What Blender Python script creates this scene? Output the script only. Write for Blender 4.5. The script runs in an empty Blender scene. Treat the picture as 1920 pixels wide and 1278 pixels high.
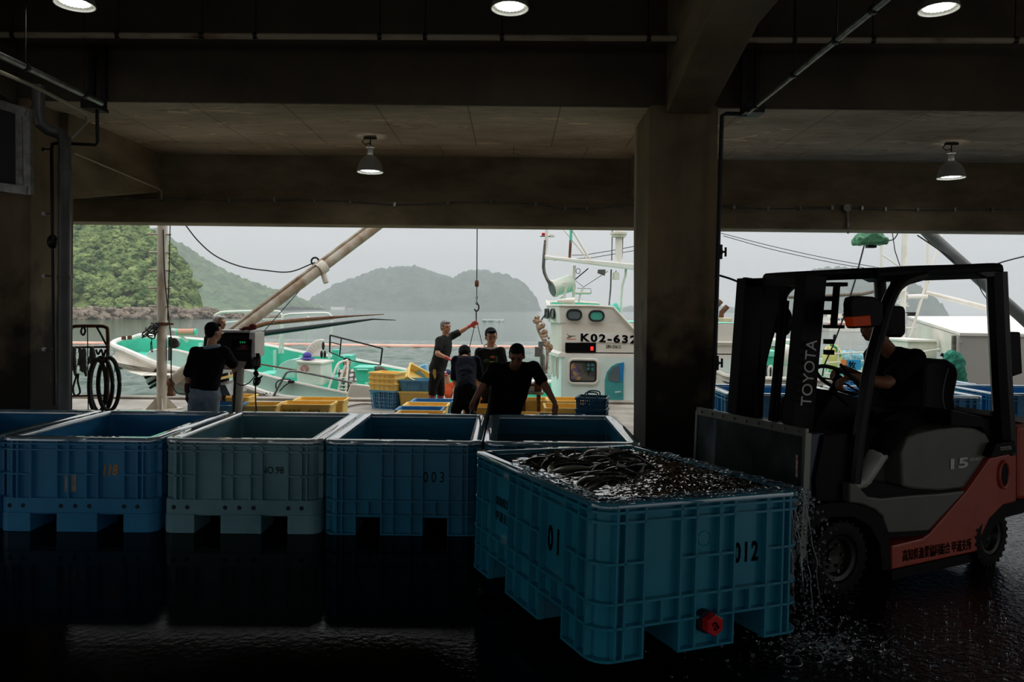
import bpy, bmesh, math, random
from math import sin, cos, pi, radians, sqrt, atan2
from mathutils import Vector, Matrix, noise, Euler

SC = bpy.context.scene
COL = SC.collection
random.seed(7)
V = Vector

# ---------------------------------------------------------------- camera
F = 1400.0                      # focal length in pixels of a 1920 wide frame
CAM_H, PITCH, ROLL, PPY = 1.70, 0.0098, 0.0107, 592.0
cam_data = bpy.data.cameras.new('camera')
cam = bpy.data.objects.new('camera', cam_data)
COL.objects.link(cam)
SC.camera = cam
cam_data.sensor_width = 36.0
cam_data.lens = F / 1920 * 36.0
cam_data.shift_y = (PPY - 639.0) / 1920.0
cam_data.clip_end = 6000
cam_data.clip_start = 0.05
RC = Matrix.Rotation(pi / 2 - PITCH, 3, 'X') @ Matrix.Rotation(ROLL, 3, 'Z')
cam.matrix_world = Matrix.Translation((0, 0, CAM_H)) @ RC.to_4x4()
CAM0 = V((0, 0, CAM_H))

# ---------------------------------------------------------------- exposure
SC.view_settings.view_transform = 'Standard'
SC.view_settings.look = 'None'
SC.view_settings.gamma = 1
SC.view_settings.use_curve_mapping = False
SC.view_settings.exposure = 0.0

# ---------------------------------------------------------------- overcast sky
world = bpy.data.worlds.new('overcast_sky')
SC.world = world
world.use_nodes = True
wn, wl = world.node_tree.nodes, world.node_tree.links
wn.clear()
w_out = wn.new('ShaderNodeOutputWorld')
w_bg = wn.new('ShaderNodeBackground')
w_tc = wn.new('ShaderNodeTexCoord')
w_sep = wn.new('ShaderNodeSeparateXYZ')
w_rmp = wn.new('ShaderNodeValToRGB')
w_no = wn.new('ShaderNodeTexNoise')
w_mix = wn.new('ShaderNodeMix'); w_mix.data_type = 'RGBA'; w_mix.blend_type = 'MULTIPLY'
w_r2 = wn.new('ShaderNodeValToRGB')
wl.new(w_tc.outputs['Generated'], w_sep.inputs[0])
wl.new(w_sep.outputs['Z'], w_rmp.inputs[0])
e = w_rmp.color_ramp.elements
e[0].position = 0.06; e[0].color = (0.180, 0.183, 0.189, 1)      # overcast sky: the zenith is about three times the horizon
e[1].position = 0.9; e[1].color = (0.88, 0.90, 0.93, 1)
w_no.inputs['Scale'].default_value = 1.6
wl.new(w_tc.outputs['Generated'], w_no.inputs['Vector'])
wl.new(w_no.outputs['Fac'], w_r2.inputs[0])
w_r2.color_ramp.elements[0].color = (0.9, 0.9, 0.91, 1); w_r2.color_ramp.elements[0].position = .3
w_r2.color_ramp.elements[1].color = (1.04, 1.04, 1.03, 1); w_r2.color_ramp.elements[1].position = .7
w_mix.inputs[0].default_value = 1
wl.new(w_rmp.outputs[0], w_mix.inputs[6]); wl.new(w_r2.outputs[0], w_mix.inputs[7])
wl.new(w_mix.outputs[2], w_bg.inputs[0])
w_bg.inputs[1].default_value = 2.65
SC.cycles.volume_bounces = 4
SC.cycles.max_bounces = 12
wl.new(w_bg.outputs[0], w_out.inputs[0])

# ---------------------------------------------------------------- pixel helpers (1920x1278 frame)
def ray(px, py):
    u = (px - 960.0) / F
    v = (py - PPY) / F
    return RC @ V((u, -v, -1.0))
def W(px, py, Y):                       # the world point seen at a pixel, at depth Y
    d = ray(px, py)
    return CAM0 + d * (Y / d.y)
def G(px, py, z=0.0):                   # the world point seen at a pixel, at height z
    d = ray(px, py)
    return CAM0 + d * ((z - CAM_H) / d.z)
def WX(px, py, X):
    d = ray(px, py)
    return CAM0 + d * (X / d.x)

# ---------------------------------------------------------------- materials
def lin(c):
    return tuple((x / 255 / 12.92) if x <= 10 else ((x / 255 + .055) / 1.055) ** 2.4 for x in c[:3])
MATS = {}
def mat(name, col, rough=.5, metal=0., noise_=None, bump=None, col2=None, spec=None, emit=None, alpha=None, trans=None, coat=None, stretch=None, ior=None):
    """noise_=(scale, lo, hi) blends col -> col2; bump=(scale, strength, distance)"""
    if name in MATS: return MATS[name]
    m = bpy.data.materials.new(name); m.use_nodes = True
    n, l = m.node_tree.nodes, m.node_tree.links
    p = n['Principled BSDF']
    c = lin(col) + (1,)
    p.inputs['Base Color'].default_value = c
    p.inputs['Roughness'].default_value = rough
    p.inputs['Metallic'].default_value = metal
    if spec is not None: p.inputs['Specular IOR Level'].default_value = spec
    if ior is not None: p.inputs['IOR'].default_value = ior
    if coat: p.inputs['Coat Weight'].default_value = coat
    if trans is not None: p.inputs['Transmission Weight'].default_value = trans
    if alpha is not None: p.inputs['Alpha'].default_value = alpha
    vec = None
    if noise_ or bump:
        tc = n.new('ShaderNodeTexCoord'); mp = n.new('ShaderNodeMapping')
        l.new(tc.outputs['Object'], mp.inputs[0])
        if stretch: mp.inputs['Scale'].default_value = stretch
        vec = mp.outputs[0]
    if noise_:
        t = n.new('ShaderNodeTexNoise'); t.inputs['Scale'].default_value = noise_[0]
        t.inputs['Detail'].default_value = 6; t.inputs['Roughness'].default_value = .62
        l.new(vec, t.inputs['Vector'])
        r = n.new('ShaderNodeValToRGB')
        r.color_ramp.elements[0].position = noise_[1]; r.color_ramp.elements[1].position = noise_[2]
        r.color_ramp.elements[0].color = c
        r.color_ramp.elements[1].color = lin(col2 if col2 else tuple(x * .7 for x in col)) + (1,)
        l.new(t.outputs['Fac'], r.inputs[0]); l.new(r.outputs[0], p.inputs['Base Color'])
    if bump:
        t = n.new('ShaderNodeTexNoise'); t.inputs['Scale'].default_value = bump[0]
        t.inputs['Detail'].default_value = 5
        l.new(vec, t.inputs['Vector'])
        b = n.new('ShaderNodeBump'); b.inputs['Strength'].default_value = bump[1]
        b.inputs['Distance'].default_value = bump[2] if len(bump) > 2 else .02
        l.new(t.outputs['Fac'], b.inputs['Height']); l.new(b.outputs[0], p.inputs['Normal'])
    if emit:
        p.inputs['Emission Color'].default_value = lin(emit[0]) + (1,)
        p.inputs['Emission Strength'].default_value = emit[1]
    MATS[name] = m
    return m

# ---------------------------------------------------------------- mesh builder
def frame_of(d):
    d = V(d).normalized()
    a = V((0, 0, 1)) if abs(d.z) < .95 else V((0, 1, 0))
    s = d.cross(a).normalized(); t = s.cross(d).normalized()
    return s, t, d
class MB:
    def __init__(s): s.v = []; s.f = []
    def add(s, vs, fs, M=None):
        o = len(s.v)
        s.v += [tuple(M @ V(p)) if M is not None else tuple(p) for p in vs]
        s.f += [tuple(i + o for i in f) for f in fs]
        return s
    def box(s, c, d, R=None, M=None):
        c = V(c); x, y, z = d[0] / 2, d[1] / 2, d[2] / 2
        p = [V((a * x, b * y, e * z)) for e in (-1, 1) for a, b in ((-1, -1), (1, -1), (1, 1), (-1, 1))]
        if R is not None: p = [R @ q for q in p]
        return s.add([c + q for q in p], [(3, 2, 1, 0), (4, 5, 6, 7), (0, 1, 5, 4), (1, 2, 6, 5), (2, 3, 7, 6), (3, 0, 4, 7)], M)
    def bb(s, a, b, M=None):
        a = V(a); b = V(b)
        return s.box((a + b) / 2, [abs(b[i] - a[i]) for i in range(3)], None, M)
    def bar(s, p0, p1, w, h, up=None):
        p0, p1 = V(p0), V(p1); d = (p1 - p0).normalized()
        u = V(up) if up else (V((0, 0, 1)) if abs(d.z) < .95 else V((0, 1, 0)))
        a = d.cross(u).normalized(); b = a.cross(d).normalized()
        p = [q + a * i * w / 2 + b * j * h / 2 for q in (p0, p1) for i, j in ((-1, -1), (1, -1), (1, 1), (-1, 1))]
        return s.add(p, [(0, 1, 2, 3), (7, 6, 5, 4), (4, 5, 1, 0), (5, 6, 2, 1), (6, 7, 3, 2), (7, 4, 0, 3)])
    def tube(s, pts, r, n=8, closed=False, cap=True):
        pts = [V(p) for p in pts]; N = len(pts)
        rs = r if isinstance(r, (list, tuple)) else [r] * N
        vs = []; prev = None
        for i, p in enumerate(pts):
            if closed: d = pts[(i + 1) % N] - pts[i - 1]
            else: d = pts[min(i + 1, N - 1)] - pts[max(i - 1, 0)]
            if d.length < 1e-9: d = V((0, 0, 1))
            d.normalize()
            if prev is None: a, b, _ = frame_of(d)
            else:
                a = prev - d * prev.dot(d)
                if a.length < 1e-6: a = frame_of(d)[0]
                a.normalize(); b = a.cross(d)
            prev = a
            vs += [p + (a * cos(2 * pi * k / n) + b * sin(2 * pi * k / n)) * rs[i] for k in range(n)]
        fs = []
        for i in range(N if closed else N - 1):
            j = (i + 1) % N
            for k in range(n):
                k2 = (k + 1) % n
                fs.append((i * n + k, i * n + k2, j * n + k2, j * n + k))
        if cap and not closed:
            fs += [tuple(range(n))[::-1], tuple((N - 1) * n + k for k in range(n))]
        return s.add(vs, fs)
    def cyl(s, p0, p1, r0, r1=None, n=16, cap=True):
        return s.tube([p0, p1], [r0, r0 if r1 is None else r1], n, cap=cap)
    def ball(s, c, r, M=None, nu=14, nv=9):
        r = (r, r, r) if isinstance(r, (int, float)) else r
        vs = [(0, 0, -r[2])]
        for j in range(1, nv):
            t = pi * j / nv
            vs += [(r[0] * sin(t) * cos(2 * pi * i / nu), r[1] * sin(t) * sin(2 * pi * i / nu), -r[2] * cos(t)) for i in range(nu)]
        vs.append((0, 0, r[2])); L = len(vs) - 1; fs = []
        for i in range(nu):
            k = (i + 1) % nu
            fs.append((0, 1 + k, 1 + i)); fs.append((L, L - nu + i, L - nu + k))
            for j in range(nv - 2):
                a = 1 + j * nu
                fs.append((a + i, a + k, a + nu + k, a + nu + i))
        T = Matrix.Translation(V(c))
        if M is not None: T = T @ M.to_4x4()
        return s.add(vs, fs, T)
    def lathe(s, prof, M=None, n=24, cap=False):
        vs = []; fs = []
        for r, z in prof: vs += [(r * cos(2 * pi * k / n), r * sin(2 * pi * k / n), z) for k in range(n)]
        for i in range(len(prof) - 1):
            for k in range(n):
                k2 = (k + 1) % n
                fs.append((i * n + k, i * n + k2, (i + 1) * n + k2, (i + 1) * n + k))
        if cap: fs += [tuple(range(n))[::-1], tuple((len(prof) - 1) * n + k for k in range(n))]
        return s.add(vs, fs, M)
    def prism(s, poly, fn, t0, t1):
        n = len(poly)
        vs = [fn(a, b, t0) for a, b in poly] + [fn(a, b, t1) for a, b in poly]
        fs = [tuple(range(n))[::-1], tuple(range(n, 2 * n))] + [(i, (i + 1) % n, n + (i + 1) % n, n + i) for i in range(n)]
        return s.add(vs, fs)
    def grid(s, fn, nu, nv, wrap=False):
        vs = [fn(i / nu, j / nv) for j in range(nv + 1) for i in range(nu + 1)]
        fs = [(j * (nu + 1) + i, j * (nu + 1) + i + 1, (j + 1) * (nu + 1) + i + 1, (j + 1) * (nu + 1) + i) for j in range(nv) for i in range(nu)]
        return s.add(vs, fs)
    def build(s, name, m, parent=None, smooth=False, bevel=0, label=None, M=None, fix=True, kind=None, angle=35):
        me = bpy.data.meshes.new(name)
        vs = s.v
        if M is not None: vs = [tuple(M @ V(p)) for p in vs]
        # keep vertices near their own centre so object coordinates stay small
        me.from_pydata(vs, [], s.f); me.validate(); me.update()
        if fix:
            b = bmesh.new(); b.from_mesh(me)
            bmesh.ops.recalc_face_normals(b, faces=b.faces); b.to_mesh(me); b.free()
        if smooth:
            for p in me.polygons: p.use_smooth = True
            try:
                me.set_sharp_from_angle(angle=radians(angle))
            except Exception: pass
        me.materials.append(m)
        o = bpy.data.objects.new(name, me); COL.objects.link(o)
        if parent is not None: attach(o, parent)
        if bevel:
            bv = o.modifiers.new('bevel', 'BEVEL'); bv.width = bevel; bv.segments = 2; bv.limit_method = 'ANGLE'; bv.angle_limit = radians(40)
        if label: o['label'] = label
        if kind: o['kind'] = kind
        return o
def wmat(o):
    if o.parent is None: return o.matrix_basis.copy()
    return wmat(o.parent) @ o.matrix_parent_inverse @ o.matrix_basis
def attach(o, parent):
    o.parent = parent
    o.matrix_parent_inverse = wmat(parent).inverted()
def thing(name, label, cat, loc=(0, 0, 0), rz=0, group=None):
    o = bpy.data.objects.new(name, None); COL.objects.link(o)
    o.empty_display_size = .1
    o.location = loc; o.rotation_euler = (0, 0, rz)
    o['label'] = label; o['category'] = cat
    if group: o['group'] = group
    return o
def tag(o, label, cat, group=None, kind=None):
    o['label'] = label; o['category'] = cat
    if group: o['group'] = group
    if kind: o['kind'] = kind
    return o
def struct(o, label=None):
    o['kind'] = 'structure'
    if label: o['label'] = label
    return o
def copy_tree(o, loc=None, rz=None, label=None, parent=None, M=None):
    c = o.copy(); COL.objects.link(c)
    if parent is not None: c.parent = parent
    for ch in [x for x in o.children]: copy_tree(ch, parent=c)
    if parent is None:
        if loc is not None: c.location = loc
        if rz is not None: c.rotation_euler = (0, 0, rz)
        if M is not None: c.matrix_basis = M
        if label: c['label'] = label
    return c
def text_mesh(s, size, extrude=.001, width=None, height=None, bold=0, shear=0, spacing=1):
    cu = bpy.data.curves.new('lettering_curve', 'FONT')
    cu.body = s; cu.size = size; cu.extrude = extrude; cu.align_x = 'CENTER'; cu.align_y = 'CENTER'
    cu.offset = bold; cu.shear = shear; cu.space_character = spacing; cu.resolution_u = 3
    t = bpy.data.objects.new('lettering_tmp', cu); COL.objects.link(t)
    dg = bpy.context.evaluated_depsgraph_get()
    me = bpy.data.meshes.new_from_object(t.evaluated_get(dg))
    bpy.data.objects.remove(t); bpy.data.curves.remove(cu)
    if len(me.vertices):
        xs = [v.co.x for v in me.vertices]; ys = [v.co.y for v in me.vertices]
        cx, cy = (max(xs) + min(xs)) / 2, (max(ys) + min(ys)) / 2
        sx = width / (max(xs) - min(xs)) if width else 1
        sy = height / (max(ys) - min(ys)) if height else (sx if width else 1)
        if not width: sx = sy
        for v in me.vertices: v.co.x = (v.co.x - cx) * sx; v.co.y = (v.co.y - cy) * sy
    return me
def lettering(s, origin, right, up, m, parent, width=None, height=None, name='lettering', bold=0, label=None, spacing=1, shear=0):
    """raised letters centred at origin, reading along `right`, top towards `up`"""
    me = text_mesh(s, .1, .0008, width, height, bold, shear, spacing)
    r = V(right).normalized(); u = V(up).normalized(); n = r.cross(u)
    M = Matrix((r, u, n)).transposed().to_4x4(); M.translation = V(origin)
    me.transform(M)
    me.materials.clear(); me.materials.append(m)
    o = bpy.data.objects.new(name, me); COL.objects.link(o)
    if parent is not None: attach(o, parent)
    if label: o['label'] = label
    return o
def catmull(pts, n=6):
    pts = [V(p) for p in pts]
    P = [pts[0] * 2 - pts[1]] + pts + [pts[-1] * 2 - pts[-2]]
    out = []
    for i in range(1, len(P) - 2):
        for k in range(n):
            t = k / n; a, b, c, d = P[i - 1], P[i], P[i + 1], P[i + 2]
            out.append(.5 * ((2 * b) + (c - a) * t + (2 * a - 5 * b + 4 * c - d) * t * t + (3 * b - a - 3 * c + d) * t ** 3))
    out.append(pts[-1]); return out
def sag(a, b, s, n=14):
    a, b = V(a), V(b)
    return [a.lerp(b, i / n) - V((0, 0, 4 * s * (i / n) * (1 - i / n))) for i in range(n + 1)]
def one(label, cat, name, m, fn, group=None, **k):
    """a thing that is a single mesh"""
    b = MB(); fn(b); o = b.build(name, m, **k); return tag(o, label, cat, group)
# ================================================================ THE PLACE
FLOOR_Z = 0.0
QUAY_Y = 13.7
SEA_Z = -1.35
def concrete(name, c, c2, sc=1.2, rough=.85, bump=(9, .35, .01), stretch=None):
    m = mat(name, c, rough, noise_=(sc, .34, .68), col2=c2, bump=bump, stretch=stretch); return m
M_CONC = concrete('concrete_board_marked', (142, 128, 102), (98, 86, 64), 1.1, stretch=(1, 1, 2.5))
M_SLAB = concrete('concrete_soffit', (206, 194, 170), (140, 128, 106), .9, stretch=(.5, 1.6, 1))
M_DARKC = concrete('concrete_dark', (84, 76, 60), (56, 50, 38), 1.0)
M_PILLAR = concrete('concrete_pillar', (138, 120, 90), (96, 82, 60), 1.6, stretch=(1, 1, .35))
M_QUAY = concrete('quay_concrete', (164, 156, 142), (112, 104, 92), 1.5, .6)

def shade_foot(m, h):
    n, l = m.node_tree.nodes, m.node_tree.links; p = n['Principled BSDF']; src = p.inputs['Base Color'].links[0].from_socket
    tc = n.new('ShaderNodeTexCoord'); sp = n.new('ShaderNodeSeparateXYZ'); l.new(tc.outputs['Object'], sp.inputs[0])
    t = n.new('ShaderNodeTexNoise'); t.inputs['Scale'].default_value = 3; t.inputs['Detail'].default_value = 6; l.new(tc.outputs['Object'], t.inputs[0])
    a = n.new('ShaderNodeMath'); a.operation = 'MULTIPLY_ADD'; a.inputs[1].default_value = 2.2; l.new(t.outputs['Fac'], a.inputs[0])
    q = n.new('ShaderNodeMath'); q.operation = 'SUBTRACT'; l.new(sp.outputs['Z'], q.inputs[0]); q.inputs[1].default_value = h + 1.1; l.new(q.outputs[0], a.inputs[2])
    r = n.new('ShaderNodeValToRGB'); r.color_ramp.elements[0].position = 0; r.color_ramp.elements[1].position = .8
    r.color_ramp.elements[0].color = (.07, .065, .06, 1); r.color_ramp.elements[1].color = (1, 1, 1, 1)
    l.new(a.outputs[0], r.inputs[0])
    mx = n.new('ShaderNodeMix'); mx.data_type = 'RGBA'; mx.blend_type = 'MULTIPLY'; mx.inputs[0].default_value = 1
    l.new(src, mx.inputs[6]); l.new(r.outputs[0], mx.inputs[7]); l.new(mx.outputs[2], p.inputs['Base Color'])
shade_foot(M_PILLAR, 1.1)      # shade on the lower pillars, painted into the colour with a ragged edge

# wet floor: dark slab, film of water, ripples where water has splashed
mf = mat('wet_floor', (22, 21, 20), .1, bump=(7, .2, .01))
def floor_mat():
    m = mf; n, l = m.node_tree.nodes, m.node_tree.links; p = n['Principled BSDF']
    for x in [x for x in n if x.type in ('TEX_NOISE', 'BUMP')]: n.remove(x)
    tc = n.new('ShaderNodeTexCoord')
    ms = n.new('ShaderNodeTexNoise'); ms.inputs['Scale'].default_value = .9; ms.inputs['Detail'].default_value = 4
    l.new(tc.outputs['Object'], ms.inputs['Vector'])
    fine = n.new('ShaderNodeTexNoise'); fine.inputs['Scale'].default_value = 26; fine.inputs['Detail'].default_value = 4
    l.new(tc.outputs['Object'], fine.inputs['Vector'])
    # distance from the splash beside the forklift
    vd = n.new('ShaderNodeVectorMath'); vd.operation = 'DISTANCE'; vd.inputs[1].default_value = (3.2, 3.9, 0)
    l.new(tc.outputs['Object'], vd.inputs[0])
    rr = n.new('ShaderNodeMapRange'); rr.inputs[1].default_value = 1.4; rr.inputs[2].default_value = 3.6
    rr.inputs[3].default_value = 1.; rr.inputs[4].default_value = .05
    l.new(vd.outputs['Value'], rr.inputs[0])
    b1 = n.new('ShaderNodeBump'); b1.inputs['Distance'].default_value = .01
    r3 = n.new('ShaderNodeMapRange'); r3.inputs[1].default_value = .8; r3.inputs[2].default_value = 3.4; r3.inputs[3].default_value = .55; r3.inputs[4].default_value = .03
    l.new(vd.outputs['Value'], r3.inputs[0]); l.new(r3.outputs[0], p.inputs['Specular IOR Level'])
    l.new(rr.outputs[0], b1.inputs['Strength']); l.new(fine.outputs['Fac'], b1.inputs['Height'])
    l.new(b1.outputs[0], p.inputs['Normal'])
    r = n.new('ShaderNodeValToRGB'); r.color_ramp.elements[0].position = .4; r.color_ramp.elements[1].position = .62
    r.color_ramp.elements[0].color = (.025, .025, .025, 1); r.color_ramp.elements[1].color = (.11, .11, .11, 1)
    l.new(ms.outputs['Fac'], r.inputs[0]); l.new(r.outputs[0], p.inputs['Roughness'])
    p.inputs['Base Color'].default_value = (.0035, .0034, .0033, 1)
    p.inputs['Specular IOR Level'].default_value = .1
    b1.inputs['Distance'].default_value = .012
floor_mat()
b = MB(); b.bb((-14, -12, -.3), (14, 8.3, 0)); struct(b.build('floor', mf))
b = MB(); b.bb((-40, 8.3, -.3), (40, QUAY_Y, 0)); b.bb((-40, QUAY_Y - .5, -3), (40, QUAY_Y, -.3))
struct(b.build('quay', M_QUAY))
b = MB(); b.bb((-40, QUAY_Y - .28, 0), (40, QUAY_Y - .02, .045)); struct(b.build('quay_kerb', M_QUAY, bevel=.015))

# pillars, beams and the slabs between them
PY0, PY1 = 7.40, 8.14          # pillar depth
SOF = 3.71                     # underside of the outer slab and of the front beam
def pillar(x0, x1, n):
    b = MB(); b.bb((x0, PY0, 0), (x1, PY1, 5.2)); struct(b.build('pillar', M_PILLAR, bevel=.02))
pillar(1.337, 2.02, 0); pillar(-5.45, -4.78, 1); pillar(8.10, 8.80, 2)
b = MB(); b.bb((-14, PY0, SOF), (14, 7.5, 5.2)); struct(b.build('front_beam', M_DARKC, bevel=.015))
def slab_marks(m):          # board joints and pale lime stains of the soffit
    n, l = m.node_tree.nodes, m.node_tree.links; p = n['Principled BSDF']; src = p.inputs['Base Color'].links[0].from_socket
    tc = n.new('ShaderNodeTexCoord'); bk = n.new('ShaderNodeTexBrick'); bk.inputs['Scale'].default_value = 1
    bk.inputs['Brick Width'].default_value = .92; bk.inputs['Row Height'].default_value = 1.85; bk.inputs['Mortar Size'].default_value = .008; bk.inputs['Mortar Smooth'].default_value = .5
    bk.inputs['Color1'].default_value = bk.inputs['Color2'].default_value = (1, 1, 1, 1); bk.inputs['Mortar'].default_value = (.45, .42, .38, 1)
    l.new(tc.outputs['Object'], bk.inputs['Vector'])
    mp = n.new('ShaderNodeMapping'); mp.inputs['Scale'].default_value = (.55, 2.2, 1); l.new(tc.outputs['Object'], mp.inputs[0])
    t = n.new('ShaderNodeTexNoise'); t.inputs['Scale'].default_value = 2.4; t.inputs['Detail'].default_value = 9; t.inputs['Distortion'].default_value = 1.6; l.new(mp.outputs[0], t.inputs['Vector'])
    r = n.new('ShaderNodeValToRGB'); e = r.color_ramp.elements; e[0].position = .56; e[0].color = (1, 1, 1, 1); e[1].position = .66; e[1].color = (1.5, 1.5, 1.45, 1)
    k = e.new(.6); k.color = (.72, .7, .66, 1); l.new(t.outputs['Fac'], r.inputs[0])
    a = n.new('ShaderNodeMix'); a.data_type = 'RGBA'; a.blend_type = 'MULTIPLY'; a.inputs[0].default_value = 1; l.new(src, a.inputs[6]); l.new(bk.outputs['Color'], a.inputs[7])
    c = n.new('ShaderNodeMix'); c.data_type = 'RGBA'; c.blend_type = 'MULTIPLY'; c.inputs[0].default_value = 1; l.new(a.outputs[2], c.inputs[6]); l.new(r.outputs[0], c.inputs[7])
    l.new(c.outputs[2], p.inputs['Base Color'])
slab_marks(M_SLAB)
b = MB(); b.bb((-14, 7.44, SOF - .004), (14, 9.95, 5.2)); struct(b.build('outer_slab', M_SLAB))
b = MB()
b.bb((-14, 9.95, 2.79), (14, 10.3, 5.2)); b.bb((-14, 9.90, 2.79), (14, 9.95, 3.10))
struct(b.build('edge_beam', M_CONC, bevel=.012))
def bracket(x0, x1):
    b = MB()
    b.prism([(7.88, SOF), (7.88, 2.80), (9.95, 3.20), (9.95, SOF)], lambda y, z, t: (t, y, z), x0, x1)
    struct(b.build('cantilever_bracket', M_CONC, bevel=.01))
bracket(-5.05, -4.69); bracket(1.55, 1.85); bracket(8.3, 8.6)
# cross girder with a haunch over the pillar
b = MB()
b.prism([(7.40, 3.64), (5.95, 3.98), (-12, 3.98), (-12, 5.2), (7.40, 5.2)], lambda y, z, t: (t, y, z), 1.50, 1.935)
struct(b.build('cross_girder', M_CONC, bevel=.015))
b = MB()
b.prism([(7.40, 3.64), (5.95, 3.98), (-12, 3.98), (-12, 5.2), (7.40, 5.2)], lambda y, z, t: (t, y, z), -5.35, -4.9)
struct(b.build('cross_girder', M_DARKC, bevel=.015))
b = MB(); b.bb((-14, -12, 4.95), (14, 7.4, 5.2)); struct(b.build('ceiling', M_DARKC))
for sx, nm in ((-1, 'wall_left'), (1, 'wall_right')):      # unseen flanks, left open between columns to side-light the bins
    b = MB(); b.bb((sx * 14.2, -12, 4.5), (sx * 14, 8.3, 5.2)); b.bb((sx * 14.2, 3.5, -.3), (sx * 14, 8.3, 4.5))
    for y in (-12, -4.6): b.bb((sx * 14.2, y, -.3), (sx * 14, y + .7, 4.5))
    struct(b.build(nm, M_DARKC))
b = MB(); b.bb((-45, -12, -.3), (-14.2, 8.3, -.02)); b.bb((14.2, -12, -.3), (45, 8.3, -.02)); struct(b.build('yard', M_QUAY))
b = MB(); b.bb((-14.2, -12.2, 3.3), (14.2, -12, 5.2))  # unseen wall, its opening sized for soft frontal light on the bins
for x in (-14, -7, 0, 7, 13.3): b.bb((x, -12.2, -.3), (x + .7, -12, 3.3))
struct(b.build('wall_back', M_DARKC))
b = MB(); b.bb((-30, -40, -.3), (30, -12, -.02)); struct(b.build('road_behind', M_QUAY))
# solid wall left of the left pillar
b = MB(); b.bb((-14, 7.45, 0), (-5.45, 7.7, SOF)); struct(b.build('wall_front', M_DARKC))

# ---------------------------------------------------------------- sea
def sea_mat(k=.32, nm='harbour_water'):
    m = bpy.data.materials.new(nm); m.use_nodes = True
    n, l = m.node_tree.nodes, m.node_tree.links; p = n['Principled BSDF']
    p.inputs['Base Color'].default_value = lin((36, 68, 48)) + (1,)
    p.inputs['Roughness'].default_value = .07; p.inputs['IOR'].default_value = 1.33
    tc = n.new('ShaderNodeTexCoord')
    mp = n.new('ShaderNodeMapping'); mp.inputs['Scale'].default_value = (.55, 1.5, 1); l.new(tc.outputs['Object'], mp.inputs[0])
    a = n.new('ShaderNodeTexNoise'); a.inputs['Scale'].default_value = 1.1; a.inputs['Detail'].default_value = 7; a.inputs['Roughness'].default_value = .6
    l.new(mp.outputs[0], a.inputs['Vector'])
    b = n.new('ShaderNodeBump'); b.inputs['Strength'].default_value = k; b.inputs['Distance'].default_value = .35
    l.new(a.outputs['Fac'], b.inputs['Height']); l.new(b.outputs[0], p.inputs['Normal'])
    return m
MSEA = sea_mat()
b = MB(); b.add([(-2500, 70, SEA_Z), (2500, 70, SEA_Z), (2500, 5000, SEA_Z), (-2500, 5000, SEA_Z), (-2500, QUAY_Y, SEA_Z), (-32, QUAY_Y, SEA_Z), (-32, 70, SEA_Z), (32, 70, SEA_Z), (32, QUAY_Y, SEA_Z), (2500, QUAY_Y, SEA_Z)], [(0, 1, 2, 3), (4, 5, 6, 0), (8, 9, 1, 7)])
o = b.build('sea', MSEA, fix=False); tag(o, 'calm grey-green harbour water beyond the quay', 'sea', kind='structure')
def near_sea():
    b = MB()
    def fn(u, v):
        x = -32 + 64 * u; y = QUAY_Y + (70 - QUAY_Y) * v ** 1.5
        a = min(1, (70 - y) / 12) * min(1, (y - QUAY_Y + .3))
        n1 = noise.noise(V((x * .55, y * 1.25, 0))); n2 = noise.noise(V((x * 1.2 + 9, y * 2.7, 4))); n3 = noise.noise(V((x * .16, y * .4, 8)))
        return (x, y, SEA_Z + a * (.16 * n1 + .12 * n2 + .08 * n3))
    b.grid(fn, 420, 300); o = b.build('sea', sea_mat(.07, 'harbour_water_near'), smooth=True, angle=180, fix=False); tag(o, 'rippled green harbour water close to the quay', 'sea', kind='structure')
near_sea()

# ---------------------------------------------------------------- haze over the bay: a real scattering volume
vm = bpy.data.materials.new('sea_haze'); vm.use_nodes = True
n, l = vm.node_tree.nodes, vm.node_tree.links
n.remove(n['Principled BSDF'])
vs_ = n.new('ShaderNodeVolumeScatter'); vs_.inputs['Density'].default_value = .00068; vs_.inputs['Anisotropy'].default_value = .0
vs_.inputs['Color'].default_value = (.82, .83, .84, 1)
l.new(vs_.outputs[0], n['Material Output'].inputs['Volume'])
b = MB(); b.bb((-2500, 60, SEA_Z + .02), (2500, 1300, 120)); o = b.build('haze', vm)
tag(o, 'thin sea haze over the bay in front of the hills', 'haze', kind='stuff')

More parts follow.
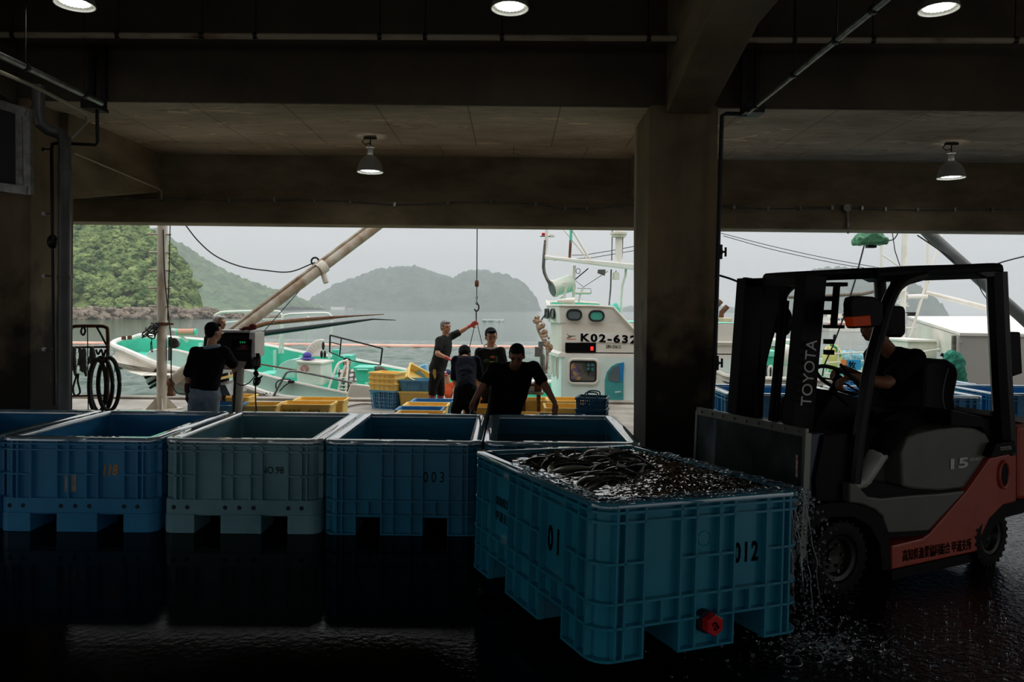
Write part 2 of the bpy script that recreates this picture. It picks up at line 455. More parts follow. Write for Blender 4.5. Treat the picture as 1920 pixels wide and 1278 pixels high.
# ---------------------------------------------------------------- wooded hills
def veg(name, c, c2, sc, c3=None):
    m = mat(name, c, .9, noise_=(sc, .35, .62), col2=c2, bump=(sc * 3, 1., 1.2), spec=.1); return m
M_F1 = veg('foliage_near', (150, 166, 104), (70, 96, 54), .36)
M_F2 = veg('foliage_mid', (94, 114, 80), (56, 76, 52), .10)
M_F3 = veg('foliage_far', (56, 74, 56), (28, 44, 34), .05)
M_ROCK = mat('breakwater_rock', (150, 134, 116), .9, noise_=(1.1, .35, .65), col2=(84, 74, 64), bump=(3, .8, .3))
def interp(prof, x):
    if x <= prof[0][0]: return prof[0][1]
    for (a, ya), (b_, yb) in zip(prof, prof[1:]):
        if x <= b_:
            t = (x - a) / (b_ - a); return ya + (yb - ya) * t
    return prof[-1][1]
def lump_hill(name, label, prof, Y, depth, m, cell, step, x_ext=(0, 0), amp=1.0):
    """ridge whose skyline is given in frame pixels; the ground falls off in front of and behind it"""
    xs0, xs1 = prof[0][0], prof[-1][0]
    P = []
    for px, py in prof:
        q = W(px, py, Y); P.append((q.x, q.z))
    P = [(P[0][0] - x_ext[0], P[0][1])] + P + [(P[-1][0] + x_ext[1], P[-1][1])]
    X0, X1 = P[0][0], P[-1][0]
    nx = int((X1 - X0) / step); ny = int(depth / step)
    b = MB()
    def fn(u, v):
        x = X0 + (X1 - X0) * u; yy = Y - depth * .5 + depth * v; xr = x
        h = interp(P, x) - SEA_Z
        t = (v - .5) * 2
        fall = max(0., 1 - abs(t) ** 1.6) if t < 0 else max(0., 1 - t ** 1.5)
        z = h * fall * (1 + .10 * noise.noise(V((x / (cell * 7), yy / (cell * 7), 3))))
        d = noise.voronoi(V((x / cell, yy / cell, z / cell)))[0][0]
        z += amp * cell * (.45 - d) * min(1, z / (cell * 1.5)) * .9
        z += amp * cell * .25 * noise.noise(V((x / cell * 2.2, yy / cell * 2.2, 0))) * min(1, z / cell)
        edge = min(1., min(u, 1 - u) * 40)
        sh = sqrt(max(.02, 1 - .85 * t * t)) if not x_ext[0] else 1
        return ((X0 + X1) / 2 + (xr - (X0 + X1) / 2) * sh, yy, SEA_Z - .3 + max(0, z) * (edge if not (x_ext[0] or x_ext[1]) else 1))
    b.grid(fn, nx, ny)
    o = b.build(name, m, smooth=True, angle=80)
    return tag(o, label, 'hill', kind='structure')
lump_hill('island', 'large hazy wooded island across the bay', [(574, 580), (586, 560), (610, 546), (640, 528), (672, 518), (706, 508), (736, 505), (760, 500), (778, 499), (800, 507), (826, 514), (852, 519), (872, 509), (892, 506), (915, 509), (940, 514), (962, 520), (984, 532), (1000, 550), (1010, 566), (1018, 583)], 1050, 260, M_F3, 9, 2.6)
lump_hill('hill', 'hazy wooded hillside sloping down to the sea behind the near hill', [(240, 405), (262, 424), (300, 436), (330, 452), (360, 474), (400, 498), (430, 514), (465, 528), (500, 540), (530, 548), (552, 562), (560, 574)], 620, 240, M_F2, 7, 1.9, x_ext=(120, 0))
lump_hill('island', 'steep hazy headland seen behind the forklift', [(1462, 590), (1478, 560), (1500, 530), (1530, 508), (1560, 502), (1590, 500), (1640, 506), (1680, 516), (1706, 530), (1722, 545), (1738, 562), (1746, 580), (1752, 592)], 900, 200, M_F3, 8, 2.4)
lump_hill('hill', 'low hazy shore beside the wheelhouse', [(1150, 583), (1168, 576), (1200, 570), (1260, 566), (1340, 572), (1400, 580), (1480, 586)], 1250, 120, M_F3, 8, 3.2)
lump_hill('hill', 'low hazy strip of shore right of the hillside', [(500, 574), (540, 571), (580, 571), (620, 573), (700, 578)], 1000, 80, M_F3, 7, 2.4)

# near hill: ground plus several hundred tree crowns
def near_hill():
    Y0 = 185.
    prof = [(60, 380), (135, 396), (200, 403), (236, 412), (262, 430), (290, 452), (312, 480), (330, 500), (343, 525), (352, 550), (358, 572), (362, 590)]
    P = [(W(px, py, Y0).x, W(px, py, Y0).z) for px, py in prof]
    P = [(P[0][0] - 60, P[0][1] + 10)] + P
    g = MB()
    def h(x, y):
        t = (y - (Y0 - 16)) / 22.
        f = max(0, min(1, t)) ** .75
        return SEA_Z + (interp(P, x) - SEA_Z) * f
    X0, X1 = P[0][0], P[-1][0]
    g.grid(lambda u, v: (X0 + (X1 * .985 - X0) * u, Y0 - 18 + 24 * v, h(X0 + (X1 - X0) * u, Y0 - 18 + 24 * v) - 1.8), 60, 30)
    o = g.build('hill_ground', M_F1); tag(o, 'ground of the near green hill under its trees', 'hill', kind='structure')
    t = MB(); rnd = random.Random(3)
    base = bmesh.new(); bmesh.ops.create_icosphere(base, subdivisions=3, radius=1)
    bv = [v.co.copy() for v in base.verts]; bf = [[v.index for v in f.verts] for f in base.faces]; base.free()
    for i in range(1500):
        v = rnd.random(); x = X1 - (X1 - X0) * rnd.random() ** .8 * .62
        y = Y0 - 17 + 25 * v ** .9
        z = h(x, y)
        if z < SEA_Z + .8: continue
        r = rnd.uniform(.8, 1.75) * (1. if z > SEA_Z + 5 else .75)
        sq = rnd.uniform(.7, 1.05); off = V((rnd.random() * 50, rnd.random() * 50, rnd.random() * 50))
        top = interp(P, x)
        zc = min(z + r * .2, top - r * .65)
        if zc < SEA_Z + 1: continue
        vs = []
        for c in bv:
            k = 1 + .34 * noise.noise(c * 1.9 + off) + .30 * noise.noise(c * 5.2 + off)
            vs.append((x + c.x * r * k, y + c.y * r * k, zc + c.z * r * sq * k))
        t.add(vs, bf)
    o = t.build('hillside_trees', M_F1, fix=False)
    tag(o, 'dense green tree crowns covering the near hill', 'trees', kind='stuff')
near_hill()

# breakwater of boulders
def breakwater():
    b = MB(); rnd = random.Random(5)
    base = bmesh.new(); bmesh.ops.create_icosphere(base, subdivisions=2, radius=1)
    bv = [v.co.copy() for v in base.verts]; bf = [[v.index for v in f.verts] for f in base.faces]; base.free()
    for i in range(620):
        u = rnd.random(); px = 90 + 430 * u
        q = G(px, 599 - 3 * u, SEA_Z); 
        hmax = 2.1 if px < 385 else 1.5 * max(.25, 1 - (px - 385) / 150)
        k = rnd.random()
        z = SEA_Z + hmax * k
        r = rnd.uniform(.35, .95) * (1 if px < 385 else .7)
        c = V((q.x + rnd.uniform(-1, 1), q.y + 1.0 + k * 3.2, z))
        off = V((i, i * .7, 0))
        b.add([c + V((p.x * r * 1.25, p.y * r, p.z * r * .85)) * (1 + .35 * noise.noise(p * 1.3 + off)) for p in bv], bf)
    o = b.build('breakwater', M_ROCK, fix=False)
    tag(o, 'breakwater of piled grey-brown boulders at the foot of the near hill', 'breakwater', kind='stuff')
breakwater()
# ================================================================ HALL FITTINGS
M_GALV = mat('galvanised_steel', (150, 152, 150), .38, .85, noise_=(8, .3, .7), col2=(96, 92, 84))
M_PVC = mat('grey_pvc', (96, 98, 98), .42, noise_=(3, .3, .7), col2=(66, 66, 64))
M_RUSTPIPE = mat('rusty_painted_pipe', (176, 168, 146), .5, noise_=(5, .52, .7), col2=(110, 62, 34), stretch=(.35, 1, 1))
M_BLACKM = mat('black_metal', (26, 26, 27), .45, .4)
M_BLACKR = mat('black_rubber', (16, 16, 16), .6)
M_CREAM = mat('cream_conduit', (170, 162, 140), .5)
M_LAMP = mat('lamp_housing', (150, 152, 148), .4, .2)
M_LENS = mat('lamp_lens', (255, 255, 255), .3, emit=((255, 252, 244), 22))
M_LENS.node_tree.nodes['Principled BSDF'].inputs['Base Color'].default_value = (.8, .8, .8, 1)
M_LED = mat('lamp_led_ring', (214, 214, 206), .3, emit=((255, 252, 244), .35))

def high_bay(hang=.22):
    """round high bay lamp; origin at the middle of its lens plane"""
    t = thing('high_bay_lamp', 'lamp', 'lamp')
    b = MB(); b.lathe([(.155, 0), (.158, .006), (.150, .03), (.135, .09), (.105, .15), (.062, .19), (.05, .20), (.046, .199), (.09, .05), (.13, .036), (.142, .02), (.148, .002), (.155, 0)], n=32)
    b.build('lamp_shade', M_LAMP, t, smooth=True)
    b = MB(); b.lathe([(.001, .02), (.092, .02), (.092, .03), (.001, .03)], n=32); b.build('lens', M_LENS, t, smooth=True)
    b = MB()
    for k in range(24):
        a = k * 2 * pi / 24; b.box((.112 * cos(a), .112 * sin(a), .026), (.009, .012, .01), Matrix.Rotation(a, 3, 'Z'))
    b.build('led_ring', M_LED, t)
    b = MB(); b.lathe([(.001, .19), (.034, .19), (.034, .285), (.05, .29), (.05, .305), (.001, .305)], n=16)
    b.build('neck', M_LAMP, t, smooth=True)
    b = MB(); b.tube([(0, 0, .3), (0, 0, .3 + hang - .03)], .008, 8); b.bb((-.075, -.02, .3 + hang - .035), (.075, .02, .3 + hang - .015))
    b.tube([(-.07, 0, .3 + hang - .03), (-.1, 0, .3 + hang - .07), (-.06, 0, .3 + hang - .1), (.0, 0, .3 + hang - .08)], .006, 6)
    b.build('hanger', M_BLACKM, t)
    return t
LAMPS = [((956, 17), 6.1, 'round lit ceiling lamp at the top middle of the picture'), ((140, 10), 6.1, 'round lit ceiling lamp at the top left above the rusty pipe'), ((1760, 19), 6.1, 'round lit ceiling lamp at the top right beside the sloping steel conduit')]
l0 = None
for (px, Y, lab) in LAMPS:
    q = W(px[0], px[1], Y)
    if l0 is None: l0 = high_bay(4.95 - q.z - .3); l0.location = q; l0['label'] = lab; l0['group'] = 'hall ceiling lamps'
    else: copy_tree(l0, q, 0, lab)
l1 = None
for px, lab in (((694, 323), 'white bell lamp hanging from the soffit above the fishing boat'), ((1783, 334), 'dim bell lamp hanging from the soffit above the forklift')):
    q = W(px[0], px[1], 8.8)
    if l1 is None: l1 = high_bay(SOF - q.z - .3); l1.location = q; l1['label'] = lab; l1['group'] = 'bell lamps under the outer soffit'
    else: copy_tree(l1, q, 0, lab)
for x in (-7.2, -3.6, 0, 3.6, 7.2):  # unseen lamps, added to brighten the dark hall
    for y in (-1., -7.):
        copy_tree(l0, (x, y, 4.1), 0, 'unseen lamp added behind the photographer to light the hall')

# long rusty pipe below the ceiling, hung on rods
def hang_pipe(name, label, a, b_, r, m, rods, top=4.95, clampm=M_BLACKM):
    t = thing(name, label, 'pipe', V(a))
    b = MB(); b.tube([a, b_], r, 14); b.build('pipe_run', m, t, smooth=True)
    a, b_ = V(a), V(b_)
    for u in rods:
        p = a.lerp(b_, u)
        b = MB(); b.tube([p, (p.x, p.y, top)], .006, 6); b.build('hanger_rod', M_BLACKM, t)
        d = (b_ - a).normalized(); b = MB(); b.cyl(p - d * .018, p + d * .018, r * 1.35, n=12); b.build('pipe_clamp', clampm, t)
    return t
hang_pipe('service_pipe', 'long rust-stained pale pipe running under the ceiling left of the girder', W(-40, 65, 6.9), W(1268, 72, 6.9), .021 * 1.3, M_RUSTPIPE, [.05, .2, .32, .397, .575, .64, .75, .96])
hang_pipe('service_pipe', 'rust-stained pale pipe running under the ceiling right of the girder', W(1392, 75, 6.9), W(1960, 76, 6.9), .027, M_RUSTPIPE, [.17, .43, .9])
# sloping looking steel conduits (they run towards the camera)
p0 = W(1403, 210, 7.25); p1 = V((p0.x + .08, 3.5, p0.z + .05))
hang_pipe('steel_conduit', 'shiny steel conduit running diagonally down to the pillar bracket', p0, p1, .024, M_GALV, [.06, .3, .5, .64])
p0 = W(190, 193, 7.2); p1 = V((p0.x - .02, 3.5, p0.z - .05))
hang_pipe('steel_conduit', 'upper grey conduit running diagonally to the bracket at the left pillar', p0, p1, .028, M_GALV, [.08, .3, .42])
one('thin cream conduit bent down along the left pillar below the grey conduit', 'pipe', 'bent_conduit', M_CREAM,
    lambda b: b.tube([W(-30, 122, 5.6), W(60, 160, 6.3), W(155, 208, 7.1), W(164, 216, 7.25), W(163, 228, 7.3), W(134, 257, 7.38)], .017, 8), smooth=True)
# steel trays carrying the conduit ends
def tray(name, label, px, py, Y, w):
    q = W(px, py, Y)
    t = thing(name, label, 'bracket', q)
    b = MB(); b.box(q, (w, .2, .035)); b.box(q + V((0, -.1, .03)), (w, .012, .09)); b.build('tray', M_BLACKM, t)
    b = MB(); b.box(q + V((-w * .35, .05, .33)), (.05, .04, .62)); b.build('strut', M_BLACKM, t)
    b = MB(); b.box(q + V((w * .35, .05, .33)), (.05, .04, .62)); b.build('strut', M_BLACKM, t)
tray('pipe_bracket', 'black steel bracket holding the conduit end right of the pillar', 1409, 212, 7.28, .19)
tray('pipe_bracket', 'black steel bracket holding the conduit end by the left pillar', 178, 204, 7.28, .16)
one('black pipe from the right bracket down the right side of the pillar', 'pipe', 'riser_pipe', M_BLACKM,
    lambda b: b.tube([W(1400, 214, 7.3), W(1362, 213, 7.3), W(1354, 217, 7.3), W(1353, 235, 7.3), W(1346, 480, 7.3), W(1340, 690, 7.3), W(1336, 740, 7.3), W(1330, 860, 7.3)], .021, 10), smooth=True)
for (px, py) in ((1349, 472), (1342, 680)):
    q = W(px, py, 7.28); t = thing('pipe_valve', 'black %s valve on the riser pipe right of the pillar' % ('upper' if py < 500 else 'lower'), 'valve', q)
    b = MB(); b.ball(q, (.035, .035, .05)); b.cyl(q - V((0, 0, .07)), q + V((0, 0, .07)), .03, n=12); b.build('valve_body', M_BLACKM, t, smooth=True)
    b = MB(); b.cyl(q, q + V((.065, -.01, 0)), .01); b.cyl(q + V((.06, 0, -.045)), q + V((.06, 0, .045)), .011, n=8); b.build('valve_handle', M_BLACKM, t)
one('thin black pipe bent round the left pillar top and down its side', 'pipe', 'riser_pipe', M_BLACKM,
    lambda b: b.tube([W(182, 206, 7.25), W(183, 266, 7.25), W(180, 272, 7.25), W(110, 268, 7.25), W(98, 270, 7.25), W(97, 282, 7.25), W(99, 450, 7.25), W(101, 640, 7.25), W(102, 760, 7.25)], .016, 10), smooth=True)
def bigdrain(b):
    b.tube([W(72, 160, 7.0), W(72, 215, 7.0), W(76, 232, 7.0), W(90, 243, 7.05), W(110, 250, 7.12), W(121, 262, 7.15), W(122, 290, 7.15), W(121, 420, 7.15), W(120, 800, 7.15)], .055, 16)
    for px, py, Y in ((72, 205, 7.0), (100, 247, 7.08), (122, 315, 7.15), (121, 520, 7.15)):
        q = W(px, py, Y); b.cyl(q - V((0, 0, .02)), q + V((0, 0, .02)), .062, n=16)
one('fat grey drain pipe with two bends running down beside the left pillar', 'pipe', 'drain_pipe', M_PVC, bigdrain, smooth=True)
for py, wd in ((279, 'topmost'), (400, 'second'), (517, 'third'), (655, 'lowest')):
    q = W(98, py, 7.3)
    one('small round pipe clip on the left pillar, %s of four' % wd, 'clip', 'pipe_clip', M_GALV, lambda b: (b.cyl(q + V((-.09, .03, 0)), q, .009, n=8), b.cyl(q + V((-.1, .04, 0)), q + V((-.1, .02, 0)), .02, n=12)), group='pipe clips on the left pillar')
one('black valve and coiled cord on the thin pipe at the left pillar', 'valve', 'pipe_valve', M_BLACKM, lambda b: (b.ball(W(99, 453, 7.2), (.05, .05, .07)), b.cyl(W(99, 453, 7.2), W(90, 449, 7.15), .012)), smooth=True)
def sidepipe(b): b.tube([W(1196, 226, 8.2), W(1194, 440, 8.2), W(1194, 762, 8.2)], .034, 12)
one('pale downpipe on the left face of the middle pillar', 'pipe', 'drain_pipe', M_CREAM, sidepipe, smooth=True)
# conduits on the edge beam
def run(pts, Y, r, name, label, m=M_GALV):
    def f(b):
        P = [W(x, y, Y) for x, y in pts]; b.tube(catmull(P, 4), r, 8)
        for p in P[1:-1]: b.box(p, (.03, .03, .05))
    return one(label, 'conduit', name, m, f, smooth=True)
run([(130, 371), (240, 372), (300, 374), (345, 373), (430, 375), (515, 374), (590, 375), (657, 378), (740, 383), (840, 380), (920, 379), (1004, 383), (1060, 390), (1100, 391), (1150, 387), (1190, 385)], 9.87, .009, 'cable_conduit', 'thin wavy conduit along the edge beam above the fishing boat')
run([(1348, 386), (1376, 388), (1440, 391), (1500, 390), (1560, 389), (1588, 389), (1616, 390), (1660, 392), (1720, 393), (1790, 393), (1860, 393), (1930, 393)], 9.87, .009, 'cable_conduit', 'thin conduit along the edge beam above the forklift')
run([(1589, 390), (1590, 421), (1590, 438)], 9.87, .012, 'cable_conduit', 'short conduit dropping from the junction box on the edge beam')
one('round grey junction box on the edge beam above the forklift', 'junction box', 'junction_box', M_GALV, lambda b: b.cyl(W(1589, 389, 9.9), W(1589, 389, 9.82), .05))
q = W(303, 358, 9.88)
one('thin conduit sloping along the left cantilever bracket to the beam', 'conduit', 'cable_conduit', M_CREAM, lambda b: b.tube([V((-4.67, 7.95, 3.30)), V((-4.67, 9.8, 3.23)), q, W(303, 374, 9.87)], .011, 8), smooth=True)
# steel framed hatch high on the left
def hatch():
    t = thing('steel_hatch_frame', 'grey steel framed hatch high on the wall left of the left pillar', 'hatch', W(0, 280, 6.6))
    a, c = W(-140, 160, 6.6), W(52, 215, 6.6)
    for (p, q_) in (((-150, 150), (52, 212)), ((-150, 330), (54, 358))):
        b = MB(); b.bar(W(*p, 6.6), W(*q_, 6.6), .06, .075); b.build('rail', M_GALV, t)
    b = MB(); b.bar(W(52, 205, 6.6), W(54, 366, 6.6), .045, .06, up=(1, 0, 0)); b.build('post', M_GALV, t)
    b = MB(); b.bar(W(38, 210, 6.75), W(39, 356, 6.75), .045, .06, up=(1, 0, 0)); b.build('post', M_GALV, t)
    b = MB(); b.bb(W(-150, 350, 6.9), W(44, 205, 7.0)); b.build('panel', M_BLACKM, t)
hatch()

# ================================================================ FISH BINS
def plastic(name, c, c2, rough=.28): return mat(name, c, rough, noise_=(2.2, .35, .75), col2=c2, bump=(30, .08, .004))
M_BIN = [plastic('bin_blue_bright', (62, 150, 200), (50, 130, 178)), plastic('bin_blue_grey', (130, 176, 186), (98, 146, 158)), plastic('bin_blue_deep', (40, 138, 172), (32, 120, 156)), plastic('bin_teal', (44, 146, 172), (34, 128, 156), .22)]
M_RIM = {}
for _m, _c, _d in zip(M_BIN, ((96, 150, 176), (146, 168, 174), (90, 144, 166), (34, 120, 146)), ((176, 192, 202), (190, 198, 200), (172, 188, 196), (60, 140, 164))):  # pale rim tones carry sky glare in the base colour, teal excepted
    M_RIM[_m.name] = mat(_m.name + '_wet_glare_rim', _c, .09, noise_=(5, .4, .7), col2=_d, bump=(14, .15, .004), spec=1., coat=1.); MATS[_m.name + '_wet_glare_rim'].node_tree.nodes['Principled BSDF'].inputs['Coat IOR'].default_value = 1.45 if 'teal' in _m.name else 2.3
M_BLACKP = mat('black_paint', (6, 6, 8), .7, spec=.08)
M_ORANGEP = mat('orange_paint', (226, 150, 56), .6)
M_HOLE = mat('hole_shade', (8, 30, 44), .6)
RIBS = [.12, .205, .37, .443, .557, .63, .795, .88]
def rrect(Wd, L, r, inset, n=5):
    """rounded rectangle path around the bin: list of (point, outward normal)"""
    out = []
    for cx, cy, a0 in ((Wd - r, r, -pi / 2), (Wd - r, L - r, 0), (r, L - r, pi / 2), (r, r, pi)):
        for k in range(n + 1):
            a = a0 + pi / 2 * k / n
            nn = V((cos(a), sin(a), 0)); out.append((V((cx, cy, 0)) + nn * (r - inset), nn))
    return out
def make_bin(kind, m, Wd=1.175, L=1.5, H=.70):
    """open box pallet, local corner at the origin, x across, y deep"""
    t = thing('fish_bin', 'bin', 'bin')
    b = MB(); r = .10; ins = .036; foot = .13
    P = rrect(Wd, L, r, ins); N = len(P)
    Q = rrect(Wd, L, r, ins + .03)
    vs = []
    zf = .125
    for z, PP in ((zf, P), (H, P), (H, Q), (.17, Q)): vs += [V((p.x, p.y, z)) for p, _ in PP]
    fs = []
    for j in range(3):
        for i in range(N): k = (i + 1) % N; fs.append((j * N + i, j * N + k, (j + 1) * N + k, (j + 1) * N + i))
    fs.append(tuple(range(3 * N, 4 * N))); fs.append(tuple(range(N))[::-1])
    b.add(vs, fs)
    def strip(pts, z, th=.011, prot=ins):
        vs = []
        for p, nn in pts:
            for q in (p, p + nn * prot):
                vs += [(q.x, q.y, z - th / 2), (q.x, q.y, z + th / 2)]
        fs = []
        for i in range(len(pts) - 1):
            a, c = i * 4, i * 4 + 4
            fs += [(a + 1, a + 3, c + 3, c + 1), (a, c, c + 2, a + 2), (a + 2, c + 2, c + 3, a + 3)]
        fs += [(0, 1, 3, 2), tuple(len(vs) - 4 + k for k in (0, 2, 3, 1))]
        b.add(vs, fs)
    closed = P + [P[0]]
    ztop = [H * (1 - .062), H * (1 - .125)]
    for z in ztop: strip(closed, z)
    # vertical ribs
    sides = [(V((0, ins, 0)), V((1, 0, 0)), V((0, -1, 0)), Wd), (V((Wd - ins, 0, 0)), V((0, 1, 0)), V((1, 0, 0)), L), (V((0, L - ins, 0)), V((1, 0, 0)), V((0, 1, 0)), Wd), (V((ins, 0, 0)), V((0, 1, 0)), V((-1, 0, 0)), L)]
    pocket = [(RIBS[1], RIBS[2]), (RIBS[5], RIBS[6])]
    low = H * .36 if kind == 'A' else H * .364
    for o_, d, nn, ln in sides:
        def vr(f, z0, z1, th=.011):
            c = o_ + d * (f * ln) + nn * (ins / 2)
            sx = V((abs(d.x) * th + abs(nn.x) * ins, abs(d.y) * th + abs(nn.y) * ins, z1 - z0))
            b.box((c.x, c.y, (z0 + z1) / 2), sx)
        for i, f in enumerate(RIBS):
            vr(f, low if kind == 'A' else 0.0, H - .01)
        mids = [0, *RIBS, 1]
        def hr(f0, f1, z):
            a = max(f0 * ln, .09); e = min(f1 * ln, ln - .09)
            strip([(o_ + d * a, nn), (o_ + d * e, nn)], z)
        zm = H * (1 - .385)
        for i in range(9):
            if i in (2, 6): continue
            hr(mids[i], mids[i + 1], zm)
        if kind == 'B':
            for c0, c1 in pocket: vr((c0 + c1) / 2, H * .21, low)
            for i in range(9): hr(mids[i], mids[i + 1], low); hr(mids[i], mids[i + 1], H * .21)
            for i in (0, 1, 3, 4, 5, 7, 8): hr(mids[i], mids[i + 1], .006)
    # corner mid ribs and corner rings
    for ci in range(4):
        arc = P[ci * 6:(ci + 1) * 6]
        for z in ([H * .615] if kind == 'A' else [H * .615, low, H * .21, .006]): strip(arc, z)
        p, nn = arc[0]; 
        for p, nn in (arc[0], arc[-1]):
            q = p + nn * ins / 2; a = atan2(nn.y, nn.x)
            b.box((q.x, q.y, H * .5 if kind == 'B' else (low + H) / 2), (ins, .011, H if kind == 'B' else H - low), Matrix.Rotation(a, 3, 'Z'))
    # feet
    xs = [(0, RIBS[1]), (RIBS[2], RIBS[5]), (RIBS[6], 1)]
    e_ = ins
    def footblk(x0, x1, y0, y1, ee, z1, corner=None):
        x0 = max(x0 * Wd, ee); x1 = min(x1 * Wd, Wd - ee); y0 = max(y0 * L, ee); y1 = min(y1 * L, L - ee)
        # rounded outer corner
        pts = []
        for (cx, cy, sx, sy) in ((x0, y0, -1, -1), (x1, y0, 1, -1), (x1, y1, 1, 1), (x0, y1, -1, 1)):
            outer = (cx <= ee + .001 or cx >= Wd - ee - .001) and (cy <= ee + .001 or cy >= L - ee - .001)
            rr = .075 if outer else .006
            a0 = {(-1, -1): pi, (1, -1): -pi / 2, (1, 1): 0, (-1, 1): pi / 2}[(sx, sy)]
            for k in range(5):
                a = a0 + pi / 2 * k / 4
                pts.append((cx - sx * rr + rr * cos(a), cy - sy * rr + rr * sin(a)))
        b.prism(pts, lambda a, c, tt: (a, c, tt), 0, z1)
    if kind == 'B':
        for x0, x1 in xs:
            for y0, y1 in xs: footblk(x0, x1, y0, y1, e_, .13)
    body = b.build('body', m, t)
    if kind == 'A':
        b = MB()
        for x0, x1 in xs:
            for y0, y1 in xs: footblk(x0, x1, y0, y1, .0, .14)
        pts = []
        P2 = rrect(Wd, L, .085, 0)
        b.prism([(p.x, p.y) for p, _ in P2], lambda a, c, tt: (a, c, tt), .14, low)
        base = b.build('pallet_base', m, t, bevel=.006)
        for f in (.075, .16, .40, .49, .58, .80, .885):
            b = MB(); b.cyl((f * Wd, .01, .195), (f * Wd, -.0015, .195), .0165, n=16); b.build('drain_hole_disc', M_HOLE, base)  # flat dark disc; the shade inside the hole is put into its colour
    # rim
    b = MB(); Po = rrect(Wd, L, r, -.004); Pi = rrect(Wd, L, r * 1.1, .092)
    vs = []
    for z, PP in ((H - .022, Po), (H - .004, Po), (H + .003, [(p - nn * .006, nn) for p, nn in Po]), (H + .003, [(p + nn * .006, nn) for p, nn in Pi]), (H - .004, Pi), (H - .03, Pi)):
        vs += [V((p.x, p.y, z)) for p, _ in PP]
    fs = []
    for j in range(5):
        for i in range(N): k = (i + 1) % N; fs.append((j * N + i, j * N + k, (j + 1) * N + k, (j + 1) * N + i))
    for i in range(N): k = (i + 1) % N; fs.append((5 * N + i, 5 * N + k, k, i))
    b.add(vs, fs); b.build('rim', M_RIM[m.name], t, smooth=True, angle=50)
    return t
ROWY = 5.55
def x_at(px): return (px - 960) / F * ROWY
BG = 'blue fish bins standing in a row'
bin_a = make_bin('A', M_BIN[0]); bin_a.location = (x_at(0) - .01, ROWY, 0)
bin_a['label'] = 'blue fish bin with orange 118 and a grey sticker, front row far left'; bin_a['group'] = BG
bin_0 = copy_tree(bin_a, (x_at(-303) - .0, ROWY, 0), 0, 'blue fish bin at the left edge, only its far corner showing')
bin_b = make_bin('A', M_BIN[1]); bin_b.location = (x_at(306), ROWY, 0)
bin_b['label'] = 'faded grey-blue fish bin marked NO.98 in the row'; bin_b['group'] = BG
bin_c = make_bin('B', M_BIN[2]); bin_c.location = (x_at(608), ROWY, 0)
bin_c['label'] = 'deep blue fish bin marked 003 in the row'; bin_c['group'] = BG
bin_d = copy_tree(bin_c, (x_at(910), ROWY, 0), 0, 'deep blue bin holding dark water behind the fish-filled bin')
def on(o, x, y, z): return wmat(o) @ V((x, y, z))
lettering('118', V((x_at(205), ROWY + .034, 1.7 - (884 - 571) / F * ROWY)), (1, 0, 0), (.12, 0, 1), M_ORANGEP, bin_a, height=.085, width=.105, label='hand-painted orange 118', bold=.002)
b = MB(); q = on(bin_a, .52, .034, .36); b.box(q, (.085, .004, .135)); b.build('sticker', mat('grey_sticker', (196, 190, 180), .6, noise_=(20, .4, .7), col2=(150, 146, 138)), bin_a)
lettering('NO.98', V((x_at(510), ROWY + .034, 1.7 - (884 - 574) / F * ROWY)), (1, 0, 0), (0, 0, 1), M_BLACKP, bin_b, height=.052, width=.17, label='black stencilled NO.98')
lettering('003', V((x_at(815), ROWY + .034, 1.7 - (897 - 577) / F * ROWY)), (1, 0, 0), (0, 0, 1), M_BLACKP, bin_c, height=.08, width=.155, label='black painted 003', spacing=1.5)
# water in bin d
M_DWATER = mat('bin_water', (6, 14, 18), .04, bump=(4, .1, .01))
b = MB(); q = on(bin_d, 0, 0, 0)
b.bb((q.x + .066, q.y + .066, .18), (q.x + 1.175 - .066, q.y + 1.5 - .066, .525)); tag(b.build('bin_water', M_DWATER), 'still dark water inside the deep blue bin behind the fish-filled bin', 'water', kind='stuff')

# ---- the bin on the forks
KB = V((.376, 3.233, .145)); YAW = .418; TILT, RTILT = .035, -.022
def frameM(o, yaw, tilt, rt):
    ct, st = cos(tilt), sin(tilt); cy, sy = cos(yaw), sin(yaw)
    ux = V((cy * ct, sy * ct, -st)); uz = V((cy * st, sy * st, ct)); uy = V((-sy, cy, 0))
    cr, sr = cos(rt), sin(rt)
    uy, uz = uy * cr + uz * sr, uz * cr - uy * sr
    M = Matrix((ux, uy, uz)).transposed().to_4x4(); M.translation = o; return M
MBIN = frameM(KB, YAW, TILT, RTILT)
bin_f = make_bin('B', M_BIN[3], 1.2, 1.55, .70)
bin_f.matrix_basis = MBIN
bin_f['label'] = 'large teal fish bin full of fish, lifted on the forklift forks'; bin_f['category'] = 'bin'
mx, my, mz = [MBIN.to_3x3().col[i].copy() for i in range(3)]
def bf(x, y, z): return MBIN @ V((x, y, z))
lettering('012', bf(.855, .034, .415), mx, mz, M_BLACKP, bin_f, width=.15, height=.10, bold=.003, label='black painted 012', spacing=1.3)
lettering('01', bf(.034, .49, .42), -my, mz, M_BLACKP, bin_f, width=.12, height=.13, bold=.003, label='black painted 01', spacing=1.5)
lettering('高知県漁協', bf(.034, 1.11, .46), -my, mz, M_BLACKP, bin_f, width=.24, height=.055, label='black stencilled upper line of characters')
lettering('甲浦支所', bf(.034, 1.12, .375), -my, mz, M_BLACKP, bin_f, width=.22, height=.055, label='black stencilled lower line of characters')
